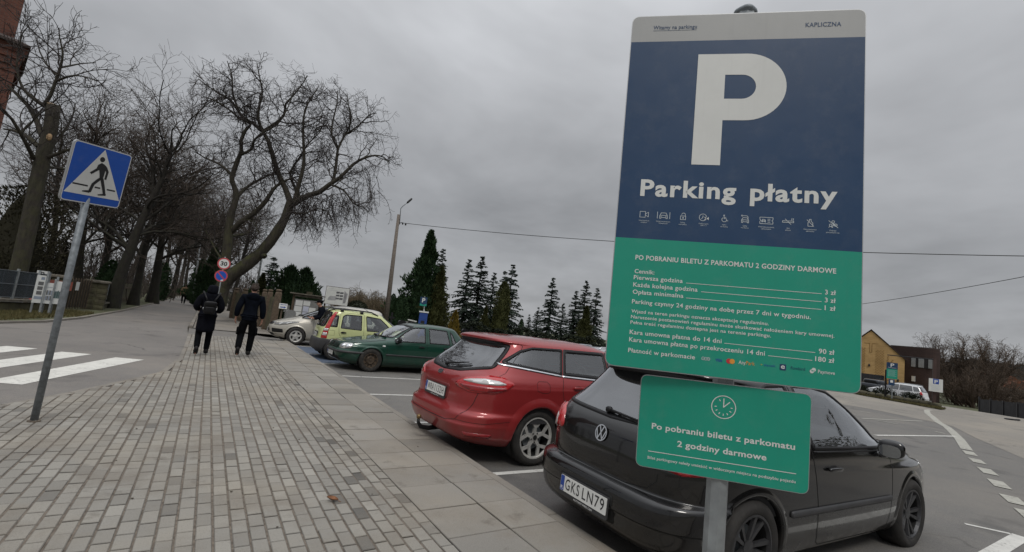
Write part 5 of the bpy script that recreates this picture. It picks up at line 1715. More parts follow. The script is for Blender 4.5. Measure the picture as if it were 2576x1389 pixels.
c.window('rear_window', ('rear',), rnd([(-0.62, 0.99), (0.62, 0.99), (0.52, 1.30), (-0.52, 1.30)], .06), M['glassdark'], 0.04)
for xw in (0.74, 3.27):
    c.wheel_arch(xw, 0.31, 0.345, 0.045, 0.012)
    c.wheel(xw, 0.312, 0.850, 0.20, 0.195, 'steel', M['steelrust'], mat('dusty_tyre', (0.018, 0.017, 0.016), 0.9, var=0.4, scale=14, col2=(0.04, 0.036, 0.031)))
c.build_body(); c.cabin(2.55, 1.75, 1.0, 0.36, 0.38); c.underside(4.1)
for sg in (1, -1):
    hl = c.patch('headlight', ('wrapf', sg), rnd([(0.50, 0.575), (0.68, 0.565), (0.84, 0.60), (0.88, 0.68), (0.78, 0.725), (0.58, 0.72), (0.50, 0.69)], .05), M['clear_lens'], 0.006, 0.02, 0.03, bulge=0.012)
    for cx in (0.60, 0.75):
        c.patch('lamp_reflector', ('wrapf', sg), circ(cx, 0.645, 0.052, 18), M['chrome'], 0.02, 0.004, 0.03, parent=hl)
    c.patch('bumper_strip', ('wrapf', sg), rnd([(0.0, 0.465), (1.3, 0.465), (1.3, 0.52), (0.0, 0.52)], .008), M['trim'], 0.012, 0.016)
    c.patch('indicator', ('side', sg), rnd([(2.92, 0.705), (3.0, 0.705), (3.0, 0.74), (2.92, 0.74)], .016), M['white'], 0.01, 0.012)
    c.patch('rubbing_strip', ('side', sg), rnd([(1.14, 0.475), (2.88, 0.475), (2.88, 0.515), (1.14, 0.515)], .012), M['trim'], 0.014, 0.016)
    c.patch('tail_light', ('wrapr', sg), rnd([(0.5, 0.66), (0.95, 0.68), (0.95, 0.88), (0.6, 0.9)], .05), M['red_lens'], 0.006, 0.02)
c.patch('grille', ('front',), rnd([(-0.46, 0.565), (0.46, 0.565), (0.42, 0.70), (-0.42, 0.70)], .03), M['seam'], 0.003, 0.006)
G = Geo()
for z in (0.595, 0.63, 0.665): c.ribbon(G, ('front',), [(-0.44, z), (0.44, z)], 0.016, 0.010)
G.build('grille_bars', M['p_green'], gh)
c.patch('lower_grille', ('front',), rnd([(-0.55, 0.27), (0.55, 0.27), (0.52, 0.36), (-0.52, 0.36)], .02), M['seam'], 0.003, 0.005)
emblem_vw(c, ('front',), 0, 0.635, 0.065, -1, 0.2)
c.plate(('front',), 0, 0.42, 'GKA 0716', 0.0, 0.016, flip=-1)
G = Geo()
for sg in (1, -1):
    c.ribbon(G, ('side', sg), [(2.86, 0.88), (2.86, 0.5), (2.80, 0.25), (1.75, 0.23), (1.66, 0.4), (1.66, 1.37)], SEAM)
    c.ribbon(G, ('side', sg), [(1.66, 0.24), (1.25, 0.24), (1.1, 0.4), (0.95, 0.6), (0.86, 0.8), (0.86, 1.33)], SEAM)
    c.ribbon(G, ('wrapf', sg), [(0.42, 0.70), (0.5, 0.74), (0.85, 0.75)], SEAM)
    c.ribbon(G, ('side', sg), [(3.85, 0.74), (3.4, 0.80), (2.9, 0.885)], SEAM)
build_split(G, 'panel_gap', M['seam'], gh)
c.handle(1.84, 0.77, M['black']); c.handle(1.05, 0.78, M['black'])
c.mirror_pair(2.56, 0.84, 0.90, M['black'])
for y in (0.5, -0.15): c.wiper(('front',), (y, 0.955), (y - 0.5, 0.975))

# ---- pale green tall hatchback -------------------------------------------------------
M['p_lime'] = paint('pale_green_car_paint', (0.56, 0.60, 0.29), 0.05, 0.36, (0.2, 0.18, 0.13), 0.35, 0.15, 0.5)
pn = thing('parked_car', 'pale lime green tall hatchback with roof rails and upright red tail lights', 'car', (2.815, 15.0, ZL), -0.031)
lv = [(0.2, 0.22, 3.35, 0.68, 4.6, 5), (0.25, 0.08, 3.44, 0.745, 4.6, 5), (0.33, 0.01, 3.51, 0.775, 4.4, 5), (0.44, 0, 3.538, 0.787, 4.4, 5), (0.56, 0.01, 3.53, 0.79, 4.4, 5), (0.605, 0.035, 3.5, 0.792, 4.5, 5), (0.62, 0.075, 3.49, 0.792, 4.8, 5), (0.7, 0.085, 3.44, 0.793, 5, 5), (0.8, 0.095, 3.32, 0.792, 5, 4.2), (0.88, 0.105, 3.14, 0.788, 5, 4.2), (0.95, 0.125, 2.92, 0.78, 5, 3.4), (1.01, 0.15, 2.7, 0.767, 5.2, 3.8), (1.07, 0.175, 2.56, 0.75, 5.2, 4.2), (1.18, 0.22, 2.38, 0.722, 5.4, 4.5), (1.3, 0.275, 2.18, 0.692, 5.4, 4.5), (1.4, 0.325, 2.01, 0.664, 5.4, 4.5), (1.45, 0.36, 1.91, 0.64, 5.2, 4.3), (1.49, 0.42, 1.79, 0.59, 4.8, 4), (1.52, 0.58, 1.65, 0.49, 4.4, 4), (1.54, 0.85, 1.5, 0.32, 3.4, 3.4), (1.548, 1.05, 1.3, 0.08, 3, 3)]
c = Car(lv, 1.18, 0.028, pn, M['p_lime'])
c.window('quarter_window', ('side', 1), rnd([(0.29, 0.97), (0.535, 0.975), (0.555, 1.335), (0.34, 1.335)], .04), M['glass'], 0.05)
c.window('rear_side_window', ('side', 1), rnd([(0.62, 0.955), (1.25, 0.945), (1.22, 1.40), (0.75, 1.385), (0.655, 1.33)], [.04, .03, .03, .15, .1]), M['glass'], 0.022)
c.window('side_window', ('side', 1), rnd([(1.40, 0.94), (2.26, 0.975), (2.02, 1.20), (1.80, 1.37), (1.34, 1.405)], [.04, .06, .4, .1, .04]), M['glass'], 0.022)
c.window('rear_window', ('rear',), rnd([(-0.62, 0.955), (0.62, 0.955), (0.555, 1.41), (0, 1.435), (-0.555, 1.41)], [.06, .06, .08, .5, .08]), M['glassdark'], 0.03)
c.window('windscreen', ('front',), rnd([(-0.66, 1.05), (0.66, 1.05), (0.55, 1.42), (0, 1.45), (-0.55, 1.42)], .07), M['glass'], 0.04)
for xw in (0.55, 2.85):
    c.wheel_arch(xw, 0.29, 0.325, 0.04, 0.012, M['trim'])
    c.wheel(xw, 0.29, 0.785, 0.185, 0.185, 'star', M['alloy'])
c.build_body(); c.cabin(2.3, 1.5, 0.85, 0.35, 0.5); c.underside(3.5)
for sg in (1, -1):
    lamp = c.patch('tail_light', ('wrapr', sg), rnd([(0.60, 0.62), (0.80, 0.62), (0.80, 0.93), (0.735, 1.20), (0.685, 1.425), (0.60, 1.425), (0.615, 1.20), (0.655, 0.93)], [.02, .02, .1, .2, .03, .03, .2, .1]), M['red_lens'], 0.008, 0.02, 0.03, bulge=0.01)
    for z0, z1, m in ((0.845, 0.915, 'clear_lens'), (0.705, 0.79, 'clear_lens')):
        c.patch('lamp_reflector', ('wrapr', sg), [(0.645, z0), (0.785, z0), (0.785, z1), (0.645, z1)], M[m], 0.02, 0.004, 0.03, parent=lamp)
    c.patch('bumper', ('wrapr', sg), rnd([(0.0, 0.215), (0.78, 0.215), (1.06, 0.42), (1.10, 0.55), (0.92, 0.612), (0.0, 0.612)], [0, .05, .05, .05, .05, 0]), M['trim'], 0.010, 0.016)
    G = Geo()
    P = [c.pt(('side', sg), x, z, 0.0) for x, z in ((0.32, 1.43), (0.45, 1.465), (1.0, 1.485), (1.5, 1.475), (1.72, 1.44))]
    P = [Vector((p.x, sg * (abs(p.y) + 0.0), p.z + (0.0 if i in (0, 4) else 0.055))) for i, p in enumerate(P)]
    G.tube(P, 0.022, 8); 
    for q in (0.62, 1.2): 
        a = c.pt(('side', sg), q, 1.455); G.box((q, a.y, 1.50), (0.09, 0.045, 0.10))
    G.build('roof_rail', M['trim'], pn, smooth=True)
    c.patch('headlight', ('wrapf', sg), rnd([(0.45, 0.62), (0.85, 0.66), (0.9, 0.8), (0.5, 0.74)], .05), M['clear_lens'], 0.006, 0.02)
G = Geo()
for sg in (1, -1):
    c.ribbon(G, ('side', sg), [(0.59, 1.43), (0.575, 0.95), (0.60, 0.8), (0.75, 0.55), (0.95, 0.28), (1.30, 0.26), (1.315, 0.9), (1.28, 1.44), (0.68, 1.43), (0.59, 1.39)], SEAM)
    c.ribbon(G, ('side', sg), [(1.32, 0.26), (2.3, 0.26), (2.42, 0.45), (2.42, 0.95)], SEAM)
    c.ribbon(G, ('side', sg), [(0.30, 0.73), (0.30, 0.87), (0.47, 0.87), (0.47, 0.73), (0.30, 0.73)], 0.005)
build_split(G, 'panel_gap', M['seam'], pn)
c.handle(0.72, 0.84, M['black'], 0.17); c.handle(1.50, 0.83, M['black'], 0.17)
c.mirror_pair(2.1, 0.80, 1.0, M['black'])
c.patch('plate_recess', ('rear',), rnd([(-0.31, 0.64), (0.31, 0.64), (0.29, 0.79), (-0.29, 0.79)], .03), M['trim'], 0.003, 0.004)
c.plate(('rear',), 0, 0.70, 'GKA 4Y25', 0.0, 0.014, holder=False)
c.wiper(('rear',), (0.0, 0.98), (-0.35, 1.02))
G = Geo(); G.tube([(1.6, 0, 1.525), (1.45, 0, 1.60), (1.2, 0, 1.72)], [0.012, 0.005, 0.003], 5); G.build('aerial', M['black'], pn)

# ---- champagne people carrier --------------------------------------------------------
M['p_champ'] = paint('champagne_car_paint', (0.50, 0.475, 0.415), 0.4, 0.36, (0.2, 0.18, 0.15), 0.3, 0.15, 0.5)
zf = thing('parked_car', 'champagne silver people carrier, nose out, beside the man in a cap', 'car', (2.03 + 4.467 * math.cos(-0.078), 19.35 + 4.467 * math.sin(-0.078), ZL), PI - 0.078)
ZAF = [(0.20, 0.30, 4.18, .78, 4.4, 3.0), (0.25, 0.12, 4.30, .84, 4.4, 2.9), (0.34, 0.03, 4.40, .885, 4.2, 2.8), (0.45, 0.0, 4.45, .898, 4.2, 2.8), (0.55, 0.0, 4.467, .90, 4.2, 2.8), (0.62, 0.03, 4.455, .90, 4.2, 2.8), (0.70, 0.06, 4.41, .90, 4.4, 2.8), (0.76, 0.07, 4.34, .90, 4.4, 2.8), (0.82, 0.085, 4.20, .897, 4.4, 2.9), (0.88, 0.10, 4.02, .893, 4.5, 3.0), (0.94, 0.115, 3.82, .887, 4.6, 3.2), (0.99, 0.13, 3.66, .878, 4.6, 3.6), (1.04, 0.15, 3.52, .862, 4.8, 4.2), (1.14, 0.20, 3.30, .825, 5, 4.6), (1.26, 0.26, 3.03, .785, 5, 4.6), (1.38, 0.33, 2.76, .74, 5, 4.6), (1.48, 0.40, 2.52, .695, 5, 4.6), (1.54, 0.46, 2.34, .65, 5, 4.4), (1.585, 0.55, 2.14, .58, 4.8, 4), (1.615, 0.75, 1.95, .46, 4.4, 4), (1.63, 1.1, 1.8, .28, 3.4, 3.4), (1.635, 1.4, 1.6, .06, 3, 3)]
def people_carrier(root, pm, gl, ds, front=True):
    c = Car(ZAF, 1.5, ds, root, pm)
    c.window('quarter_light', ('side', 1), rnd([(2.90, 0.995), (3.48, 0.985), (3.10, 1.20), (2.92, 1.29)], [.03, .03, .2, .05]), gl, 0.022)
    c.window('side_window', ('side', 1), rnd([(1.85, 1.0), (2.84, 0.995), (2.84, 1.33), (2.55, 1.46), (1.85, 1.50)], .04), gl, 0.022)
    c.window('rear_side_window', ('side', 1), rnd([(0.85, 1.03), (1.78, 1.0), (1.78, 1.50), (0.95, 1.48)], .04), gl, 0.022)
    c.window('tail_side_window', ('side', 1), rnd([(0.36, 1.08), (0.77, 1.035), (0.86, 1.46), (0.55, 1.43)], .05), gl, 0.022)
    c.window('windscreen', ('front',), rnd([(-0.76, 1.07), (0, 1.045), (0.76, 1.07), (0.60, 1.52), (0, 1.56), (-0.60, 1.52)], [.06, .5, .06, .08, .5, .08]), gl, 0.035)
    c.window('rear_window', ('rear',), rnd([(-0.68, 1.06), (0.68, 1.06), (0.58, 1.48), (-0.58, 1.48)], .06), M['glassdark'], 0.04)
    for xw in (0.835, 3.538):
        c.wheel_arch(xw, 0.315, 0.355, 0.05, 0.014)
        c.wheel(xw, 0.315, 0.885, 0.205, 0.205, 'star', M['alloy'])
    c.build_body(); c.underside(4.4)
    for sg in (1, -1):
        c.patch('tail_light', ('wrapr', sg), rnd([(0.68, 0.80), (0.92, 0.80), (0.88, 1.0), (0.80, 1.10), (0.72, 1.10)], .04), M['red_lens'], 0.006, 0.02)
        hl = c.patch('headlight', ('wrapf', sg), rnd([(0.46, 0.655), (0.72, 0.665), (0.92, 0.71), (1.12, 0.81), (1.08, 0.85), (0.86, 0.83), (0.60, 0.765), (0.46, 0.70)], .04), M['grey_lens'], 0.006, 0.02, 0.035, bulge=0.01)
        for cx, cz in ((0.68, 0.715), (0.89, 0.77)):
            c.patch('lamp_reflector', ('wrapf', sg), circ(cx, cz, 0.05, 16), M['clear_lens'], 0.019, 0.003, 0.03, parent=hl)
        c.patch('air_intake', ('wrapf', sg), rnd([(0.42, 0.38), (0.86, 0.40), (0.86, 0.53), (0.42, 0.53)], .03), M['seam'], 0.003, 0.004)
    G = Geo()
    for sg in (1, -1):
        c.ribbon(G, ('side', sg), [(3.0, 0.98), (2.98, 0.5), (2.9, 0.27), (1.9, 0.26), (1.82, 0.5), (1.82, 1.53)], SEAM)
        c.ribbon(G, ('side', sg), [(1.82, 0.27), (1.35, 0.27), (1.1, 0.6), (0.82, 1.0), (0.88, 1.5)], SEAM)
        c.ribbon(G, ('wrapf', sg), [(0.45, 0.72), (0.9, 0.855), (1.3, 0.875)], SEAM)
        c.ribbon(G, ('wrapf', sg), [(0.0, 0.32), (0.8, 0.33), (1.15, 0.34)], 0.008)
    build_split(G, 'panel_gap', M['seam'], root)
    c.patch('grille', ('front',), rnd([(-0.36, 0.66), (0.36, 0.66), (0.44, 0.76), (-0.44, 0.76)], .03), M['seam'], 0.004, 0.006)
    G = Geo(); c.ribbon(G, ('front',), [(-0.41, 0.735), (0.41, 0.735)], 0.03, 0.014); G.build('grille_bar', M['chrome'], root)
    c.patch('lower_intake', ('front',), rnd([(-0.42, 0.28), (0.42, 0.28), (0.40, 0.36), (-0.40, 0.36)], .02), M['seam'], 0.003, 0.004)
    c.handle(2.02, 0.92, pm); c.handle(1.05, 0.93, pm)
    c.mirror_pair(3.05, 0.90, 1.05, pm)
    return c
M['grey_lens'] = mat('smoky_lens', (0.22, 0.22, 0.215), 0.15, 0.3, var=0.3, scale=50, coat=1.0)
c = people_carrier(zf, M['p_champ'], M['glassdark'], 0.032)
c.plate(('front',), 0, 0.47, 'GKA 82YU', 0.0, 0.014, flip=-1)
c.cabin(3.2, 2.15, 1.3, 0.38, 0.5)
for y in (0.55, -0.1): c.wiper(('front',), (y, 1.065), (y - 0.55, 1.10))

# ---- cars farther off ----------------------------------------------------------------
M['p_white'] = paint('white_car_paint', (0.62, 0.63, 0.65), 0.0, 0.35, (0.3, 0.28, 0.25), 0.3, 0.15, 0.5)
M['p_dark'] = paint('dark_car_paint', (0.03, 0.035, 0.045), 0.2, 0.35, (0.12, 0.11, 0.1), 0.4, 0.15, 0.6)
def rails(root):
    for sg in (1, -1):
        G = Geo(); G.tube([(0.5, sg * 0.62, 1.56), (0.65, sg * 0.6, 1.64), (2.0, sg * 0.6, 1.645), (2.2, sg * 0.62, 1.56)], 0.02, 6); G.build('roof_rail', M['galv'], root, smooth=True)
tp = at(2255, 985, 60)
tv_ = thing('parked_car', 'white people carrier with roof rails parked behind the hedge', 'car', (0, 0, 0), 0)
c = people_carrier(tv_, M['p_white'], M['glassdark'], 0.05); rails(tv_)
# placing the far cars
th = math.radians(90)
cpos = at(2256, 991, 56)
tv_.location = (cpos.x - 2.2 * math.cos(th), cpos.y - 2.2 * math.sin(th), float(zlot(cpos.x, cpos.y)) + 0.0)
tv_.rotation_euler = (0, 0, th)

def recolour(root, loc, rz, label, table):
    r = dup(root, loc, rz, label)
    def sw(o):
        for ch in o.children:
            if any(m and m.name in table for m in ch.data.materials):
                ch.data = ch.data.copy()
                for i, m in enumerate(ch.data.materials):
                    if m and m.name in table:
                        ch.data.materials[i] = table[m.name]
            sw(ch)
    sw(r)
    return r
q = at(1475, 862, 15.9)
M['p_silver'] = paint('silver_car_paint', (0.45, 0.46, 0.48), 0.5, 0.35, (0.25, 0.24, 0.22), 0.3, 0.15, 0.5)
sv = recolour(gh, (q.x - 0.6, q.y, ZL), math.radians(8), 'silver hatchback with roof rails mostly hidden behind the red estate roof', {'green_car_paint': M['p_silver']}); sv.scale = (0.955, 0.955, 0.90)
for sg in (1, -1):
    G = Geo(); G.tube([(0.75, sg * 0.56, 1.36), (0.9, sg * 0.55, 1.45), (1.7, sg * 0.55, 1.455), (1.95, sg * 0.57, 1.35)], 0.022, 6); G.build('roof_rail', M['chrome'], sv, smooth=True)

# black pickup behind the white people carrier
pk_ = thing('parked_car', 'dark pickup truck by the yellow building door', 'car', tuple(at(2205, 985, 68).xy) + (float(zlot(66, 18)),), math.radians(70))
G = Geo(); G.sbox((-1.6, 0, 0.95), (2.3, 1.8, 0.75), 0.25, None, 20, 10); G.build('load_bed', M['p_dark'], pk_, smooth=True)
G = Geo(); G.sbox((0.3, 0, 0.95), (2.2, 1.8, 0.8), 0.3, None, 20, 10); G.sbox((1.9, 0, 0.85), (1.6, 1.78, 0.66), 0.35, None, 20, 10); G.sbox((0.2, 0, 1.5), (1.9, 1.5, 0.62), 0.4, None, 20, 10); G.build('body', M['p_dark'], pk_, smooth=True)
G = Geo()
for s_ in (1, -1): G.sbox((0.2, s_ * 0.71, 1.5), (1.45, 0.08, 0.36), 0.35, None, 16, 6)
G.build('side_window', M['black'], pk_, smooth=True)
for x_ in (-1.6, 1.7):
    for s_ in (1, -1):
        v_, f_ = lathe([(0.2, -0.1), (0.36, -0.12), (0.38, 0), (0.36, 0.12), (0.2, 0.1), (0.02, 0.08)], 24)
        mesh_obj('wheel', [(a + x_, b + s_ * 0.8, d + 0.38) for a, b, d in v_], f_, M['rubber'], pk_)

# ------------------------------------------------------------ people
def skin_geo(nodes, edges, subd=2):
    """nodes: name -> (position, rx, ry)"""
    names = list(nodes)
    me = bpy.data.meshes.new('s')
    me.from_pydata([nodes[n][0] for n in names], [(names.index(a), names.index(b)) for a, b in edges], [])
    o = bpy.data.objects.new('s', me); COL.objects.link(o)
    o.modifiers.new('Skin', 'SKIN').use_smooth_shade = True
    for i, n in enumerate(names):
        me.skin_vertices[0].data[i].radius = nodes[n][1:3]
    me.skin_vertices[0].data[0].use_root = True
    ss = o.modifiers.new('Sub', 'SUBSURF'); ss.levels = subd; ss.render_levels = subd
    dg = bpy.context.evaluated_depsgraph_get()
    em = bpy.data.meshes.new_from_object(o.evaluated_get(dg))
    v = [tuple(x.co) for x in em.vertices]; f = [tuple(p.vertices) for p in em.polygons]
    COL.objects.unlink(o); bpy.data.objects.remove(o); bpy.data.meshes.remove(me); bpy.data.meshes.remove(em)
    return v, f
def skin_part(name, nodes, edges, m, parent, subd=2):
    v, f = skin_geo(nodes, edges, subd)
    return mesh_obj(name, v, f, m, parent)
def chain(prefix, pts):
    n = {}; e = []
    for i, p in enumerate(pts):
        n[prefix + str(i)] = p
        if i: e.append((prefix + str(i - 1), prefix + str(i)))
    return n, e
M['skin'] = mat('skin', (0.36, 0.19, 0.135), 0.55, var=0.1)
M['hair'] = mat('brown_hair', (0.035, 0.022, 0.015), 0.7, var=0.4, scale=60, bump=0.4, bscale=120)
M['navy_coat'] = mat('padded_navy_cloth', (0.0045, 0.005, 0.008), 0.9, spec=0.08, var=0.4, scale=10, bump=0.5, bscale=16)
M['blue_coat'] = mat('dark_blue_jacket_cloth', (0.0035, 0.005, 0.009), 0.9, spec=0.08, var=0.4, scale=9, bump=0.4, bscale=20)
M['trouser'] = mat('black_trouser_cloth', (0.003, 0.0035, 0.0045), 0.9, spec=0.08, var=0.35, scale=14, bump=0.35, bscale=25)
M['shoe'] = mat('dark_shoe', (0.012, 0.011, 0.011), 0.6, spec=0.2, var=0.3, scale=20)
M['leather'] = mat('black_leather', (0.006, 0.006, 0.007), 0.4, spec=0.25, var=0.3, scale=30, bump=0.2)

def person(name, label, loc, rz, J, clothes, hair=True, head_yaw=0.0, scale=1.0):
    """J: joints; +y is the walking direction, z up.  The body is one skinned surface, clothes lie over it."""
    r = thing(name, label, 'person', loc, rz)
    r.scale = (scale,) * 3
    N = {'pelvis': (J['pelvis'], 0.105, 0.08), 'waist': (J['waist'], 0.115, 0.085), 'chest': (J['chest'], 0.145, 0.105), 'neckb': (J['neckb'], 0.075, 0.07), 'neck': (J['neck'], 0.055, 0.055),
         'jaw': (J['jaw'], 0.062, 0.072), 'face': (J['face'], 0.076, 0.092), 'crown': (J['crown'], 0.055, 0.065)}
    E = [('pelvis', 'waist'), ('waist', 'chest'), ('chest', 'neckb'), ('neckb', 'neck'), ('neck', 'jaw'), ('jaw', 'face'), ('face', 'crown')]
    nose = Vector(J['face']) + Vector((math.sin(head_yaw) * 0.10, math.cos(head_yaw) * 0.10, -0.02))
    N['nose'] = (tuple(nose), 0.014, 0.016); E.append(('face', 'nose'))
    for s, k in ((1, 'r'), (-1, 'l')):
        N['ear' + k] = (tuple(Vector(J['face']) + Vector((s * 0.083 * math.cos(head_yaw), -s * 0.083 * math.sin(head_yaw), -0.01))), 0.012, 0.022); E.append(('face', 'ear' + k))
        N['sh' + k] = (J['sh' + k], 0.062, 0.062); N['el' + k] = (J['el' + k], 0.045, 0.045); N['wr' + k] = (J['wr' + k], 0.029, 0.025); N['palm' + k] = (J['palm' + k], 0.038, 0.018)
        E += [('chest', 'sh' + k), ('sh' + k, 'el' + k), ('el' + k, 'wr' + k), ('wr' + k, 'palm' + k)]
        d = (Vector(J['palm' + k]) - Vector(J['wr' + k])).normalized()
        fwd = Vector((0, 1, 0)); fwd = (fwd - d * fwd.dot(d)).normalized()
        inn = d.cross(fwd) * (1 if k == 'l' else -1)
        for i, (o, L) in enumerate(((0.03, 0.07), (0.01, 0.08), (-0.01, 0.075), (-0.03, 0.058))):
            b = Vector(J['palm' + k]) + fwd * o + d * 0.03
            m_ = b + d * L * 0.55 + inn * 0.008; t = m_ + d * L * 0.4 + inn * 0.022
            for q, p, rr in ((0, b, 0.011), (1, m_, 0.009), (2, t, 0.007)): N['f%s%d%d' % (k, i, q)] = (tuple(p), rr, rr)
            E += [('palm' + k, 'f%s%d0' % (k, i)), ('f%s%d0' % (k, i), 'f%s%d1' % (k, i)), ('f%s%d1' % (k, i), 'f%s%d2' % (k, i))]
        tb = Vector(J['palm' + k]) + fwd * 0.04 - d * 0.015; tt = tb + fwd * 0.025 + d * 0.045 + inn * 0.012
        N['th%s0' % k] = (tuple(tb), 0.012, 0.012); N['th%s1' % k] = (tuple(tt), 0.008, 0.008)
        E += [('palm' + k, 'th%s0' % k), ('th%s0' % k, 'th%s1' % k)]
        N['hip' + k] = (J['hip' + k], 0.07, 0.07); N['kn' + k] = (J['kn' + k], 0.058, 0.058); N['an' + k] = (J['an' + k], 0.03, 0.03); N['toe' + k] = (J['toe' + k], 0.04, 0.026)
        E += [('pelvis', 'hip' + k), ('hip' + k, 'kn' + k), ('kn' + k, 'an' + k), ('an' + k, 'toe' + k)]
    skin_part('body', N, E, M['skin'], r)
    # eyes and mouth
    G = Geo(); fc = Vector(J['face']); rot = Matrix.Rotation(-head_yaw, 3, 'Z')
    for s in (1, -1): G.sbox(fc + rot @ Vector((s * 0.03, 0.083, 0.012)), (0.024, 0.012, 0.012), 1.0, None, 10, 6)
    G.sbox(fc + rot @ Vector((0, 0.078, -0.065)), (0.045, 0.012, 0.009), 1.0, None, 10, 6)
    G.build('eyes_and_mouth', mat('dark_feature', (0.08, 0.03, 0.025), 0.5), r, smooth=True)
    for s, k in ((1, 'r'), (-1, 'l')):
        a = Vector(J['an' + k]); t = Vector(J['toe' + k])
        d = (t - a); fl = d.normalized()
        heel = a - fl * 0.06 + Vector((0, 0, -0.045)) if abs(fl.z) < 0.6 else a + Vector((0, -0.05, 0.02))
        n_, e_ = chain('s', [(tuple(a + (Vector(J['kn' + k]) - a).normalized() * 0.09), 0.05, 0.052), (tuple(a + Vector((0, 0, -0.02))), 0.05, 0.056), (tuple(a.lerp(t, 0.6)), 0.05, 0.036), (tuple(t), 0.046, 0.028)])
        n_['h'] = (tuple(heel), 0.036, 0.03); e_.append(('s1', 'h'))
        skin_part('shoe', n_, e_, clothes.get('shoe', M['shoe']), r)
    # trousers
    N2 = {'p': (Vector(J['pelvis']) + Vector((0, 0, 0.05)), 0.168, 0.125)}; E2 = []
    N2['b'] = (Vector(J['pelvis']) + Vector((0, 0, -0.03)), 0.165, 0.13); E2.append(('p', 'b'))
    for k in 'rl':
        h, kn, an = (Vector(J[q + k]) for q in ('hip', 'kn', 'an'))
        tr = clothes.get('leg', 1.0)
        N2['h' + k] = (h, 0.108 * tr, 0.112 * tr); N2['m' + k] = (h.lerp(kn, 0.5), 0.096 * tr, 0.1 * tr); N2['k' + k] = (kn, 0.080 * tr, 0.082 * tr); N2['c' + k] = (kn.lerp(an, 0.5), 0.074 * tr, 0.076 * tr); N2['a' + k] = (an + (kn - an).normalized() * 0.01, 0.066 * tr, 0.068 * tr)
        E2 += [('b', 'h' + k), ('h' + k, 'm' + k), ('m' + k, 'k' + k), ('k' + k, 'c' + k), ('c' + k, 'a' + k)]
    skin_part('trousers', {k: (tuple(v[0]),) + v[1:] for k, v in N2.items()}, E2, M['trouser'], r)
    if clothes.get('cargo'):
        G = Geo()
        for s, k in ((1, 'r'), (-1, 'l')):
            p = Vector(J['hip' + k]).lerp(Vector(J['kn' + k]), 0.72)
            G.sbox(p + Vector((s * 0.085, -0.02, 0)), (0.06, 0.15, 0.19), 0.4, None, 14, 8)
        G.build('cargo_pocket', M['trouser'], r, smooth=True)
    # jacket or coat
    m = clothes['coat']
    th = clothes.get('thick', 0.03)
    N3 = {'w': (Vector(J['waist']), 0.155 + th, 0.115 + th), 'c': (Vector(J['chest']), 0.165 + th, 0.118 + th), 'n': (Vector(J['neckb']), 0.10, 0.088), 'cl': (Vector(J['neck']) + Vector((0, -0.01, 0.0)), 0.078, 0.075)}
    E3 = [('w', 'c'), ('c', 'n'), ('n', 'cl')]
    prev = 'w'
    for i, (z, rx, ry) in enumerate(clothes['hem']):
        nm = 'hem%d' % i
        N3[nm] = (Vector((J['pelvis'][0] * 0.6, J['pelvis'][1] - 0.0, z)), rx, ry); E3.append((prev, nm)); prev = nm
    for k in 'rl':
        s_, e_, w_ = (Vector(J[q + k]) for q in ('sh', 'el', 'wr'))
        N3['s' + k] = (s_, 0.082 + th * 0.6, 0.085 + th * 0.6); N3['u' + k] = (s_.lerp(e_, 0.5), 0.070 + th * 0.6, 0.072 + th * 0.6); N3['e' + k] = (e_, 0.062 + th * 0.6, 0.064 + th * 0.6); N3['f' + k] = (e_.lerp(w_, 0.5), 0.056 + th * 0.5, 0.058 + th * 0.5); N3['x' + k] = (e_.lerp(w_, 0.94), 0.046 + th * 0.4, 0.046 + th * 0.4)
        E3 += [('c', 's' + k), ('s' + k, 'u' + k), ('u' + k, 'e' + k), ('e' + k, 'f' + k), ('f' + k, 'x' + k)]
    skin_part(clothes.get('name', 'jacket'), {k: (tuple(v[0]),) + v[1:] for k, v in N3.items()}, E3, m, r)
    if hair:
        G = Geo(); fc = Vector(J['face'])
        R = Matrix.Rotation(-head_yaw, 3, 'Z')
        G.sbox(fc + R @ Vector((0, -0.018, 0.035)), (0.178, 0.205, 0.20), 0.95, R, 24, 16)
        for _ in range(60):
            a = rng.uniform(0, 2 * PI); h = rng.uniform(-0.05, 0.12)
            p = fc + R @ Vector((0.088 * math.cos(a) * (1 - max(0, h) * 3.0), -0.018 + 0.1 * math.sin(a) * (1 - max(0, h) * 3.0), 0.035 + h * 0.85))
            if (p - fc).y > 0.05 and h < 0.03: continue
            G.sbox(p, (0.03, 0.03, 0.045), 1.0, None, 6, 4)
        G.build('hair', M['hair'], r, smooth=True)
    return r

# the walking man
mp = ground_at(606, 896)
man_sc = 0.985
J = dict(pelvis=(0, 0, 0.93), waist=(0.005, 0.015, 1.10), chest=(0, 0.03, 1.33), neckb=(0, 0.045, 1.47), neck=(0, 0.06, 1.53), jaw=(0, 0.085, 1.59), face=(0, 0.085, 1.65), crown=(0, 0.075, 1.715),
         shr=(0.20, 0.03, 1.42), elr=(0.265, 0.02, 1.15), wrr=(0.28, 0.10, 0.91), palmr=(0.278, 0.125, 0.85), shl=(-0.20, 0.03, 1.42), ell=(-0.27, -0.03, 1.16), wrl=(-0.285, 0.03, 0.92), palml=(-0.285, 0.05, 0.86),
         hipr=(0.10, 0, 0.88), knr=(0.115, 0.09, 0.50), anr=(0.10, 0.06, 0.085), toer=(0.115, 0.20, 0.032), hipl=(-0.10, 0, 0.88), knl=(-0.12, 0.07, 0.50), anl=(-0.125, -0.27, 0.19), toel=(-0.12, -0.20, 0.045))
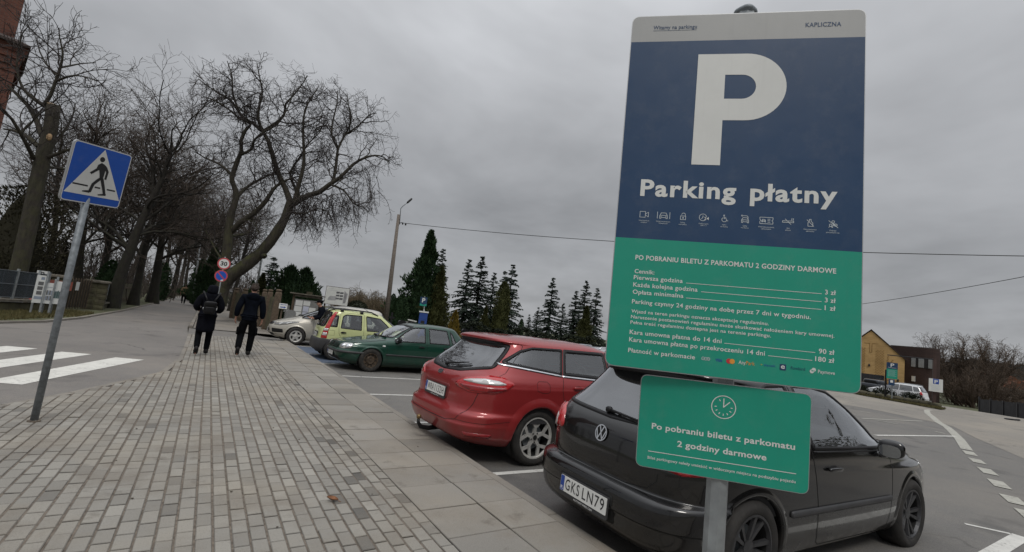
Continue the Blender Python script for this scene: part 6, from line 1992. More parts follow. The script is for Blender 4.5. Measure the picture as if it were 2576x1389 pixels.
man = person('person', 'man in a dark blue hooded jacket and black cargo trousers walking away bareheaded', (mp.x + 0.03, mp.y, 0), math.radians(-4), J, dict(coat=M['blue_coat'], hem=[(1.0, 0.185, 0.145), (0.90, 0.192, 0.15), (0.85, 0.185, 0.146)], cargo=True, thick=0.022, leg=1.05), scale=man_sc)
G = Geo(); G.sbox((0, -0.075, 1.455), (0.30, 0.13, 0.20), 0.85, Matrix.Rotation(0.35, 3, 'X'), 20, 12); G.sbox((0, -0.02, 1.51), (0.25, 0.2, 0.1), 0.9, None, 20, 8); G.build('hood', M['blue_coat'], man, smooth=True)

# the woman with the small backpack
wpn = ground_at(496, 893)
Jw = dict(pelvis=(0, 0, 0.88), waist=(0, 0.0, 1.04), chest=(0, 0.0, 1.24), neckb=(0, 0.02, 1.36), neck=(0, 0.04, 1.41), jaw=(0.02, 0.06, 1.46), face=(0.02, 0.065, 1.52), crown=(0.02, 0.055, 1.58),
          shr=(0.165, 0.0, 1.32), elr=(0.245, -0.03, 1.07), wrr=(0.19, 0.16, 0.98), palmr=(0.15, 0.20, 0.97), shl=(-0.165, 0.0, 1.32), ell=(-0.245, -0.03, 1.08), wrl=(-0.19, 0.16, 1.0), palml=(-0.15, 0.20, 0.98),
          hipr=(0.09, 0, 0.83), knr=(0.10, 0.10, 0.46), anr=(0.10, 0.10, 0.085), toer=(0.115, 0.24, 0.032), hipl=(-0.09, 0, 0.83), knl=(-0.10, 0.05, 0.46), anl=(-0.10, -0.20, 0.16), toel=(-0.10, -0.13, 0.035))
wom = person('person', 'woman in a long padded dark coat with the hood up walking away', (wpn.x + 0.05, wpn.y, 0), math.radians(3), Jw, dict(coat=M['navy_coat'], name='coat', hem=[(0.92, 0.185, 0.15), (0.75, 0.195, 0.16), (0.60, 0.20, 0.165), (0.50, 0.19, 0.155)], thick=0.026, leg=0.86), hair=False, head_yaw=0.3, scale=1.0)
n_, e_ = chain('h', [((0.0, -0.03, 1.36), 0.12, 0.11), ((0.01, 0.0, 1.45), 0.115, 0.115), ((0.018, 0.03, 1.53), 0.112, 0.125), ((0.02, 0.02, 1.60), 0.085, 0.10)])
skin_part('hood', n_, e_, M['navy_coat'], wom)
bk = thing('backpack', 'small black leather backpack worn on the woman in the long coat', 'backpack', wom.location, wom.rotation_euler.z)
G = Geo(); G.sbox((0, -0.265, 1.08), (0.24, 0.13, 0.29), 0.5, None, 24, 16); G.sbox((0, -0.325, 1.03), (0.20, 0.05, 0.14), 0.5, None, 20, 10); G.build('bag', M['leather'], bk, smooth=True)
G = Geo(); G.sbox((0, -0.30, 1.165), (0.245, 0.10, 0.12), 0.6, None, 20, 10); G.build('flap', M['leather'], bk, smooth=True)
for s in (1, -1):
    G = Geo(); G.tube([(s * 0.05, -0.22, 1.20), (s * 0.10, -0.19, 1.30), (s * 0.15, -0.10, 1.405), (s * 0.16, 0.0, 1.425), (s * 0.15, 0.12, 1.36), (s * 0.15, 0.165, 1.2)], 0.016, 6); G.build('strap', M['leather'], bk, smooth=True)
    G = Geo(); G.sbox((s * 0.125, -0.315, 1.055), (0.018, 0.02, 0.045), 0.6, None, 8, 6); G.build('buckle', M['chrome'], bk, smooth=True)

# man in a cap at the people carrier
p3 = at(803, 768, 18.05)
J3 = dict(pelvis=(0, -0.05, 0.94), waist=(0, -0.02, 1.10), chest=(0, 0.02, 1.33), neckb=(0, 0.08, 1.46), neck=(0, 0.11, 1.52), jaw=(0, 0.155, 1.56), face=(0, 0.165, 1.62), crown=(0, 0.15, 1.685),
          shr=(0.20, 0.03, 1.41), elr=(0.24, 0.08, 1.14), wrr=(0.16, 0.32, 1.08), palmr=(0.14, 0.38, 1.08), shl=(-0.20, 0.03, 1.41), ell=(-0.24, 0.05, 1.14), wrl=(-0.15, 0.30, 1.06), palml=(-0.12, 0.36, 1.06),
          hipr=(0.1, -0.04, 0.89), knr=(0.11, 0.0, 0.5), anr=(0.11, -0.02, 0.085), toer=(0.12, 0.12, 0.032), hipl=(-0.1, -0.04, 0.89), knl=(-0.11, 0.0, 0.5), anl=(-0.11, -0.03, 0.085), toel=(-0.12, 0.11, 0.032))
mc = person('person', 'man in a dark cap and black jacket standing between two parked cars', (p3.x + 0.16, p3.y - 0.02, ZL), math.radians(86), J3, dict(coat=M['blue_coat'], hem=[(1.0, 0.18, 0.14), (0.88, 0.18, 0.145)], thick=0.03), hair=False)
G = Geo(); G.sbox((0, 0.15, 1.685), (0.19, 0.215, 0.13), 0.85, None, 20, 10); G.sbox((0, 0.27, 1.65), (0.15, 0.13, 0.022), 0.7, Matrix.Rotation(-0.3, 3, 'X'), 16, 6); G.build('cap', M['trouser'], mc, smooth=True)

# distant walker on the footpath
p4 = ground_at(462, 767, 0.0)
p4 = at(461, 757, 50); 
Jd = {k: v for k, v in J.items()}
fw_ = person('person', 'tiny distant walker in a tan jacket on the footpath under the trees', (p4.x, p4.y, 0), math.radians(10), Jd, dict(coat=mat('tan_jacket', (0.16, 0.10, 0.05), 0.8), hem=[(1.0, 0.18, 0.14), (0.86, 0.18, 0.145)], thick=0.03), hair=True, scale=0.98)
# ------------------------------------------------------------ trees
def bark(name, c1, c2, moss=0.0, mosscol=(0.05, 0.065, 0.016)):
    k = NT(name)
    wv = k.n('ShaderNodeMapping'); wv.inputs['Scale'].default_value = (1, 1, 0.25)
    k.l(k.co(), wv.inputs[0])
    n = k.noise(9, 6, 0.65, wv.outputs[0])
    c = k.mix(k.ramp(n, 0.3, 0.7), c1, c2)
    if moss:
        geo = k.n('ShaderNodeNewGeometry')
        sp = k.n('ShaderNodeSeparateXYZ'); k.l(geo.outputs['Normal'], sp.inputs[0])
        top = k.ramp(sp.outputs[2], -0.2, 0.6)
        spt = k.n('ShaderNodeSeparateXYZ'); k.l(k.co(), spt.inputs[0])
        lo = k.ramp(spt.outputs[2], 2.5, 7.0, 1.0, 0.0)
        mm_ = k.math('MULTIPLY', k.math('ADD', k.math('MULTIPLY', top, lo), 0.15), k.ramp(k.noise(3.5, 5, 0.6), 0.38, 0.6))
        c = k.mix(k.math('MULTIPLY', mm_, moss, clamp=True), c, mosscol)
    k.set('Base Color', c)
    k.set('Roughness', 0.95)
    k.bump(k.math('ADD', n, k.math('MULTIPLY', k.noise(26, 5, 0.7, wv.outputs[0]), 0.6)), 1.0, 0.05)
    return k.m
M['bark'] = bark('mossy_bark', (0.018, 0.015, 0.013), (0.055, 0.046, 0.036), 1.0, (0.058, 0.062, 0.018))
M['bark2'] = bark('dark_bark', (0.011, 0.009, 0.008), (0.028, 0.023, 0.019), 0.3)
M['twig'] = mat('twigs', (0.035, 0.028, 0.026), 0.9, var=0.3, scale=2)
M['twig2'] = mat('brown_twigs', (0.060, 0.046, 0.036), 0.9, var=0.3, scale=2)
M['twig3'] = mat('pale_brown_twigs', (0.115, 0.088, 0.052), 0.9, var=0.3, scale=1)
M['twig4'] = mat('reddish_twigs', (0.085, 0.060, 0.042), 0.9, var=0.3, scale=1)

class Tree:
    def __init__(s, seed):
        s.r = random.Random(seed)
        s.tr = Geo(); s.tw = Geo()
    def path(s, p, d, L, r0, r1, n, wig, lift=0.0, droop=0.0, tipup=0.0):
        P = [p.copy()]; R = [r0]; d = d.normalized(); st = L / n
        for i in range(n):
            t = (i + 1) / n
            g = Vector((s.r.gauss(0, wig), s.r.gauss(0, wig), s.r.gauss(0, wig)))
            d = (d + g + Vector((0, 0, lift - droop * (1 - abs(2 * t - 0.9)) + tipup * max(0, t - 0.55)))).normalized()
            P.append(P[-1] + d * st)
            R.append(r0 + (r1 - r0) * t)
        return P, R
    def side(s, d, lo, hi):
        a = s.r.uniform(lo, hi)
        o = d.orthogonal().normalized()
        o = Matrix.Rotation(s.r.uniform(0, 2 * PI), 3, d) @ o
        return (d * math.cos(a) + o * math.sin(a)).normalized()
    def limb(s, P, R, level, spec, env=None):
        """put a limb into the mesh and let it branch; spec: list per level of dict(n, L, r, seg, wig, ...)"""
        sides = 10 if R[0] > 0.12 else (6 if R[0] > 0.035 else (4 if R[0] > 0.016 else 3))
        v, f = tube_geo(P, R, sides, cap=False)
        (s.tr if R[0] > 0.035 else s.tw).add(v, f)
        if level >= len(spec):
            return
        k = spec[level]
        cum = [0.0]
        for a, b in zip(P[:-1], P[1:]): cum.append(cum[-1] + (b - a).length)
        tot = cum[-1]
        n = max(1, int(k['dens'] * tot + s.r.random()))
        for i in range(n):
            t = k.get('t0', 0.2) + (1 - k.get('t0', 0.2)) * ((i + s.r.random()) / n)
            x = t * tot
            j = max(q for q in range(len(cum)) if cum[q] <= x + 1e-9)
            j = min(j, len(P) - 2)
            u = (x - cum[j]) / max(1e-6, cum[j + 1] - cum[j])
            p = P[j].lerp(P[j + 1], u); d = (P[j + 1] - P[j]).normalized(); rr = R[j] + (R[j + 1] - R[j]) * u
            dd = s.side(d, k.get('a0', 0.5), k.get('a1', 1.2))
            if k.get('up'):
                dd = (dd + Vector((0, 0, k['up']))).normalized()
            L = k['L'] * s.r.uniform(0.6, 1.25) * (1.15 - 0.5 * t)
            r0 = min(rr * 0.75, k['r'] * s.r.uniform(0.75, 1.2))
            Pn, Rn = s.path(p, dd, L, r0, max(r0 * 0.35, k.get('rmin', 0.004)), k['seg'], k['wig'], k.get('lift', 0), k.get('droop', 0), k.get('tipup', 0))
            if env:
                cut = len(Pn)
                for q in range(len(Pn)):
                    if not env(Pn[q]):
                        cut = q; break
                if cut < 2:
                    continue
                if cut < len(Pn):
                    cut = max(2, cut)
                Pn, Rn = Pn[:cut], Rn[:cut]
            s.limb(Pn, Rn, level + 1, spec, env)
    def build(s, root, mtr, mtw):
        if s.tr.v: s.tr.build('trunk', mtr, root, smooth=True)
        if s.tw.v: s.tw.build('crown', mtw, root, smooth=True)

def smooth_line(pts, rad, step=0.4):
    """Catmull-Rom through traced joints"""
    P, R = [], []
    n = len(pts)
    for i in range(n - 1):
        p0, p1, p2, p3 = pts[max(i - 1, 0)], pts[i], pts[i + 1], pts[min(i + 2, n - 1)]
        m = max(2, int((p2 - p1).length / step))
        for j in range(m):
            t = j / m
            P.append(0.5 * ((2 * p1) + (p2 - p0) * t + (2 * p0 - 5 * p1 + 4 * p2 - p3) * t * t + (3 * p1 - p0 - 3 * p2 + p3) * t ** 3))
            R.append(rad[i] + (rad[i + 1] - rad[i]) * t)
    P.append(pts[-1]); R.append(rad[-1])
    return P, R

# the big leaning tree by the footpath: limbs placed where they stand in space
T0 = Vector((1.05, 27.0, 0.0))
lt = thing('bare_tree', 'big bare tree with a mossy leaning trunk and curling twigs beside the 30 sign', 'tree', T0)
def zt(x, y, dd=0.0):                      # enlarged view of this tree -> point in space, dd metres nearer or farther
    return at((x / 1.389 + 700) / 1.59006, (y / 1.389 + 100) / 1.59006, 27.0 + dd) - T0
T = Tree(3)
trng = random.Random(5)
limbs = [
    # stem leaning right, then forking
    ([(238, 1560, 0), (255, 1490, 0), (300, 1405, 0), (385, 1340, -.1), (475, 1265, -.2), (550, 1175, -.3), (610, 1075, -.4), (640, 985, -.4)], [.50, .44, .42, .40, .37, .33, .29, .26]),
    ([(640, 985, -.4), (612, 905, -.2), (575, 830, 0), (545, 735, .2), (520, 650, .4), (488, 590, .5), (462, 520, .6), (470, 440, .6), (485, 370, .6), (470, 290, .6), (455, 215, .6)], [.22, .19, .17, .16, .14, .12, .10, .08, .06, .045, .03]),
    ([(488, 590, .5), (430, 545, .9), (365, 500, 1.2), (320, 430, 1.5), (255, 385, 1.8), (190, 345, 2.0), (130, 300, 2.2)], [.11, .10, .085, .07, .055, .04, .025]),
    ([(488, 590, .5), (560, 545, .2), (605, 500, 0), (615, 440, -.2), (650, 400, -.4), (700, 340, -.5), (735, 280, -.6)], [.11, .10, .085, .07, .055, .04, .025]),
    ([(365, 500, 1.2), (320, 380, 1.0), (318, 290, .9), (290, 200, .8)], [.07, .06, .045, .025]),
    ([(635, 1010, -.4), (690, 975, -.9), (745, 945, -1.3), (800, 930, -1.6), (860, 885, -1.8), (920, 845, -2.0), (990, 775, -2.2), (1050, 740, -2.3), (1110, 725, -2.4), (1160, 735, -2.5), (1195, 770, -2.6)], [.22, .20, .18, .17, .15, .12, .10, .08, .06, .045, .025]),
    ([(665, 975, -.6), (690, 880, -.8), (715, 780, -.9), (715, 680, -1.0), (712, 580, -1.0), (720, 480, -1.1), (760, 400, -1.2), (800, 340, -1.2)], [.16, .14, .12, .10, .08, .06, .045, .025]),
    ([(800, 930, -1.6), (870, 880, -1.4), (895, 780, -1.2), (905, 690, -1.0), (945, 610, -.9), (975, 540, -.9), (965, 450, -.9), (955, 380, -.9)], [.13, .12, .11, .09, .075, .06, .04, .025]),
    ([(905, 690, -1.0), (870, 610, -.6), (880, 520, -.4), (900, 440, -.2), (905, 370, 0)], [.08, .07, .055, .04, .025]),
    ([(945, 610, -.9), (1020, 560, -1.3), (1080, 500, -1.6), (1120, 490, -1.8)], [.07, .055, .04, .025]),
    ([(860, 885, -1.8), (940, 920, -2.4), (990, 990, -2.8), (1040, 1010, -3.0), (1080, 1040, -3.1)], [.08, .065, .05, .035, .02]),
    ([(700, 970, -.9), (660, 890, .4), (640, 820, .8), (690, 740, 1.0), (740, 660, 1.2), (800, 600, 1.4), (840, 520, 1.5)], [.12, .10, .085, .07, .055, .04, .025]),
    ([(650, 1040, -.4), (720, 1050, -1.2), (790, 1020, -1.8), (850, 1040, -2.2), (880, 1100, -2.4)], [.06, .05, .04, .03, .02]),
    ([(720, 1050, -1.2), (700, 1100, -1.5), (660, 1150, -1.6)], [.035, .028, .015]),
    # second, upright stem from the same foot
    ([(245, 1500, 0.1), (268, 1420, .3), (278, 1330, .4), (292, 1230, .5), (300, 1120, .6), (318, 1030, .6), (342, 950, .6), (325, 890, .6), (316, 850, .6), (345, 760, .6), (368, 700, .5), (368, 640, .5), (395, 580, .4), (420, 550, .4), (360, 520, .4), (300, 470, .4), (220, 420, .5), (160, 400, .6)], [.36, .32, .30, .28, .25, .21, .18, .165, .155, .14, .125, .11, .10, .085, .07, .055, .04, .02]),
    ([(310, 1150, .6), (365, 1095, .2), (440, 1045, -.1), (500, 985, -.3), (545, 915, -.2), (585, 880, -.2), (640, 855, -.2), (690, 840, -.3)], [.20, .18, .165, .15, .12, .09, .06, .03]),
    ([(345, 955, .6), (395, 905, 1.0), (450, 870, 1.3), (520, 835, 1.5), (560, 820, 1.6), (600, 770, 1.8)], [.13, .11, .09, .07, .05, .025]),
    ([(368, 720, .5), (425, 690, .1), (440, 640, -.2), (500, 590, -.6), (560, 560, -.8), (600, 510, -1.0), (640, 430, -1.1), (670, 330, -1.2)], [.10, .09, .08, .07, .055, .045, .035, .02]),
    ([(318, 835, .6), (270, 790, 1.0), (220, 760, 1.4), (160, 735, 1.8), (110, 700, 2.0)], [.10, .08, .06, .045, .025]),
    ([(300, 1180, .6), (340, 1170, 1.2), (385, 1165, 1.5), (410, 1150, 1.7)], [.12, .10, .08, .06]),
    ([(280, 1330, .4), (230, 1260, 1.0), (190, 1180, 1.3), (150, 1120, 1.5), (100, 1080, 1.7)], [.08, .06, .05, .035, .02]),
]
# crown outline, in the enlarged view, as a cloud of spheres
env_c = [(300, 330, 215), (480, 300, 185), (660, 430, 195), (830, 520, 225), (980, 620, 225), (1040, 820, 170), (930, 960, 160), (800, 1010, 190), (420, 620, 250), (620, 760, 260), (330, 900, 220), (240, 560, 175), (200, 1080, 160), (400, 1080, 150), (640, 1080, 110)]
ppm = (zt(500, 600) - zt(600, 600)).length / 100
env_s = [(zt(x, y), r * ppm) for x, y, r in env_c]
def env(p):
    for c_, r_ in env_s:
        dx, dz = p.x - c_.x, p.z - c_.z
        if dx * dx + dz * dz < r_ * r_ and abs(p.y) < 4.2:
            return True
    return False
spec = [dict(dens=2.8, L=2.1, r=0.032, seg=7, wig=0.26, a0=0.5, a1=1.35, t0=0.12, droop=0.03, tipup=0.25, lift=0.02),
        dict(dens=4.2, L=1.0, r=0.015, seg=6, wig=0.30, a0=0.5, a1=1.3, t0=0.15, droop=0.10, tipup=0.4, rmin=0.007),
        dict(dens=4.6, L=0.6, r=0.0095, seg=5, wig=0.30, a0=0.5, a1=1.25, t0=0.15, droop=0.12, tipup=0.65, rmin=0.006)]
for i, (pts, rad) in enumerate(limbs):
    P, R = smooth_line([zt(*p) for p in pts], [q * 0.76 for q in rad], 0.35)
    if i == 0 or i == 14:
        n0 = len(P) * (0.72 if i == 0 else 0.5)
        v, f = tube_geo(P, [r * (1 + 0.10 * math.sin(k * 1.7) * math.sin(k * 0.6)) for k, r in enumerate(R)], 14, cap=False)
        T.tr.add(v, f)
        k0 = int(n0)
        T2 = T
        s_tr = T.tr; T.tr = Geo(); T.limb(P[k0:], R[k0:], 0, spec, env); 
        keep = T.tr; T.tr = s_tr
        # drop the doubled stem surface, keep what grew from it
        nst = len(P[k0:]) * (10 if R[k0] > 0.12 else 6)
        T.tr.add(keep.v[nst:], [tuple(a - nst for a in f) for f in keep.f if min(f) >= nst])
    else:
        T.limb(P, R, 0, spec, env)
# hanging sprays on the right and below
for i in range(80):
    x = trng.uniform(640, 1130)
    y = trng.uniform(930, 1010) if x < 1000 else trng.uniform(760, 940)
    P, R = T.path(zt(x, y, trng.uniform(-3, 1)), Vector((trng.uniform(-.3, .6), trng.uniform(-.3, .3), -0.6)), trng.uniform(1.2, 2.6), 0.02, 0.008, 9, 0.14, -0.12, 0.0, 0.35)
    T.limb(P, R, 2, spec, None)
# suckers and ivy on the stem
for i in range(260):
    a = trng.uniform(0, 1)
    P0 = T0 * 0 + zt(*limbs[0][0][1]).lerp(zt(*limbs[0][0][4]), a) + Vector((trng.uniform(-.3, .3), -0.1, trng.uniform(-.2, .35)))
    P, R = T.path(P0, Vector((trng.uniform(-.8, .8), trng.uniform(-1, .2), trng.uniform(-.1, .9))), trng.uniform(0.15, 0.5), 0.008, 0.005, 3, 0.3, 0.05)
    T.limb(P, R, 9, spec)
# sawn-off stub and knot rings
p = zt(492, 1285, -0.45)
v, f = tube_geo([p, p + Vector((0.03, -0.26, 0.02)), p + Vector((0.03, -0.275, 0.02)), p + Vector((0.03, -0.25, 0.02))], [0.14, 0.12, 0.08, 0.02], 12)
T.tr.add(v, f)
T.build(lt, M['bark'], M['twig'])

# pollarded giant at the left edge
T0 = at(45, 690, 24); T0.z = 0
pt_ = thing('bare_tree', 'leaning lopped trunk with fresh saw cut and one spreading branch beside the church', 'tree', T0)
def zp2(x, y, dd=0.0): return at(x, y, 24 + dd) - T0
T = Tree(21)
main = [(20, 800, 0), (45, 690, 0), (70, 580, 0), (92, 470, 0), (110, 390, 0), (128, 320, 0), (134, 265, 0)]
P, R = smooth_line([zp2(*p) for p in main], [.27, .25, .235, .225, .215, .205, .20], 0.4)
v, f = tube_geo(P, R, 14, cap=True); T.tr.add(v, f)
sp2 = [dict(dens=2.4, L=1.9, r=0.03, seg=6, wig=0.22, a0=0.4, a1=1.1, t0=0.2, up=0.2, tipup=0.15),
       dict(dens=3.4, L=1.0, r=0.016, seg=5, wig=0.25, a0=0.4, a1=1.1, t0=0.2, rmin=0.008, tipup=0.2),
       dict(dens=3.4, L=0.55, r=0.012, seg=4, wig=0.28, a0=0.4, a1=1.1, rmin=0.006)]
for pts, rad in (
    ([(126, 268, 0), (105, 262, .1), (85, 248, .2), (62, 228, .3), (50, 205, .4), (42, 165, .5), (48, 120, .6), (58, 80, .6)], [.11, .10, .085, .07, .055, .04, .03, .02]),
    ([(112, 262, 0), (128, 238, -.2), (138, 210, -.3), (152, 170, -.4), (158, 135, -.5), (150, 95, -.5), (148, 70, -.5)], [.10, .085, .075, .06, .045, .03, .02]),
    ([(140, 205, -.3), (165, 195, -.7), (190, 190, -1), (220, 195, -1.3), (245, 205, -1.5)], [.06, .05, .04, .03, .02]),
    ([(152, 170, -.4), (180, 165, 0), (205, 160, .3), (240, 158, .5)], [.05, .04, .03, .02]),
    ([(145, 190, -.4), (120, 165, 0), (100, 130, .3), (92, 95, .4)], [.05, .04, .03, .018]),
    ([(108, 345, 0), (90, 300, .5), (70, 265, .9), (40, 235, 1.2), (20, 215, 1.5)], [.13, .11, .09, .07, .045]),
    ([(98, 370, 0), (70, 345, .6), (40, 330, 1.0), (10, 325, 1.4)], [.12, .10, .07, .04]),
    ([(85, 400, 0), (65, 360, -.6), (30, 300, -1.0), (0, 270, -1.4)], [.10, .08, .06, .03]),
    ([(110, 400, 0), (150, 385, -.5), (190, 372, -.8), (235, 372, -1.0)], [.10, .08, .05, .025]),
    ([(105, 420, 0), (160, 425, .5), (210, 445, .9)], [.08, .055, .025]),
    ([(118, 380, 0), (150, 345, .5), (180, 300, .8), (190, 260, 1)], [.09, .07, .045, .02])):
    P, R = smooth_line([zp2(*p) for p in pts], [q * 0.75 for q in rad], 0.35)
    T.limb(P, R, 0, sp2)
T.build(pt_, M['bark'], M['twig'])
c_ = zp2(134, 264)
G = Geo(); G.tube([c_ + Vector((0, 0, 0.0)), c_ + Vector((0.005, -0.01, 0.03))], [0.207, 0.195], 14); G.build('saw_cut', mat('fresh_cut_wood', (0.26, 0.19, 0.12), 0.8, var=0.3, scale=10), pt_)
G = Geo(); p = zp2(124, 345, -0.20); G.sbox(p, (0.16, 0.1, 0.26), 0.9, None, 14, 8); G.build('branch_scar', mat('pale_scar_wood', (0.33, 0.22, 0.12), 0.8), pt_, smooth=True)

# avenue trees: three models, copied
def avenue_model(seed, H, r, spread, spec, label, mtr, mtw, lean=0.0, fork=0.45, nl=9, upb=0.5, name='bare_tree'):
    root = thing(name, label, 'tree', (0, 0, 0))
    T = Tree(seed)
    P, R = T.path(Vector((0, 0, -0.2)), Vector((lean, 0, 1)), H * 0.78, r, r * 0.22, 12, 0.05, 0.12)
    v, f = tube_geo(P, [a * (1.5 - 0.5 * min(1, i / 1.5)) for i, a in enumerate(R)], 12, cap=False); T.tr.add(v, f)
    for i in range(nl):
        t = fork + (1 - fork) * (i + 0.5 * T.r.random()) / nl
        j = min(int(t * 12), 11)
        d = T.side((P[j + 1] - P[j]).normalized(), 0.6, 1.15)
        d = (d + Vector((0, 0, upb))).normalized()
        Pn, Rn = T.path(P[j], d, spread * T.r.uniform(0.7, 1.15) * (1.25 - 0.65 * t), R[j] * 0.42, 0.022, 11, 0.15, 0.05)
        T.limb(Pn, Rn, 0, spec)
    T.limb(P[8:], R[8:], 0, spec)
    T.build(root, mtr, mtw)
    return root
spA = [dict(dens=1.9, L=2.4, r=0.05, seg=6, wig=0.2, a0=0.4, a1=1.1, t0=0.15, up=0.15, lift=0.03),
       dict(dens=2.5, L=1.3, r=0.024, seg=5, wig=0.22, a0=0.4, a1=1.1, rmin=0.008, tipup=0.2),
       dict(dens=3.2, L=0.8, r=0.011, seg=3, wig=0.25, a0=0.4, a1=1.1, rmin=0.008)]
A1 = avenue_model(31, 14.0, 0.34, 7.2, spA, 'tall bare tree', M['bark2'], M['twig2'], 0.05, 0.34, 15, 0.12)
A2 = avenue_model(47, 13.0, 0.26, 5.8, spA, 'bare tree', M['bark2'], M['twig2'], -0.03, 0.36, 12, 0.25)
A3 = avenue_model(59, 12.5, 0.20, 4.6, spA, 'slim bare tree', M['bark2'], M['twig2'], 0.02, 0.32, 11, 0.45)
spots = [  # model, picture x of the foot, distance, scale, turn, label
    (A1, 288, 30, 0.86, 0.3, 'thick dark ivy-barked tree standing behind the glass fence and gate pillar'),
    (A2, 345, 36, 0.92, 1.9, 'bare avenue tree just right of the thick dark one'),
    (A1, 392, 44, 0.95, 4.0, 'tall spreading avenue tree midway along the left side of the road'),
    (A2, 250, 40, 0.95, 5.2, 'bare tree in the cemetery behind the pedestrian sign pole'),
    (A3, 205, 34, 1.0, 2.2, 'slender bare tree just left of the pedestrian sign pole top'),
    (A3, 418, 58, 1.15, 0.9, 'slim avenue tree near where the road bends'),
    (A2, 436, 70, 1.2, 3.3, 'far avenue tree on the left at the end of the road'),
    (A1, 500, 66, 1.05, 1.2, 'broad bare tree behind the slim lamp post'),
    (A2, 530, 50, 0.95, 4.6, 'bare tree on the right of the footpath behind the hooded woman'),
    (A3, 470, 92, 1.4, 2.6, 'distant tree closing the view down the road'),
    (A3, 150, 46, 1.1, 4.2, 'bare tree deep in the cemetery above the display boards'),
    (A2, 110, 52, 1.1, 0.1, 'bare tree between the lopped trunk and the display boards'),
    (A3, 318, 62, 1.2, 5.5, 'far slim tree in the gap left of the road'),
    (A2, 455, 110, 1.6, 1.0, 'most distant bare tree over the road end'),
    (A1, 556, 84, 1.1, 2.0, 'wide bare tree far behind the upright stem'),
    (A3, 590, 44, 0.9, 3.7, 'slim bare tree close behind the leaning trunk'),
]
for i, (mdl, px, D, sc_, tz, lab) in enumerate(spots):
    q = at(px, 720, D)
    if mdl.location.length < 0.01 and not mdl.get('placed'):
        mdl.location = (q.x, q.y, 0); mdl.rotation_euler = (0, 0, tz); mdl.scale = (sc_,) * 3; mdl['label'] = lab; mdl['group'] = 'bare trees along the avenue'; mdl['placed'] = 1
    else:
        dup(mdl, (q.x, q.y, 0), tz, lab, sc_, 'bare trees along the avenue')
for m_ in (A1, A2, A3):
    if 'placed' in m_: del m_['placed']

# bushy bare masses: willow beyond the cemetery and the thicket at the right
def bush_model(name, label, seed, loc, H, W, n, mtw, mtr, spec, lean=0.25, drop=0.0):
    root = thing(name, label, 'tree', loc)
    T = Tree(seed)
    for i in range(n):
        a = 2 * PI * i / n + T.r.uniform(-.3, .3)
        rad = W * math.sqrt(T.r.random()) * 0.35
        d = Vector((math.cos(a) * lean * T.r.uniform(0.3, 1.6), math.sin(a) * lean * T.r.uniform(0.3, 1.6), 1))
        P, R = T.path(Vector((math.cos(a) * rad, math.sin(a) * rad, -0.3)), d, H * T.r.uniform(0.65, 1.0), 0.11, 0.02, 10, 0.09, 0.0, drop)
        T.limb(P, R, 0, spec)
    T.build(root, mtr, mtw)
    return root
spB = [dict(dens=3.2, L=1.7, r=0.03, seg=5, wig=0.2, a0=0.3, a1=0.9, t0=0.08, up=0.25, rmin=0.012),
       dict(dens=3.4, L=1.0, r=0.02, seg=4, wig=0.22, a0=0.3, a1=0.9, rmin=0.014),
       dict(dens=2.4, L=0.6, r=0.018, seg=3, wig=0.25, a0=0.3, a1=0.9, rmin=0.015)]
q = at(2446, 985, 92); zq = float(zlot(q.x, q.y))
bush_model('bare_thicket_tree', 'large brown leafless tree clump right of the dark brown building', 71, (q.x, q.y, zq - 0.2), 10.2, 6.5, 42, M['twig4'], M['twig4'], spB, 0.35)
q = at(2462, 1000, 80); zq = float(zlot(q.x, q.y))
bush_model('bare_bush', 'low spreading leafless bush at the right end of the brown building', 72, (q.x, q.y, zq - 0.2), 5.2, 5.0, 26, M['twig4'], M['twig4'], spB, 0.6)
spW = [dict(dens=3.6, L=1.9, r=0.035, seg=6, wig=0.15, a0=0.3, a1=0.9, t0=0.25, up=0.1, droop=0.25, rmin=0.02),
       dict(dens=3.6, L=1.2, r=0.026, seg=5, wig=0.15, a0=0.3, a1=0.8, droop=0.3, lift=-0.1, rmin=0.02),
       dict(dens=1.4, L=0.9, r=0.022, seg=3, wig=0.15, a0=0.3, a1=0.8, lift=-0.2, rmin=0.018)]
for px, D, H, lab, sd_ in ((905, 88, 5.6, 'rounded pale brown leafless willow behind the plan board', 81), (955, 92, 5.4, 'rounded leafless willow left of the concrete utility pole', 82), (1003, 96, 4.6, 'low pale leafless willow right of the concrete utility pole', 83), (868, 90, 4.4, 'small leafless willow at the left foot of the plan board', 84)):
    q = at(px, 790, D)
    bush_model('bare_willow', lab, sd_, (q.x, q.y, -0.2), H, 4.0, 22, M['twig3'], M['twig3'], spW, 0.55)

# evergreens
def leafmat(name, c1, c2):
    k = NT(name)
    geo = k.n('ShaderNodeNewGeometry')
    n = k.noise(1.3, 3)
    f = k.math('ADD', k.math('MULTIPLY', geo.outputs['Random Per Island'], 0.6), k.math('MULTIPLY', n, 0.4))
    k.set('Base Color', k.mix(k.ramp(f, 0.2, 0.8), c1, c2))
    k.set('Roughness', 0.8)
    k.set('Specular IOR Level', 0.2)
    return k.m
M['lf_spruce'] = leafmat('spruce_needles', (0.016, 0.026, 0.020), (0.040, 0.055, 0.040))
M['lf_thuja'] = leafmat('thuja_foliage', (0.012, 0.030, 0.012), (0.036, 0.065, 0.026))
M['lf_olive'] = leafmat('olive_thuja_foliage', (0.030, 0.034, 0.010), (0.065, 0.070, 0.024))
M['lf_gold'] = leafmat('golden_thuja_foliage', (0.085, 0.062, 0.010), (0.20, 0.135, 0.022))
M['lf_ivy'] = leafmat('ivy_leaves', (0.016, 0.015, 0.009), (0.046, 0.042, 0.022))
M['lf_hedge'] = leafmat('dark_hedge_leaves', (0.010, 0.015, 0.009), (0.028, 0.034, 0.02))

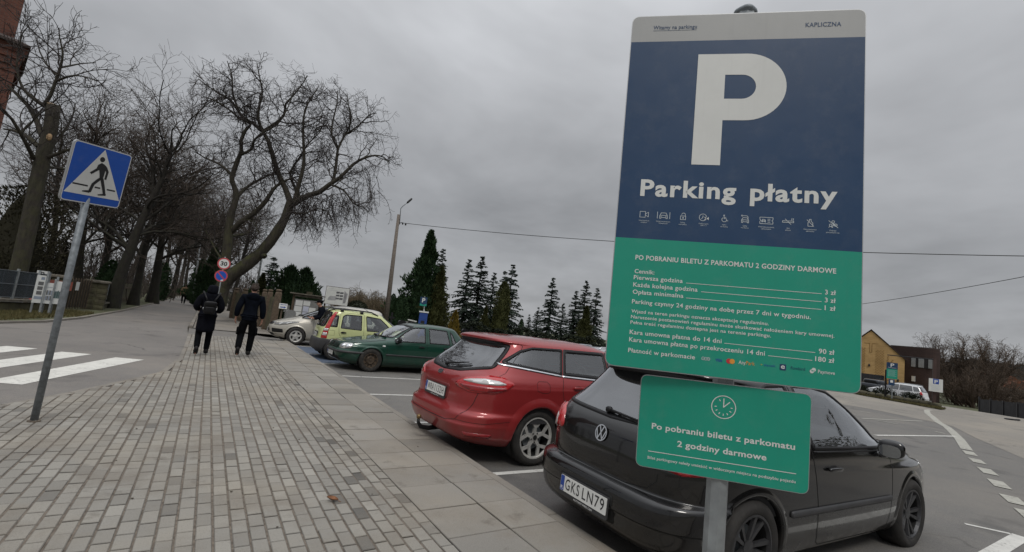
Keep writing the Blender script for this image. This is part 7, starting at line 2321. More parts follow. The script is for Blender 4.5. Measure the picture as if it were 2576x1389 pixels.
def blade(G, p, d, L, w, r):
    d = d.normalized(); o = d.cross(Vector((r.gauss(0, 1), r.gauss(0, 1), r.gauss(0, 1))))
    if o.length < 1e-4: o = d.orthogonal()
    o = o.normalized() * w / 2
    a = p + d * L
    G.add([p - o * 0.5, p + d * L * 0.45 - o, a, p + d * L * 0.45 + o], [(0, 1, 2, 3)])
def spruce(seed, H, W, label, m=None):
    r = random.Random(seed)
    root = thing('spruce_tree', label, 'tree', (0, 0, 0))
    G = Geo(); G.tube([(0, 0, -0.2), (0, 0, H * 0.5), (0.05, 0, H)], [0.02 * H, 0.012 * H, 0.01], 8); G.build('trunk', M['bark2'], root, smooth=True)
    G = Geo()
    nw = int(H * 2.6)
    for i in range(nw):
        t = (i + 0.6) / nw
        z0_ = H * (0.06 + 0.94 * t)
        L0 = W * (1 - t) ** 0.85 + 0.12
        nb = 7 if t < 0.8 else 5
        for k in range(nb):
            if r.random() < 0.12: continue
            a = 2 * PI * (k + r.random() * 0.8) / nb + i
            L = L0 * r.uniform(0.65, 1.2)
            up_ = 0.35 * t - 0.12 - 0.25 * (1 - t)
            n = max(3, int(L / 0.22))
            z = z0_ + r.uniform(-0.5, 0.5) * H / nw * 1.6
            p = Vector((0, 0, z)); d = Vector((math.cos(a), math.sin(a), up_ + 0.1 + r.uniform(-.15, .15))).normalized()
            for j in range(n):
                u = j / n
                p2 = p + d * (L / n)
                d = (d + Vector((0, 0, -0.10 + 0.20 * u))).normalized()
                for q in range(6):
                    s = Vector((-d.y, d.x, 0)).normalized() * r.choice((-1, 1))
                    dd = (d * r.uniform(0.2, 0.9) + s * r.uniform(0.2, 0.9) + Vector((0, 0, r.uniform(-0.9, -0.05))))
                    blade(G, p.lerp(p2, r.random()), dd, r.uniform(0.22, 0.42) * (0.75 + 0.5 * (1 - t)), 0.13, r)
                blade(G, p, d, L / n * 1.4, 0.10, r)
                p = p2
    for _ in range(8): blade(G, Vector((0, 0, H - 0.5 + r.random() * 0.4)), Vector((r.gauss(0, .3), r.gauss(0, .3), 1)), 0.4, 0.07, r)
    G.build('crown', m or M['lf_spruce'], root)
    return root
def thuja(seed, H, W, label, m, shape='cone', ragged=0.12, name='thuja_tree', n=None, leaf=0.22):
    """dense column or cone of upright sprays, darker gaps between clumps"""
    r = random.Random(seed)
    root = thing(name, label, 'tree', (0, 0, 0))
    G = Geo(); G.tube([(0, 0, -0.2), (0, 0, H * 0.6)], [0.10 + 0.006 * H, 0.04], 7); G.build('trunk', M['bark2'], root, smooth=True)
    def rad(t):
        if shape == 'cone': return W * min(1.0, (1 - t) * 1.08 + 0.01) * (0.62 + 0.38 * min(1, t * 6))
        if shape == 'column': return W * (min(1, (1 - t) * 3.2)) ** 0.65 * (0.8 + 0.2 * min(1, t * 5))
        return W * math.sqrt(max(0, 1 - (2 * t - 0.95) ** 2)) 
    lob = [(r.uniform(0, 2 * PI), r.random(), r.uniform(0.6, 1.5)) for _ in range(60)]
    G = Geo()
    n = n or int(900 + 420 * H * W)
    for _ in range(n):
        t = r.random() ** (1.25 if shape == 'cone' else 1.0)
        a = r.uniform(0, 2 * PI)
        b = 1.0
        if r.random() < 0.05: b += r.uniform(0.1, 0.35)
        for la, lt_, ls in lob:
            da = abs((a - la + PI) % (2 * PI) - PI)
            g_ = math.exp(-(da / 0.4) ** 2 - ((t - lt_) / 0.045) ** 2)
            b += ragged * ls * g_
        b -= ragged * 0.6
        rr = rad(t) * b * (1 - 0.38 * r.random() ** 2.0)
        p = Vector((math.cos(a) * rr, math.sin(a) * rr, H * (0.03 + 0.97 * t)))
        d = Vector((math.cos(a) * 0.55, math.sin(a) * 0.55, 1.0)) + Vector((r.gauss(0, .35), r.gauss(0, .35), r.gauss(0, .3)))
        blade(G, p, d, leaf * r.uniform(0.7, 1.5), leaf * 0.42, r)
    # inner mass
    nr_, nz_ = 12, 10
    V = []
    for j in range(nz_ + 1):
        t = j / nz_
        for i in range(nr_):
            a = 2 * PI * i / nr_
            q = rad(min(t, 0.97)) * (0.4 if name == 'ivy_clad_tree' else 0.66) * (1 + 0.12 * math.sin(3 * a + j))
            V.append((q * math.cos(a), q * math.sin(a), H * (0.03 + 0.92 * t)))
    G.add(V, [(j * nr_ + i, j * nr_ + (i + 1) % nr_, (j + 1) * nr_ + (i + 1) % nr_, (j + 1) * nr_ + i) for j in range(nz_) for i in range(nr_)])
    G.build('crown', m, root)
    return root
TI = thuja(117, 6.0, 1.5, 'ivy', M['lf_ivy'], 'ball', 0.5, name='ivy_clad_tree', n=6500, leaf=0.13)
def plant(root, px, py, D, label, sc_=1.0, turn=0.0, first=None, group=None, z=-0.12):
    q = at(px, py, D)
    if not root.get('placed'):
        root.location = (q.x, q.y, z); root.rotation_euler = (0, 0, turn); root.scale = (sc_,) * 3 if isinstance(sc_, (int, float)) else sc_
        root['label'] = label; root['placed'] = 1
        if group: root['group'] = group
        return root
    return dup(root, (q.x, q.y, z), turn, label, sc_, group)
S1 = spruce(101, 10.0, 2.8, 'spruce'); S2 = spruce(102, 10.0, 2.3, 'spruce'); S3 = spruce(103, 10.0, 1.9, 'spruce')
TC = thuja(111, 10.0, 2.4, 'thuja', M['lf_thuja'], 'cone', 0.5, leaf=0.30, n=12000)
TO = thuja(112, 8.0, 1.6, 'thuja', M['lf_olive'], 'cone', 0.42, leaf=0.26, n=7000)
TK = thuja(113, 6.0, 0.75, 'thuja', M['lf_olive'], 'column', 0.08, leaf=0.22)
TD = thuja(114, 4.0, 0.55, 'thuja', M['lf_thuja'], 'column', 0.06, leaf=0.18)
TG = thuja(115, 2.6, 0.72, 'thuja', M['lf_gold'], 'cone', 0.10, leaf=0.16)
TB = thuja(116, 4.0, 0.95, 'thuja', M['lf_thuja'], 'ball', 0.55, leaf=0.26, name='evergreen_tree')
GR = 'conifers in the cemetery'
def topz(px, py, D): return at(px, py, D).z + 0.12
# (model, px of foot, px/py of top, distance, model height, label, width factor)
con = [
    (TC, 1060, 1073, 583, 46, 10.0, 'tallest dense green conifer right of the utility pole', 1.02),
    (S2, 1098, 1098, 628, 52, 10.0, 'thin spruce top showing behind the tallest green conifer', 0.9),
    (TO, 1100, 1106, 672, 45, 8.0, 'brownish conifer leaning on the right flank of the tallest one', 1.1),
    (S1, 1168, 1175, 655, 55, 10.0, 'left spruce of the big middle spruce group', 1.0),
    (S2, 1200, 1205, 648, 56, 10.0, 'tallest spruce of the big middle group', 1.2),
    (S1, 1236, 1238, 688, 54, 10.0, 'shorter spruce in the middle of the big group', 1.0),
    (S3, 1262, 1261, 684, 57, 10.0, 'thin spruce just left of the rightmost one in the big group', 1.1),
    (S2, 1280, 1279, 668, 55, 10.0, 'rightmost spruce of the big middle group', 1.15),
    (TK, 1264, 1272, 712, 43, 6.0, 'olive columnar thuja in front of the big spruce group', 1.0),
    (TO, 1225, 1228, 770, 46, 8.0, 'low olive conifer under the big spruce group', 1.0),
    (TD, 1318, 1320, 805, 48, 4.0, 'narrow dark column thuja standing alone in the gap', 0.9),
    (S3, 1336, 1336, 793, 50, 10.0, 'small pointed spruce right of the lone narrow column', 1.1),
    (S3, 1356, 1356, 775, 50, 10.0, 'small dark spruce left of the right-hand spruce pair', 1.3),
    (S2, 1386, 1389, 702, 52, 10.0, 'tall ragged spruce left of the parking sign', 1.05),
    (S1, 1418, 1420, 765, 50, 10.0, 'reddish short spruce between the two ragged tall ones', 1.0),
    (S2, 1448, 1450, 735, 53, 10.0, 'left one of the three spruces beside the parking sign', 1.1),
    (S1, 1471, 1473, 708, 54, 10.0, 'tallest of the three spruces beside the parking sign', 0.95),
    (S2, 1500, 1500, 728, 52, 10.0, 'spruce partly hidden by the left edge of the parking sign', 1.0),
    (TO, 1478, 1480, 772, 44, 8.0, 'broad olive conifer at the left edge of the parking sign', 1.15),
    (TG, 1150, 1151, 783, 33, 2.6, 'golden orange thuja behind the dark green car', 1.0),
    (TD, 988, 989, 742, 42, 4.0, 'narrow dark thuja just right of the utility pole', 1.0),
    (TD, 1000, 1001, 752, 42, 4.0, 'second narrow dark thuja right of the utility pole', 1.2),
    (TD, 1010, 1011, 745, 43, 4.0, 'dark thuja at the left foot of the tallest green conifer', 1.5),
    (TD, 788, 791, 730, 44, 4.0, 'narrow pointed thuja left of the plan board', 1.2),
    (TD, 798, 800, 732, 44, 4.0, 'narrow pointed thuja closest to the plan board', 1.0),
    (TD, 775, 776, 738, 42, 4.0, 'short pointed thuja above the notice board roof', 1.3),
    (TB, 757, 762, 678, 33, 4.0, 'bushy evergreen with a bare foot above the notice board', 1.0),
    (TB, 718, 722, 672, 32, 4.0, 'bushy dark evergreen behind the stone posts', 1.0),
    (S3, 670, 673, 648, 34, 10.0, 'pointed evergreen right of the leaning trunk', 1.6),
    (TO, 650, 652, 688, 33, 8.0, 'dark conifer behind the grey lamp post and leaning trunk', 1.2),
    (TC, 628, 628, 705, 40, 10.0, 'wide conifer low behind the bareheaded man', 0.9),
    (S1, 540, 541, 610, 60, 10.0, 'dark evergreen behind the 30 sign', 1.0),
    (TC, 515, 515, 620, 48, 10.0, 'dark dense evergreen between lamp post and 30 sign', 1.1),
    (TC, 488, 488, 650, 64, 10.0, 'dark evergreen left of the slim lamp post at the road end', 1.2),
    (TD, 262, 263, 655, 32, 4.0, 'narrow dark evergreen behind the pedestrian sign pole', 1.4),
    (TI, 50, 55, 540, 30, 6.0, 'dark ivy-clad evergreen left of the display boards', 0.8),
    (TI, 130, 130, 600, 36, 6.0, 'broad dark evergreen behind the display boards', 0.9),
    (TI, 8, 5, 450, 27, 6.0, 'brown-green bush against the church wall', 1.3),
    (TD, 395, 396, 660, 52, 4.0, 'narrow evergreen column beside the avenue road', 1.3),
    (TD, 1560, 1560, 760, 50, 4.0, 'thuja hidden behind the parking sign board', 1.0),
]
for mdl, pf, ptx, pty, D, Hm, lab, wf in con[:-1]:
    H = topz(ptx, pty, D)
    sz = H / (Hm * 1.02)
    plant(mdl, pf, 760, D, lab, ((H / Hm) * wf, (H / Hm) * wf, H / Hm), random.Random(D * pf).uniform(0, 6), None, GR)
for m_ in (S1, S2, S3, TC, TO, TK, TD, TG, TB, TI):
    if 'placed' in m_: del m_['placed']

# clipped round bush and dark hedges behind the car park
def leaf_box(name, label, a, b, h, w, m, n, cat='hedge', leaf=0.16, z=-0.12, seed=5, bumps=0.15):
    r = random.Random(seed)
    G = Geo(); a = Vector(a); b = Vector(b); d = (b - a); L = d.length; d.normalize(); nn = Vector((-d.y, d.x, 0))
    for _ in range(n):
        s = r.random() * L; t = r.uniform(-1, 1); u = r.random()
        hh = h * (1 + bumps * math.sin(s * 1.3 + seed) + bumps * 0.7 * math.sin(s * 3.1))
        k = r.random()
        if k < 0.45: p = a + d * s + nn * (w / 2 * math.copysign(1, t)) + Vector((0, 0, u * hh))
        else: p = a + d * s + nn * (w / 2 * t) + Vector((0, 0, hh * (1 - 0.12 * r.random())))
        blade(G, p, Vector((r.gauss(0, 1), r.gauss(0, 1), r.uniform(0, 1.2))), leaf * r.uniform(0.7, 1.4), leaf * 0.6, r)
    G.box(a + d * L / 2 + Vector((0, 0, h * 0.42)), (L * 0.98, w * 0.7, h * 0.8), math.atan2(d.y, d.x))
    o = a.copy(); o.z = z
    G.v = [(x - o.x, y - o.y, zz) for x, y, zz in G.v]
    return tag(G.build(name, m, loc=o), label, cat)
a, b = at(1140, 800, 40), at(1620, 870, 34)
leaf_box('hedge', 'long dark clipped hedge along the far side of the car park', (a.x, a.y, 0), (b.x, b.y, 0), 1.35, 0.9, M['lf_hedge'], 5200, leaf=0.2)
q = at(896, 790, 40); q.z = 0
rb = thing('round_bush', 'clipped round dark bush above the lime green car roof', 'bush', (q.x, q.y, -0.12))
r_ = random.Random(9); G = Geo()
for _ in range(1400):
    v = Vector((r_.gauss(0, 1), r_.gauss(0, 1), r_.gauss(0, 1))).normalized()
    blade(G, Vector((0, 0, 1.45)) + Vector((v.x * 0.85, v.y * 0.85, v.z * 0.75)) * r_.uniform(0.85, 1), v + Vector((r_.gauss(0, .5), r_.gauss(0, .5), 0.4)), 0.14, 0.08, r_)
G.sbox((0, 0, 1.45), (1.45, 1.45, 1.25), 1.0, None, 14, 8); G.build('crown', M['lf_hedge'], rb)
G = Geo(); G.tube([(0, 0, 0), (0, 0, 1.0)], 0.08, 7); G.build('trunk', M['bark2'], rb)

# thicket closing the view under the avenue, and grass
def thicket(name, pts, n, h, m, leafm, seed):
    r = random.Random(seed); G = Geo()
    for _ in range(n):
        (x0, y0), (x1, y1), w = r.choice(pts)
        t = r.random(); p = Vector((x0 + (x1 - x0) * t + r.gauss(0, w), y0 + (y1 - y0) * t + r.gauss(0, w), -0.1))
        T = Tree(r.randint(0, 10 ** 6))
        H = h * r.uniform(0.4, 1.15)
        P, R = T.path(p, Vector((r.gauss(0, .2), r.gauss(0, .2), 1)), H, 0.035, 0.014, 6, 0.12, 0.03)
        v, f = tube_geo(P, R, 3, False); G.add(v, f)
        for k in range(7):
            j = r.randint(1, 5)
            Pb, Rb = T.path(P[j], T.side((P[j + 1] - P[j]).normalized(), 0.4, 1.1), H * 0.3 * r.uniform(.5, 1.2), 0.02, 0.012, 3, 0.2, 0.03)
            v, f = tube_geo(Pb, Rb, 3, False); G.add(v, f)
    o = G.build(name, m); o['kind'] = 'stuff'
    return o
thicket('undergrowth', [((-9, 34), (-6, 60), 1.6), ((-7, 58), (-6, 95), 1.8), ((-22, 34), (-9, 40), 3.0), ((-25, 48), (-10, 60), 4.0), ((4.2, 42), (3.6, 88), 0.8), ((-16, 92), (6, 100), 3.0), ((-40, 60), (-12, 75), 5)], 1100, 4.2, M['twig2'], None, 19)
def grass(name, poly, n, h, m, seed, zf=0.02):
    r = random.Random(seed); G = Geo()
    P = np.array(poly); x0, y0 = P.min(0); x1, y1 = P.max(0)
    k = 0
    while k < n:
        x, y = r.uniform(x0, x1), r.uniform(y0, y1)
        if not in_poly(poly, np.array([x]), np.array([y]))[0]: continue
        k += 1
        p = Vector((x, y, zf if not callable(zf) else float(zf(x, y))))
        for _ in range(3):
            d = Vector((r.gauss(0, .5), r.gauss(0, .5), 1)); o = Vector((r.gauss(0, 1), r.gauss(0, 1), 0)).normalized() * 0.012
            L = h * r.uniform(.5, 1.3)
            G.add([p - o, p + o, p + d.normalized() * L], [(0, 1, 2)])
    ob = G.build(name, m); ob['kind'] = 'stuff'
    return ob
M['grass'] = leafmat('winter_grass', (0.07, 0.068, 0.028), (0.15, 0.125, 0.055))
grass('verge_grass', [(-4.45, 17.2), (-3.6, 21.2), (-3.55, 24), (-4.8, 24), (-5.3, 19), (-9, 17.5), (-9, 15.9), (-5.3, 16.5)], 5000, 0.11, M['grass'], 3)
# ------------------------------------------------------------ buildings, fences, cemetery
def brickmat(name, c1, c2, mortar, scale=1.0, bw=0.25, rh=0.078):
    k = NT(name)
    geo = k.n('ShaderNodeNewGeometry')
    sp = k.n('ShaderNodeSeparateXYZ'); k.l(k.co(), sp.inputs[0])
    cb = k.n('ShaderNodeCombineXYZ')
    k.l(k.math('ADD', sp.outputs[0], sp.outputs[1]), cb.inputs[0]); k.l(sp.outputs[2], cb.inputs[1])
    b = k.n('ShaderNodeTexBrick')
    b.inputs['Scale'].default_value = scale
    b.inputs['Brick Width'].default_value = bw
    b.inputs['Row Height'].default_value = rh
    b.inputs['Mortar Size'].default_value = 0.008
    b.inputs['Color1'].default_value = (*c1, 1); b.inputs['Color2'].default_value = (*c2, 1); b.inputs['Mortar'].default_value = (*mortar, 1)
    k.l(cb.outputs[0], b.inputs['Vector'])
    c = k.mix(k.math('MULTIPLY', k.ramp(k.noise(0.8, 5, 0.6), 0.4, 0.7), 0.45), b.outputs['Color'], tuple(x * 0.45 for x in c1))
    k.set('Base Color', c); k.set('Roughness', 0.9)
    k.bump(b.outputs['Fac'], -0.4, 0.01)
    return k.m
M['redbrick'] = brickmat('red_brick', (0.105, 0.034, 0.022), (0.16, 0.056, 0.034), (0.095, 0.075, 0.065))
M['yellowbrick'] = brickmat('yellow_brick', (0.46, 0.29, 0.115), (0.56, 0.36, 0.15), (0.40, 0.27, 0.13))
M['brownbrick'] = brickmat('dark_brown_brick', (0.045, 0.026, 0.022), (0.062, 0.035, 0.029), (0.035, 0.024, 0.022))
M['tile'] = mat('dark_roof_tile', (0.05, 0.035, 0.03), 0.85, var=0.3, scale=8)
M['darkmetal'] = mat('dark_metal_trim', (0.018, 0.018, 0.02), 0.5)
M['winglass'] = mat('dark_window_pane', (0.02, 0.024, 0.028), 0.08, var=0.3, scale=2, coat=0.5)
M['blind'] = mat('pale_blind', (0.30, 0.31, 0.31), 0.6)
M['stone'] = mat('rough_stone', (0.13, 0.115, 0.09), 0.95, var=0.45, scale=5, bump=0.6, bscale=14, col2=(0.21, 0.19, 0.155))
M['moss_stone'] = mat('mossy_stone', (0.085, 0.07, 0.048), 0.95, var=0.4, scale=4, bump=0.6, bscale=14, col2=(0.105, 0.10, 0.055))
M['wood'] = mat('weathered_wood', (0.095, 0.07, 0.047), 0.9, var=0.35, scale=8, bump=0.3)
M['render'] = mat('grey_render', (0.30, 0.30, 0.295), 0.9, var=0.12, scale=1.5)
M['granite'] = mat('grey_granite', (0.20, 0.20, 0.195), 0.5, var=0.3, scale=40)
M['blackgranite'] = mat('black_granite', (0.02, 0.02, 0.022), 0.25, var=0.3, scale=40)

# church corner at the left edge
ch = thing('church', 'red brick church tower corner with a sloped buttress cap at the left edge', 'church', (at(8, 300, 30).x, at(8, 300, 30).y, 0), -math.atan2(at(8, 300, 30).x, at(8, 300, 30).y))
o = ch.location
e0 = at(48, 205, 30) - Vector(o)
zc = at(50, 190, 30).z
G = Geo()
G.box((-2.6, 1.9, zc / 2 - 0.1), (5.2, 4.0, zc + 0.2)); G.build('wall', M['redbrick'], ch)
zt_ = at(66, 128, 30).z
G = Geo()
for i in range(4):
    w = 0.04 + 0.06 * i
    h0 = zc + (zt_ - zc) * i / 4; h1 = zc + (zt_ - zc) * (i + 1) / 4
    G.box((-2.6, 1.9, (h0 + h1) / 2 + 0.002 * i), (5.2 + 2 * w, 4.0 + 2 * w, h1 - h0))
G.build('corbel_courses', M['redbrick'], ch)
zt2 = at(26, 80, 30).z
G = Geo()
a = 0.5
V = [(-5.7, -0.52, zt_), (0.26, -0.52, zt_), (0.26, 4.32, zt_), (-5.7, 4.32, zt_), (-5.7, -0.52, zt_ + 0.1), (0.26, -0.52, zt_ + 0.1), (0.26, 4.32, zt_ + 0.1), (-5.7, 4.32, zt_ + 0.1), (-5.7, 0.6, zt2), (-0.30, 0.6, zt2), (-0.30, 3.4, zt2), (-5.7, 3.4, zt2)]
G.add(V, [(0, 3, 2, 1), (0, 1, 5, 4), (1, 2, 6, 5), (2, 3, 7, 6), (3, 0, 4, 7), (4, 5, 9, 8), (5, 6, 10, 9), (6, 7, 11, 10), (7, 4, 8, 11), (8, 9, 10, 11)])
G.build('buttress_cap', M['tile'], ch)
G = Geo(); G.box((-2.8, 2.0, zt2 + 3.5), (5.02, 2.78, 7.4)); G.build('upper_wall', M['redbrick'], ch)
G = Geo(); G.tube([(0.14, -0.2, 0), (0.14, -0.2, 2.2)], 0.09, 8); G.build('drainpipe', M['render'], ch)

# cemetery fence on the left
def seg_frame(a, b):
    a, b = Vector(a), Vector(b); d = (b - a); L = d.length; d.normalize(); return a, d, L, math.atan2(d.y, d.x)
def low_wall(label, a, b, h, w, m, cap=True, name='low_wall'):
    a, d, L, ang = seg_frame(a, b)
    t = thing(name, label, 'wall', (a.x, a.y, 0), ang)
    G = Geo(); 
    n = max(2, int(L / 0.4))
    for i in range(n):
        G.sbox((L * (i + 0.5) / n, rng.uniform(-.02, .02), h * 0.42), (L / n * 1.12, w, h * 1.0), 0.3, None, 12, 6)
    G.box((L / 2, 0, h * 0.4), (L, w * 0.85, h * 0.8)); G.build('stonework', m, t, smooth=False)
    if cap:
        G = Geo(); G.box((L / 2, 0, h + 0.035), (L + 0.06, w + 0.12, 0.07)); G.build('coping', M['stone'], t)
    return t
low_wall('low rough stone wall with a flat coping under the display boards', (-7.2, 16.6, 0), (-4.55, 22.9, 0), 0.34, 0.28, M['moss_stone'])
M['mesh'] = glass('wire_glass_panel', (0.55, 0.60, 0.62), 0.5, 0.35, (0.16, 0.18, 0.2))
def panel_fence(label, a, b, z0, h, n, group=None):
    a, d, L, ang = seg_frame(a, b)
    t = thing('panel_fence', label, 'fence', (a.x, a.y, 0), ang)
    for i in range(n + 1):
        G = Geo(); G.box((L * i / n, 0, z0 + h / 2), (0.06, 0.06, h + 0.06)); G.build('post', M['galv'], t)
    for i in range(n):
        G = Geo(); G.box((L * (i + 0.5) / n, 0, z0 + h / 2), (L / n - 0.08, 0.012, h - 0.1)); 
        p = G.build('panel', M['mesh'], t)
        G = Geo()
        for k_ in range(9): G.box((L * i / n + 0.05 + (L / n - 0.1) * k_ / 8, 0.016, z0 + h / 2), (0.008, 0.008, h - 0.1))
        for z in (0.05, 0.5, 0.95): G.box((L * (i + 0.5) / n, -0.016, z0 + h * z), (L / n - 0.08, 0.02, 0.02))
        G.build('panel_bars', M['galvdark'], p)
    return t
panel_fence('grey mesh panel fence standing on the low wall left of the display boards', (-7.2, 16.6, 0), (-4.75, 22.45, 0), 0.42, 0.95, 5)
panel_fence('bluish mesh panel fence right of the stone gate pillar', (-4.08, 27.5, 0), (-4.12, 31.5, 0), 0.3, 0.95, 2)
low_wall('short low wall under the bluish mesh fence', (-4.08, 27.4, 0), (-4.12, 31.6, 0), 0.24, 0.26, M['moss_stone'])
def display(label, px0, px1, py_top, py_bot, D, kind):
    q = at((px0 + px1) / 2, py_bot, D)
    t = thing('display_board', label, 'display board', (q.x, q.y, 0))
    w = (at(px1, py_bot, D) - at(px0, py_bot, D)).length
    z0, z1 = q.z, at((px0 + px1) / 2, py_top, D).z
    F = frame_at((0, 0, z0), 0.55)
    h = z1 - z0
    G = Geo(); G.prism([(-w / 2, 0), (w / 2, 0), (w / 2, h), (-w / 2, h)], 0.03, shift(F, 0, 0, -0.03), 0); G.build('board', M['s_print'], t)
    G = Geo()
    if kind == 0:
        for i in range(3): flat(G, F, [(-w * 0.28, h * (0.30 + 0.17 * i)), (w * 0.24, h * (0.30 + 0.17 * i)), (w * 0.24, h * (0.43 + 0.17 * i)), (-w * 0.28, h * (0.43 + 0.17 * i))], 0, 0.004)
        flat(G, F, [(-w * 0.4, h * 0.14), (w * 0.42, h * 0.14), (w * 0.42, h * 0.24), (-w * 0.4, h * 0.24)], 1, 0.004)
        flat(G, F, [(-w * 0.1, h * 0.84), (w * 0.25, h * 0.84), (w * 0.25, h * 0.94), (-w * 0.1, h * 0.94)], 1, 0.004)
    elif kind == 1:
        for i in range(2):
            for j in range(4): flat(G, F, [(-w * 0.34 + w * 0.18 * j, h * (0.16 + 0.26 * i)), (-w * 0.19 + w * 0.18 * j, h * (0.16 + 0.26 * i)), (-w * 0.19 + w * 0.18 * j, h * (0.38 + 0.26 * i)), (-w * 0.34 + w * 0.18 * j, h * (0.38 + 0.26 * i))], 0 if (i + j) % 2 else 1, 0.004)
        flat(G, F, [(-w * 0.35, h * 0.78), (w * 0.3, h * 0.78), (w * 0.3, h * 0.80), (-w * 0.35, h * 0.80)], 1, 0.004)
    else:
        for j in range(3): flat(G, F, [(-w * 0.45 + w * 0.3 * j, h * 0.25), (-w * 0.17 + w * 0.3 * j, h * 0.25), (-w * 0.17 + w * 0.3 * j, h * (0.56 + 0.05 * (j % 2))), (-w * 0.45 + w * 0.3 * j, h * 0.55)], 2, 0.004)
    G.build('pictures', parent=t, mats=[mat('grey_print', (0.12, 0.12, 0.12)), mat('blue_grey_print', (0.25, 0.29, 0.36)), mat('landscape_print', (0.08, 0.12, 0.12), var=0.5)])
    for s in (-1, 1):
        G = Geo(); G.box((s * w * 0.42, 0.06, (z0 + z1) / 2 - 0.1), (0.05, 0.05, (z1 - z0) + 0.5)); G.build('support', M['galv'], t)
display('white display board with three dark photos beside the fence', 78, 106, 691, 762, 21.2, 0)
display('white display board with a grid of small photos', 106, 128, 711, 764, 21.3, 1)
display('white display board with a landscape picture', 128, 149, 707, 765, 21.4, 2)
q = at(125, 708, 23)
rf = thing('notice_shelter', 'red-topped board with a small number plate above the display boards', 'notice board', (q.x, q.y, 0))
G = Geo(); G.box((0, 0, q.z - 0.1), (1.25, 0.1, 0.32), 0.55); G.build('red_panel', mat('brick_red_paint', (0.22, 0.06, 0.04), 0.7), rf)
G = Geo(); F = frame_at((-0.35, -0.1, q.z + 0.12), 0.5); G.prism([(0, 0), (0.3, 0), (0.3, 0.22), (0, 0.22)], 0.02, F, 0); put_text(G, shift(F, 0, 0, 0.021), 'B', 0.09, 0.21, 0.04, 0.14, 0.02, 1, 0.001); G.build('number_plate', parent=rf, mats=[M['s_print'], M['ink']])
G = Geo()
for s in (-0.5, 0.5): G.box((s * math.cos(.55), s * math.sin(.55) + 0.08, q.z / 2 - 0.1), (0.09, 0.09, q.z))
G.build('legs', M['wood'], rf)
def pillar(label, x, y, w, h, rz=0.5):
    t = thing('gate_pillar', label, 'pillar', (x, y, 0), rz)
    G = Geo()
    nz = int(h / 0.22)
    for i in range(nz):
        for s in (-1, 1):
            G.sbox((s * w * 0.25 + rng.uniform(-.02, .02), 0, h * (i + 0.5) / nz), (w * 0.54, w * 1.0, h / nz * 1.08), 0.3, None, 12, 6)
    G.box((0, 0, h / 2), (w * 0.9, w * 0.9, h)); G.build('stonework', M['moss_stone'], t)
    G = Geo(); G.sbox((0, 0, h + 0.05), (w * 1.25, w * 1.25, 0.12), 0.25, None, 12, 6); G.build('cap', M['stone'], t)
pillar('squat mossy stone gate pillar just left of the pedestrian pole', -4.78, 24.2, 0.5, 1.25, 0.1)
pillar('square mossy stone gate pillar right of the dark gate', -4.12, 26.95, 0.72, 1.2, 0.1)
gt = thing('gate', 'dark wooden cemetery gate leaf with a white notice', 'gate', (-4.47, 25.5, 0), 1.33)
G = Geo(); G.box((0, 0, 0.68), (1.7, 0.07, 1.15)); G.build('gate_leaf', mat('dark_gate_wood', (0.035, 0.028, 0.018), 0.9), gt)
G = Geo()
for i in range(9): G.box((-0.8 + 0.2 * i, -0.045, 0.68), (0.03, 0.03, 1.25))
G.build('gate_bars', M['wood'], gt)
G = Geo(); G.box((-0.25, -0.075, 0.98), (0.22, 0.02, 0.34)); G.build('notice', M['s_print'], gt)
lw = thing('board_fence', 'long dark mossy board fence running along the left of the road', 'fence', (-4.15, 31.8, 0), 0)
G = Geo(); a, d, L, ang = seg_frame((0, 0, 0), (-0.5, 12.5, 0)); 
for i in range(60): G.box(d * (L * (i + .5) / 60) + Vector((0, 0, 0.62 + rng.uniform(-.03, .03))), (L / 60 * 0.96, 0.05, 1.25), ang)
G.build('boards', M['moss_stone'], lw)
G = Geo()
for z in (0.3, 1.0): G.box(d * (L / 2) + Vector((0.05, 0, z)), (L, 0.05, 0.09), ang)
G.build('rails', M['wood'], lw)
for i, (px, D) in enumerate(((564 / 1.0, 0),)): pass
for i, (zx, zy) in enumerate(((1745, 570), (1825, 570), (1950, 570))):
    q = at((zx / 3.087) / 1.59006, (zy / 3.087 + 1000) / 1.59006, 52)
    G = Geo(); G.box((0, 0, 0.6), (0.1, 0.1, 1.25)); G.sbox((0, 0, 1.25), (0.13, 0.13, 0.1), 0.6, None, 10, 5)
    tag(G.build('fence_post', M['stone'], loc=(q.x, q.y, 0)), ('first', 'second', 'third')[i] + ' pale post from the left along the far road verge', 'post', 'pale posts along the far verge')
q = at(455, 690, 26)
pg = at(436, 720, 25.5)
# gravestones and grave flowers
def grave(label, px, py, D, h, w, m, rz, cross=False, z=0.0, flowers=True):
    q = at(px, py, D)
    t = thing('gravestone', label, 'gravestone', (q.x, q.y, z), rz)
    G = Geo()
    if cross:
        G.box((0, 0, h / 2), (0.12, 0.1, h)); G.box((0, 0, h * 0.74), (w, 0.096, 0.12)); 
    else:
        G.prism(rnd([(-w / 2, 0), (w / 2, 0), (w / 2, h), (-w / 2, h)], [0, 0, w * 0.4, w * 0.4]), 0.14, frame_at((0, 0.07, 0), 0))
    G.build('headstone', m, t)
    G = Geo(); G.box((0, -0.7, 0.12), (w * 1.2, 1.5, 0.24)); G.build('grave_slab', m, t)
    if flowers:
        G = Geo()
        for _ in range(7): G.sbox((rng.uniform(-w / 2, w / 2), rng.uniform(-1.1, -0.2), 0.32), (0.16, 0.16, 0.16), 0.9, None, 8, 5, rng.randint(0, 2))
        G.build('grave_lights', parent=t, smooth=True, mats=[M['s_print'], mat('red_grave_lamp', (0.3, 0.03, 0.02), 0.3), M['lf_gold']])
    return t
grave('pale rounded gravestone behind the mesh fence at the left edge', 14, 775, 25, 1.25, 0.9, M['granite'], 0.5)
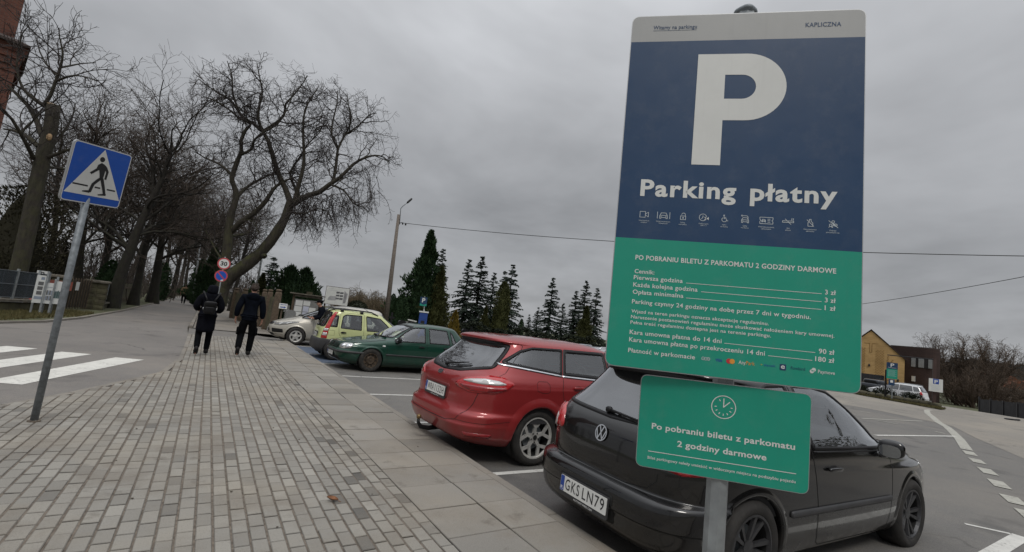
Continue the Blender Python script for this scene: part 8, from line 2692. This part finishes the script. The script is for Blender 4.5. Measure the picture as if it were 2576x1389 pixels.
grave('low grave behind the display boards', 82, 770, 26, 0.8, 0.8, M['granite'], 0.5)
q = at(40, 745, 24.5)
fl = thing('grave_flower', 'pink artificial flower ball on a grave behind the mesh fence', 'flowers', (q.x, q.y, 0))
G = Geo(); G.sbox((0, 0, 0.95), (0.34, 0.34, 0.3), 0.9, None, 14, 8); G.build('bloom', mat('pink_flower', (0.5, 0.16, 0.24), 0.7, var=0.4, scale=20), fl, smooth=True)
G = Geo(); G.tube([(0, 0, 0), (0, 0, 0.85)], 0.05, 6); G.build('vase', M['granite'], fl, smooth=True)

# right of the footpath: stone posts with rails
def stone_post(label, px, D, h, w, grp):
    q = at(px, 760, D)
    G = Geo(); G.sbox((0, 0, h / 2 - 0.05), (w, w, h), 0.25, None, 16, 10); G.sbox((0, 0, h), (w * 0.95, w * 0.95, 0.12), 0.8, None, 12, 5)
    G.add([(0.3 * w * math.cos(t), -w * 0.505, h * 0.86 + 0.3 * w * math.sin(t) * 0.4) for t in [2 * PI * i / 10 for i in range(10)]], [tuple(range(10))])
    return tag(G.build('stone_post', M['wood'], smooth=True, loc=(q.x, q.y, 0)), label, 'post', grp)
FP = []
for px, D, h, w, lab in ((697, 22.3, 1.82, 0.27, 'thick stone fence post nearest the champagne car'), (676, 23.9, 1.80, 0.23, 'stone fence post second from the champagne car'), (662, 25.6, 1.80, 0.23, 'stone fence post third from the champagne car'), (640, 27.5, 1.75, 0.3, 'stone fence post just right of the bareheaded man'), (612, 29.5, 1.75, 0.3, 'stone fence post hidden behind the bareheaded man'), (590, 32, 1.75, 0.3, 'stone fence post between man and woman, farthest')):
    FP.append(stone_post(lab, px, D, h, w, 'stone posts of the cemetery fence'))
for i, (a, b) in enumerate(zip(FP[:-1], FP[1:])):
    A, Bv = Vector(a.location), Vector(b.location)
    t = thing('slatted_fence', ('nearest', 'second', 'third', 'fourth', 'farthest')[i] + ' slatted wooden panel between the stone posts', 'fence', A, 0)
    d = Bv - A; ang = math.atan2(d.y, d.x); L = d.length
    G = Geo()
    n = int(L / 0.12)
    for j in range(n): G.box(d * ((j + .5) / n) + Vector((0, 0, 0.80)), (0.085, 0.025, 1.45 + 0.05 * math.sin(j)), ang)
    G.build('slats', M['moss_stone'], t)
    G = Geo()
    for z in (0.35, 1.35): G.box(d * 0.5 + Vector((0.03, 0.0, z)), (L - 0.25, 0.06, 0.08), ang)
    G.build('rails', M['wood'], t)
q = at(703, 770, 21.2)
st_ = thing('arrow_sign', 'small white sign with a blue arrow beside the nearest stone post', 'sign', (q.x + 0.1, q.y, 0))
zq = at(705, 770, 21.2).z
G = Geo(); F = frame_at((-0.22, -0.02, zq - 0.14), -0.15); G.prism([(0.1, 0.04), (0.41, 0.04), (0.41, 0.26), (0.1, 0.26)], 0.02, shift(F, 0, 0, -0.02), 0)
flat(G, F, [(0.15, 0.085), (0.30, 0.085), (0.30, 0.065), (0.37, 0.105), (0.30, 0.145), (0.30, 0.125), (0.15, 0.125)], 1, 0.003)
put_text(G, F, 'CMENTARZ', 0.13, 0.38, 0.19, 0.04, 0.01, 1, 0.003)
G.build('sign_plate', parent=st_, mats=[M['s_print'], M['s_visa']])
G = Geo(); G.box((0.02, 0.04, zq / 2 - 0.05), (0.06, 0.05, zq)); G.build('post', M['wood'], st_)
# notice board with papers
a = at(742, 765, 26.8); b = at(810, 790, 26.6)
nb = thing('notice_board', 'wooden roofed notice board covered with white papers', 'notice board', (a.x, a.y, 0))
F = frame_at((0, 0, 0), -0.12)
zb0, zb1 = at(742, 800, 26.8).z, at(750, 752, 26.8).z
G = Geo(); G.prism([(-0.03, zb0), (1.15, zb0), (1.15, zb1), (-0.03, zb1)], 0.05, shift(F, 0, 0, -0.05)); G.build('back_board', M['granite'], nb)
G = Geo()
for i, (x, y, w, h, t) in enumerate(((0.02, .66, .34, .28, 0), (.40, .70, .33, .24, 0), (0.0, .36, .36, .27, 0), (.42, .38, .28, .28, 1), (.72, .36, .32, .26, 0), (0.0, .03, .36, .30, 0), (.42, .02, .28, .33, 1), (.76, .66, .3, .25, 2), (.72, .05, .34, .26, 2))):
    H_ = (zb1 - zb0)
    flat(G, F, [(x, zb0 + y * H_), (x + w, zb0 + y * H_), (x + w, zb0 + (y + h) * H_), (x, zb0 + (y + h) * H_)], t, 0.004 + 0.0006 * i)
G.build('papers', parent=nb, mats=[M['s_print'], mat('bluish_paper', (0.5, 0.52, 0.62)), mat('grey_paper', (0.2, 0.2, 0.19))])
G = Geo()
for x in (-0.1, 1.22): G.box((x * math.cos(-.12), x * math.sin(-.12) + 0.05, zb1 / 2 + 0.1), (0.1, 0.1, zb1 + 0.3))
G.build('posts', M['wood'], nb)
G = Geo(); G.box((0.55, -0.02, zb1 + 0.28), (1.75, 0.5, 0.05), -0.12); G.box((0.58, -0.02, zb1 + 0.19), (1.3, 0.1, 0.13), -0.12); G.build('roof', M['stone'], nb)
G = Geo(); G.box((0.6, -0.1, zb1 + 0.36), (0.3, 0.06, 0.16)); G.build('small_plate', M['moss_stone'], nb)
# plan board
tl, br, bl = at(818, 722, 40), at(876, 800, 40), at(814, 770, 40)
pb_ = thing('plan_board', 'large white cemetery plan board with a grey site map', 'board', (bl.x, bl.y, 0))
w = 1.78; F = frame_at((0, 0, bl.z + 0.22), -0.30); h = 1.42; kx = 1.78 / 2.05
G = Geo(); G.prism([(0, 0), (w, 0), (w, h), (0, h)], 0.04, shift(F, 0, 0, -0.04)); G.build('panel', M['s_print'], pb_)
G = Geo()
for x0, y0, x1, y1 in ((-0.03, -0.03, w + 0.03, 0.0), (-0.03, h, w + 0.03, h + 0.03), (-0.03, 0, 0, h), (w, 0, w + 0.03, h)): flat(G, F, [(x0, y0), (x1, y0), (x1, y1), (x0, y1)], 0, 0.004)
G.build('frame', M['brown'], pb_)
G = Geo()
put_text(G, F, 'PLAN', 0.16, 0.55, h * 0.86, 0.09, 0.0, 2, 0.003); put_text(G, F, 'CMENTARZA', 0.2, 1.05, h * 0.76, 0.09, 0.0, 2, 0.003)
flat(G, F, [(p[0] * kx, p[1]) for p in rnd([(0.22, 0.28), (1.0, 0.36), (1.0, 0.68), (0.45, 0.68), (0.28, 0.52)], .12)], 1, 0.003)
for i in range(3):
    for j in range(2):
        x, y = 0.80 + 0.29 * j, 0.44 + 0.24 * i
        flat(G, F, [(x, y), (x + 0.26, y + 0.02), (x + 0.26, y + 0.16), (x, y + 0.14)], 0, 0.005)
for i in range(5): stroke(G, F, [(0.52 + 0.1 * i, 0.40), (0.52 + 0.1 * i, 0.62)], 0.02, 2, 0.005)
flat(G, F, [(1.40, 0.16), (1.60, 0.20), (1.70, 0.98), (1.40, 1.22)], 1, 0.003)
for i in range(8): stroke(G, F, [(1.43, 0.28 + 0.1 * i), (1.60, 0.30 + 0.09 * i)], 0.035, 0, 0.005)
G.build('map_drawing', parent=pb_, mats=[mat('map_dark_grey', (0.10, 0.10, 0.11)), mat('map_grey', (0.36, 0.36, 0.37)), mat('map_pale_grey', (0.5, 0.5, 0.52))])
for x in (0.06, w - 0.06):
    G = Geo(); G.tube([F[0] * 0 + F[1] * x + F[3] * -0.08 + Vector((0, 0, 0)), F[1] * x + F[3] * -0.08 + Vector((0, 0, bl.z + h))], 0.05, 6); G.build('leg', M['brown'], pb_)
for i, (px, py, D, h, w, m, cr, lab) in enumerate(((985, 800, 36, 1.5, 0.5, 'blackgranite', True, 'dark stone cross above the rear of the lime green car'), (1012, 806, 36, 1.0, 0.7, 'blackgranite', False, 'black gravestone right of the utility pole foot'), (1025, 806, 36.5, 0.95, 0.6, 'granite', False, 'pale rounded gravestone left of the ticket machine'), (905, 800, 37, 1.1, 0.6, 'granite', False, 'grey gravestone under the round bush'), (955, 800, 37, 1.2, 0.5, 'granite', True, 'pale cross behind the lime green car roof'), (730, 790, 25, 1.0, 0.5, 'granite', False, 'grey gravestone by the arrow sign'), (722, 790, 27, 1.2, 0.4, 'granite', True, 'pale stone cross near the arrow sign'), (1172, 815, 38, 0.9, 0.7, 'blackgranite', False, 'dark gravestone behind the green car roof'), (1188, 815, 38, 1.1, 0.5, 'blackgranite', True, 'dark cross right of the golden thuja'))):
    grave(lab, px, py, D, h, w, M[m], 0.2, cr)

# yellow gable building and its brown wing, far right
KS = 1.293
zb = float(zlot(74, 20)) - 0.25
def far(px, py, D=75.0): return at(px, py, D)
yb = thing('yellow_building', 'yellow brick gabled building with perforated brick panels behind the parking sign', 'building', (far(2192, 832).x, far(2192, 832).y, zb))
o = Vector(yb.location)
apex = far(2192, 832) - o; re = far(2276, 905) - o; rb_ = far(2275, 985) - o
dirv = Vector((re.x - apex.x, re.y - apex.y, 0)).normalized()         # along the front, to the right
nv = Vector((dirv.y, -dirv.x, 0))
if nv.dot(Vector((0, 0, 0)) - o) < 0: nv = -nv
half = Vector((re.x - apex.x, re.y - apex.y, 0)).length
hz, he = apex.z, re.z
Ff = (Vector((0, 0, 0)) + Vector((apex.x, apex.y, 0)), dirv, Vector((0, 0, 1)), nv)
G = Geo()
G.prism([(-half, 0), (half, 0), (half, he), (0, hz), (-half, he)], -9.0, Ff); G.build('wall', M['yellowbrick'], yb)
G = Geo()
for s in (-1, 1):
    p0 = Ff[0] + dirv * (s * (half + 0.12)) + Vector((0, 0, he - 0.06)); p1 = Ff[0] + Vector((0, 0, hz + 0.10))
    k_ = nv * 0.12
    G.add([p0 + k_, p1 + k_, p1 - nv * 9.1, p0 - nv * 9.1, p0 + k_ + Vector((0, 0, 0.1)), p1 + k_ + Vector((0, 0, 0.1)), p1 - nv * 9.1 + Vector((0, 0, 0.1)), p0 - nv * 9.1 + Vector((0, 0, 0.1))], [(0, 1, 2, 3), (4, 7, 6, 5), (0, 4, 5, 1), (3, 2, 6, 7)])
G.build('roof', M['tile'], yb)
G = Geo()
M['brickhole'] = mat('recessed_brick', (0.26, 0.155, 0.055), 0.95)
def perf(x0, x1, z0, z1):
    nz = int((z1 - z0) / 0.16); nx = max(1, int((x1 - x0) / 0.26))
    for i in range(nz):
        for j in range(nx):
            x = x0 + (j + (0.5 if i % 2 else 0)) * (x1 - x0) / nx; z = z0 + i * (z1 - z0) / nz
            G.box(Ff[0] + dirv * (x + 0.06) + Vector((0, 0, z)) + nv * 0.02, (0.10, 0.07, 0.075), math.atan2(dirv.y, dirv.x))
s_ = half / 3.6
for x0, x1, z0, z1 in ((-1.5, -0.55, 2.6, 5.6), (0.55, 1.5, 2.5, 5.5), (1.75, 1.95, 2.4, 4.9), (2.2, 2.4, 2.4, 4.5), (2.6, 2.75, 2.4, 4.1), (1.75, 1.95, 0.9, 2.2), (2.2, 2.4, 0.9, 1.9)):
    perf(x0 * s_, x1 * s_, z0 * hz / 7.6, z1 * hz / 7.6)
G.build('perforated_brickwork', M['brickhole'], yb)
G = Geo()
dx = 0.0
stroke(G, shift(Ff, 0, 0, 0.02), [(-0.75 * s_, hz * .80), (-0.12 * s_, hz * .80), (-0.12 * s_, hz * .66), (0.12 * s_, hz * .66), (0.12 * s_, hz * .80), (0.75 * s_, hz * .80)], 0.07, 0, 0)
G.build('cross_relief', M['brickhole'], yb)
G = Geo(); G.box(Ff[0] + dirv * (-0.2) + Vector((0, 0, hz * 0.16)) + nv * 0.03, (half * 0.95, 0.1, hz * 0.33), math.atan2(dirv.y, dirv.x)); G.build('glass_door', M['winglass'], yb)
G = Geo()
for i in range(4): G.box(Ff[0] + dirv * (-0.2 + half * 0.95 * (i / 3 - 0.5)) + Vector((0, 0, hz * 0.16)) + nv * 0.09, (0.08, 0.06, hz * 0.33), math.atan2(dirv.y, dirv.x))
G.build('door_frame', M['darkmetal'], yb)
for x_ in (-0.1, half * 0.82):
    G = Geo(); G.sbox(Ff[0] + dirv * x_ + Vector((0, 0, hz * (0.46 if x_ < 0 else 0.28))) + nv * 0.1, (0.18, 0.18, 0.34), 0.6, None, 10, 6); G.build('wall_lamp', M['darkmetal'], yb, smooth=True)

bw = thing('brown_building', 'dark brown brick flat-roofed wing with three shuttered windows beside the yellow gable', 'building', (far(2276, 985, 76).x, far(2276, 985, 76).y, zb - 0.6))
o = Vector(bw.location)
L0 = far(2240, 866, 79) - o; R0 = far(2352, 884, 77) - o
d2 = Vector((R0.x - L0.x, R0.y - L0.y, 0)); LL = d2.length; d2.normalize(); n2_ = Vector((d2.y, -d2.x, 0))
if n2_.dot(-o) < 0: n2_ = -n2_
Hb = (L0.z + R0.z) / 2
G = Geo(); a_ = Vector((L0.x, L0.y, 0)); ang2 = math.atan2(d2.y, d2.x)
F2_ = (a_, d2, Vector((0, 0, 1)), n2_)
def bx(x, z): return (x, z)
# wall with a rounded right corner
V = []; 
rdir = Vector(((a_ + o + d2 * LL).x, (a_ + o + d2 * LL).y, 0)).normalized()
prof = [a_ + d2 * 0.0, a_ + d2 * (LL - 1.2)] + [a_ + d2 * (LL - 1.2 + 1.2 * math.sin(t)) - n2_ * (1.2 - 1.2 * math.cos(t)) for t in [PI / 2 * i / 8 for i in range(1, 9)]] + [a_ + d2 * (LL + 0.1) + rdir * 9, a_ + rdir * 9]
k_ = len(prof)
V = [(p.x, p.y, -1.0) for p in prof] + [(p.x, p.y, Hb) for p in prof]
G.add(V, [(i, (i + 1) % k_, k_ + (i + 1) % k_, k_ + i) for i in range(k_)] + [tuple(range(k_, 2 * k_))]); G.build('wall', M['brownbrick'], bw)
G = Geo(); V = [(p.x, p.y, Hb + 0.004) for p in prof] + [(p.x, p.y, Hb + 0.14) for p in prof]
G.add(V, [(i, (i + 1) % k_, k_ + (i + 1) % k_, k_ + i) for i in range(k_)] + [tuple(range(k_, 2 * k_))]); G.build('parapet', M['tile'], bw)
za, zb_ = far(2310, 900, 77).z - o.z, far(2310, 925, 77).z - o.z
for px0, px1 in ((2281, 2294), (2303, 2320), (2333, 2346)):
    xa = (far(px0, 910, 77) - o - a_).dot(d2); xb = (far(px1, 910, 77) - o - a_).dot(d2)
    G = Geo(); G.prism([(xa - 0.08, zb_), (xb + 0.32, zb_), (xb + 0.32, za + 0.05), (xa - 0.08, za + 0.05)], 0.05, F2_); wnd = G.build('window', M['darkmetal'], bw)
    G = Geo(); G.prism([(xa, zb_ + 0.06), (xb, zb_ + 0.06), (xb, za), (xa, za)], 0.07, F2_)
    for i in range(7): pass
    G.build('blind', M['blind'], wnd)
    G = Geo()
    for i in range(7): G.prism([(xa, zb_ + 0.12 + 0.16 * i), (xb, zb_ + 0.12 + 0.16 * i), (xb, zb_ + 0.15 + 0.16 * i), (xa, zb_ + 0.15 + 0.16 * i)], 0.076, F2_)
    G.build('blind_slats', M['galvdark'], wnd)
p = far(2287, 950, 77) - o; x_ = (p - a_).dot(d2)
G = Geo(); G.prism([(x_ - .15, p.z - .4), (x_ + .2, p.z - .4), (x_ + .2, p.z + .25), (x_ - .15, p.z + .25)], 0.12, F2_); G.build('meter_box', M['s_print'], bw)
G = Geo(); G.prism([(LL * 0.45, -1.0), (LL * 0.99, -1.0), (LL * 0.99, 0.95), (LL * 0.45, 0.95)], 0.06, F2_); G.build('plinth', M['render'], bw)

# hedge with boulders and grass strip in front of the far cars
GS = [(34.0, 7.95), (35.5, 8.1), (37.1, 10.9), (38.1, 13.9), (37.7, 14.4), (36.1, 12.3), (34.8, 9.4)]
gs = sheet('grass_strip', GS, ZL + 0.03, M['verge'])
grass('strip_grass', GS, 2600, 0.12, M['grass'], 8, ZL + 0.03)
r_ = random.Random(12)
for i in range(9):
    t = i / 8
    q = at(2168 + 187 * t, 1002 + 14 * t, 39.2 - 2.25 * t)
    G = Geo(); s_ = r_.uniform(0.55, 0.8)
    G.sbox((0, 0, 0.12), (s_ * 1.0, s_ * 0.7, 0.5 * s_), 0.75, Matrix.Rotation(r_.uniform(0, 3), 3, 'Z'), 14, 8)
    G.v = [(x + r_.gauss(0, .015), y + r_.gauss(0, .015), z + r_.gauss(0, .015)) for x, y, z in G.v]
    tag(G.build('boulder', M['moss_stone'], smooth=True, loc=(q.x, q.y, ZL + 0.02)), ('leftmost', 'second', 'third', 'fourth', 'middle', 'sixth', 'seventh', 'eighth', 'rightmost')[i] + ' grey boulder counted from the left of the row before the white car', 'boulder', 'boulders edging the grass strip')
    if i in (0, 2, 3, 5, 6):
        t2_ = thing('low_shrub', ('low dark shrub between the first boulders from the left', '', 'low dark shrub at the third boulder', 'low dark shrub beside the board post', '', 'reddish low shrub right of the board post', 'low dark shrub near the right end of the boulders')[i], 'shrub', (q.x + 0.5, q.y + 0.2, ZL))
        G = Geo()
        for _ in range(700):
            v_ = Vector((r_.gauss(0, 1), r_.gauss(0, 1), abs(r_.gauss(0, 1)))).normalized()
            blade(G, Vector((v_.x * 0.42, v_.y * 0.42, v_.z * 0.55 + 0.1)) * r_.uniform(.6, 1), v_ + Vector((0, 0, .4)), 0.10, 0.04, r_)
        G.build('foliage', M['lf_hedge'], t2_)
# dark paling fence at the far right
a, b = at(2466, 1022, 51), at(2640, 1068, 41)
df = thing('paling_fence', 'dark tall paling fence along the far right of the asphalt', 'fence', (a.x, a.y, float(zlot(a.x, a.y)) - 0.05))
d = Vector((b.x - a.x, b.y - a.y, 0)); L = d.length; ang = math.atan2(d.y, d.x)
G = Geo(); n = int(L / 0.16)
for i in range(n): G.box(d * ((i + .5) / n) + Vector((0, 0, 0.52 + rng.uniform(-.03, .03) + 0.25 * i / n)), (0.12, 0.03, 1.15 + 0.3 * i / n), ang)
G.build('pales', mat('dark_fence_wood', (0.022, 0.022, 0.024), 0.85, var=0.4, scale=3), df)
G = Geo()
for i in range(int(L / 2.2) + 1): G.box(d * (i * 2.2 / L) + Vector((0.06, 0.06, 0.6)), (0.1, 0.1, 1.35), ang)
G.build('posts', M['darkmetal'], df)

# hills and the village beyond
def hill(name, pts, depth, m):
    """ridge: (x, y, height) points, rising from in front and falling behind"""
    V, F = [], []
    n = len(pts)
    prof = [(-1.0, 0.0), (-0.6, 0.35), (-0.25, 0.78), (0, 1.0), (0.5, 0.7), (1.2, 0.0)]
    for x, y, h in pts:
        dv = Vector((x, y, 0)).normalized()
        for t, s in prof:
            V.append((x + dv.x * depth * t, y + dv.y * depth * t, -9 + (h + 9) * s))
    k = len(prof)
    for i in range(n - 1):
        for j in range(k - 1): F.append((i * k + j, (i + 1) * k + j, (i + 1) * k + j + 1, i * k + j + 1))
    o_ = mesh_obj(name, V, F, m); o_['kind'] = 'structure'
    return o_
M['hill'] = mat('wooded_hill', (0.016, 0.019, 0.018), 0.95, var=0.35, scale=0.05, bump=1.0, bscale=0.12, col2=(0.03, 0.033, 0.030))
rp = []
for px, py in ((2150, 915), (2300, 918), (2400, 922), (2440, 924), (2470, 928), (2500, 931), (2540, 936), (2580, 941), (2640, 950), (2720, 962)):
    q = at(px, py, 700); rp.append((q.x, q.y, q.z + 3))
hill('wooded_hill', rp, 160, M['hill'])
# tree tops along the ridge: one far wood
G = Geo(); r_ = random.Random(4)
for i in range(1100):
    k = r_.random() * (len(rp) - 1); j = int(k); u = k - j
    x = rp[j][0] + (rp[j + 1][0] - rp[j][0]) * u; y = rp[j][1] + (rp[j + 1][1] - rp[j][1]) * u; z = rp[j][2] + (rp[j + 1][2] - rp[j][2]) * u
    f = r_.uniform(-0.35, 0.02); dv = Vector((x, y, 0)).normalized()
    p = Vector((x, y, 0)) + dv * 160 * f
    zz = -9 + (z + 9) * (1 + f * 0.9)
    h = r_.uniform(4, 9); w = r_.uniform(2, 4)
    n_ = 6
    V = [(p.x + w * math.cos(2 * PI * a_ / n_), p.y + w * math.sin(2 * PI * a_ / n_), zz - 1) for a_ in range(n_)] + [(p.x, p.y, zz + h)]
    G.add(V, [(a_, (a_ + 1) % n_, n_) for a_ in range(n_)])
G.build('far_wood', M['hill'])['kind'] = 'stuff'
M['field'] = mat('brown_field', (0.085, 0.065, 0.038), 0.95, var=0.35, scale=0.08, col2=(0.12, 0.09, 0.05))
def house(label, px, py, D, w, h, rh, wm, rm, rz):
    q = at(px, py, D)
    t = thing('house', label, 'house', (q.x, q.y, q.z - 0.5), rz)
    G = Geo(); G.box((0, 0, h / 2 - 2), (w, w * 0.8, h + 4)); G.build('wall', wm, t)
    G = Geo(); e = 0.3
    G.add([(-w / 2 - e, -w * 0.4 - e, h), (w / 2 + e, -w * 0.4 - e, h), (w / 2 + e, w * 0.4 + e, h), (-w / 2 - e, w * 0.4 + e, h), (-w / 2 - e, 0, h + rh), (w / 2 + e, 0, h + rh)], [(0, 1, 5, 4), (3, 4, 5, 2), (0, 4, 3), (1, 2, 5), (0, 3, 2, 1)]); G.build('roof', rm, t)
    for s in (-0.25, 0.25):
        G = Geo(); G.box((w * s, -w * 0.4 - 0.03, h * 0.55), (w * 0.14, 0.06, h * 0.3)); G.box((-w / 2 - 0.03, w * s * 0.7, h * 0.55), (0.06, w * 0.12, h * 0.3)); G.build('window', M['winglass'], t)
M['hw'] = mat('white_house_wall', (0.55, 0.55, 0.53), 0.9); M['hr'] = mat('orange_roof', (0.22, 0.075, 0.035), 0.9, var=0.3, scale=1); M['hg'] = mat('grey_roof', (0.12, 0.12, 0.13), 0.9)
for i, (px, py, D, w, h, rh, wm, rm, rz, lab) in enumerate((
    (2478, 985, 260, 9, 4, 3, 'hw', 'hg', 0.3, 'white far house with a grey roof, leftmost of the village'), (2494, 984, 280, 10, 5, 3, 'hw', 'hr', 0.9, 'white far house with an orange roof beside the leftmost one'), (2508, 988, 250, 8, 4, 3, 'render', 'hg', 0.1, 'small grey far house below the hill'),
    (2530, 980, 320, 10, 4, 3, 'hw', 'hr', 0.6, 'far house under the middle of the hill with orange roof'), (2549, 990, 300, 11, 4, 3.5, 'hw', 'hr', 0.2, 'wide orange roofed far house near the right edge'), (2566, 994, 310, 10, 4, 3, 'render', 'hr', 0.8, 'grey-walled orange roofed far house at the right edge'), (2540, 1002, 240, 8, 4, 2.5, 'render', 'hr', 0.5, 'low far house in front of the orange roofs'), (2462, 990, 250, 8, 5, 2.5, 'render', 'hg', 1.0, 'grey far house half hidden by the thicket'))):
    house(lab, px, py, D, w, h, rh, M[wm], M[rm], rz)
# brown fields falling away to the village
q0, q1, q2, q3 = at(2380, 1010, 90), at(2720, 1050, 75), at(2800, 1030, 420), at(2380, 985, 420)
V = [(q0.x, q0.y, -2.6), (q1.x, q1.y, -2.4), (q2.x, q2.y, q2.z - 6), (q3.x, q3.y, q3.z - 6)]
o_ = mesh_obj('field', V, [(0, 1, 2, 3)], M['field']); o_['kind'] = 'structure'
for i, (px, py, D, H, lab) in enumerate(((2452, 1003, 120, 3.5, 'bare bush left in the brown field'), (2500, 1012, 110, 3.0, 'bare bush in the middle of the brown field'), (2545, 1020, 105, 3.2, 'bare bush right in the brown field'), (2575, 1015, 130, 3.5, 'bare bush at the right edge of the field'))):
    q = at(px, py, D)
    bush_model('bare_bush', lab, 90 + i, (q.x, q.y, q.z - 0.6), H, 5.0, 12, M['twig4'], M['twig4'], [dict(dens=1.8, L=1.6, r=0.05, seg=4, wig=0.2, a0=0.3, a1=0.9, up=0.2, rmin=0.03), dict(dens=1.6, L=0.9, r=0.035, seg=3, wig=0.2, a0=0.3, a1=0.9, rmin=0.03)], 0.5)

# tree row added behind the camera to darken reflections in the paintwork and windows
wb = leaf_box('unseen_tree_row', None, (6, -13, 0), (75, -16, 0), 8.5, 2.5, M['lf_ivy'], 5200, cat=None, leaf=0.55, bumps=0.3)
wb['kind'] = 'stuff'
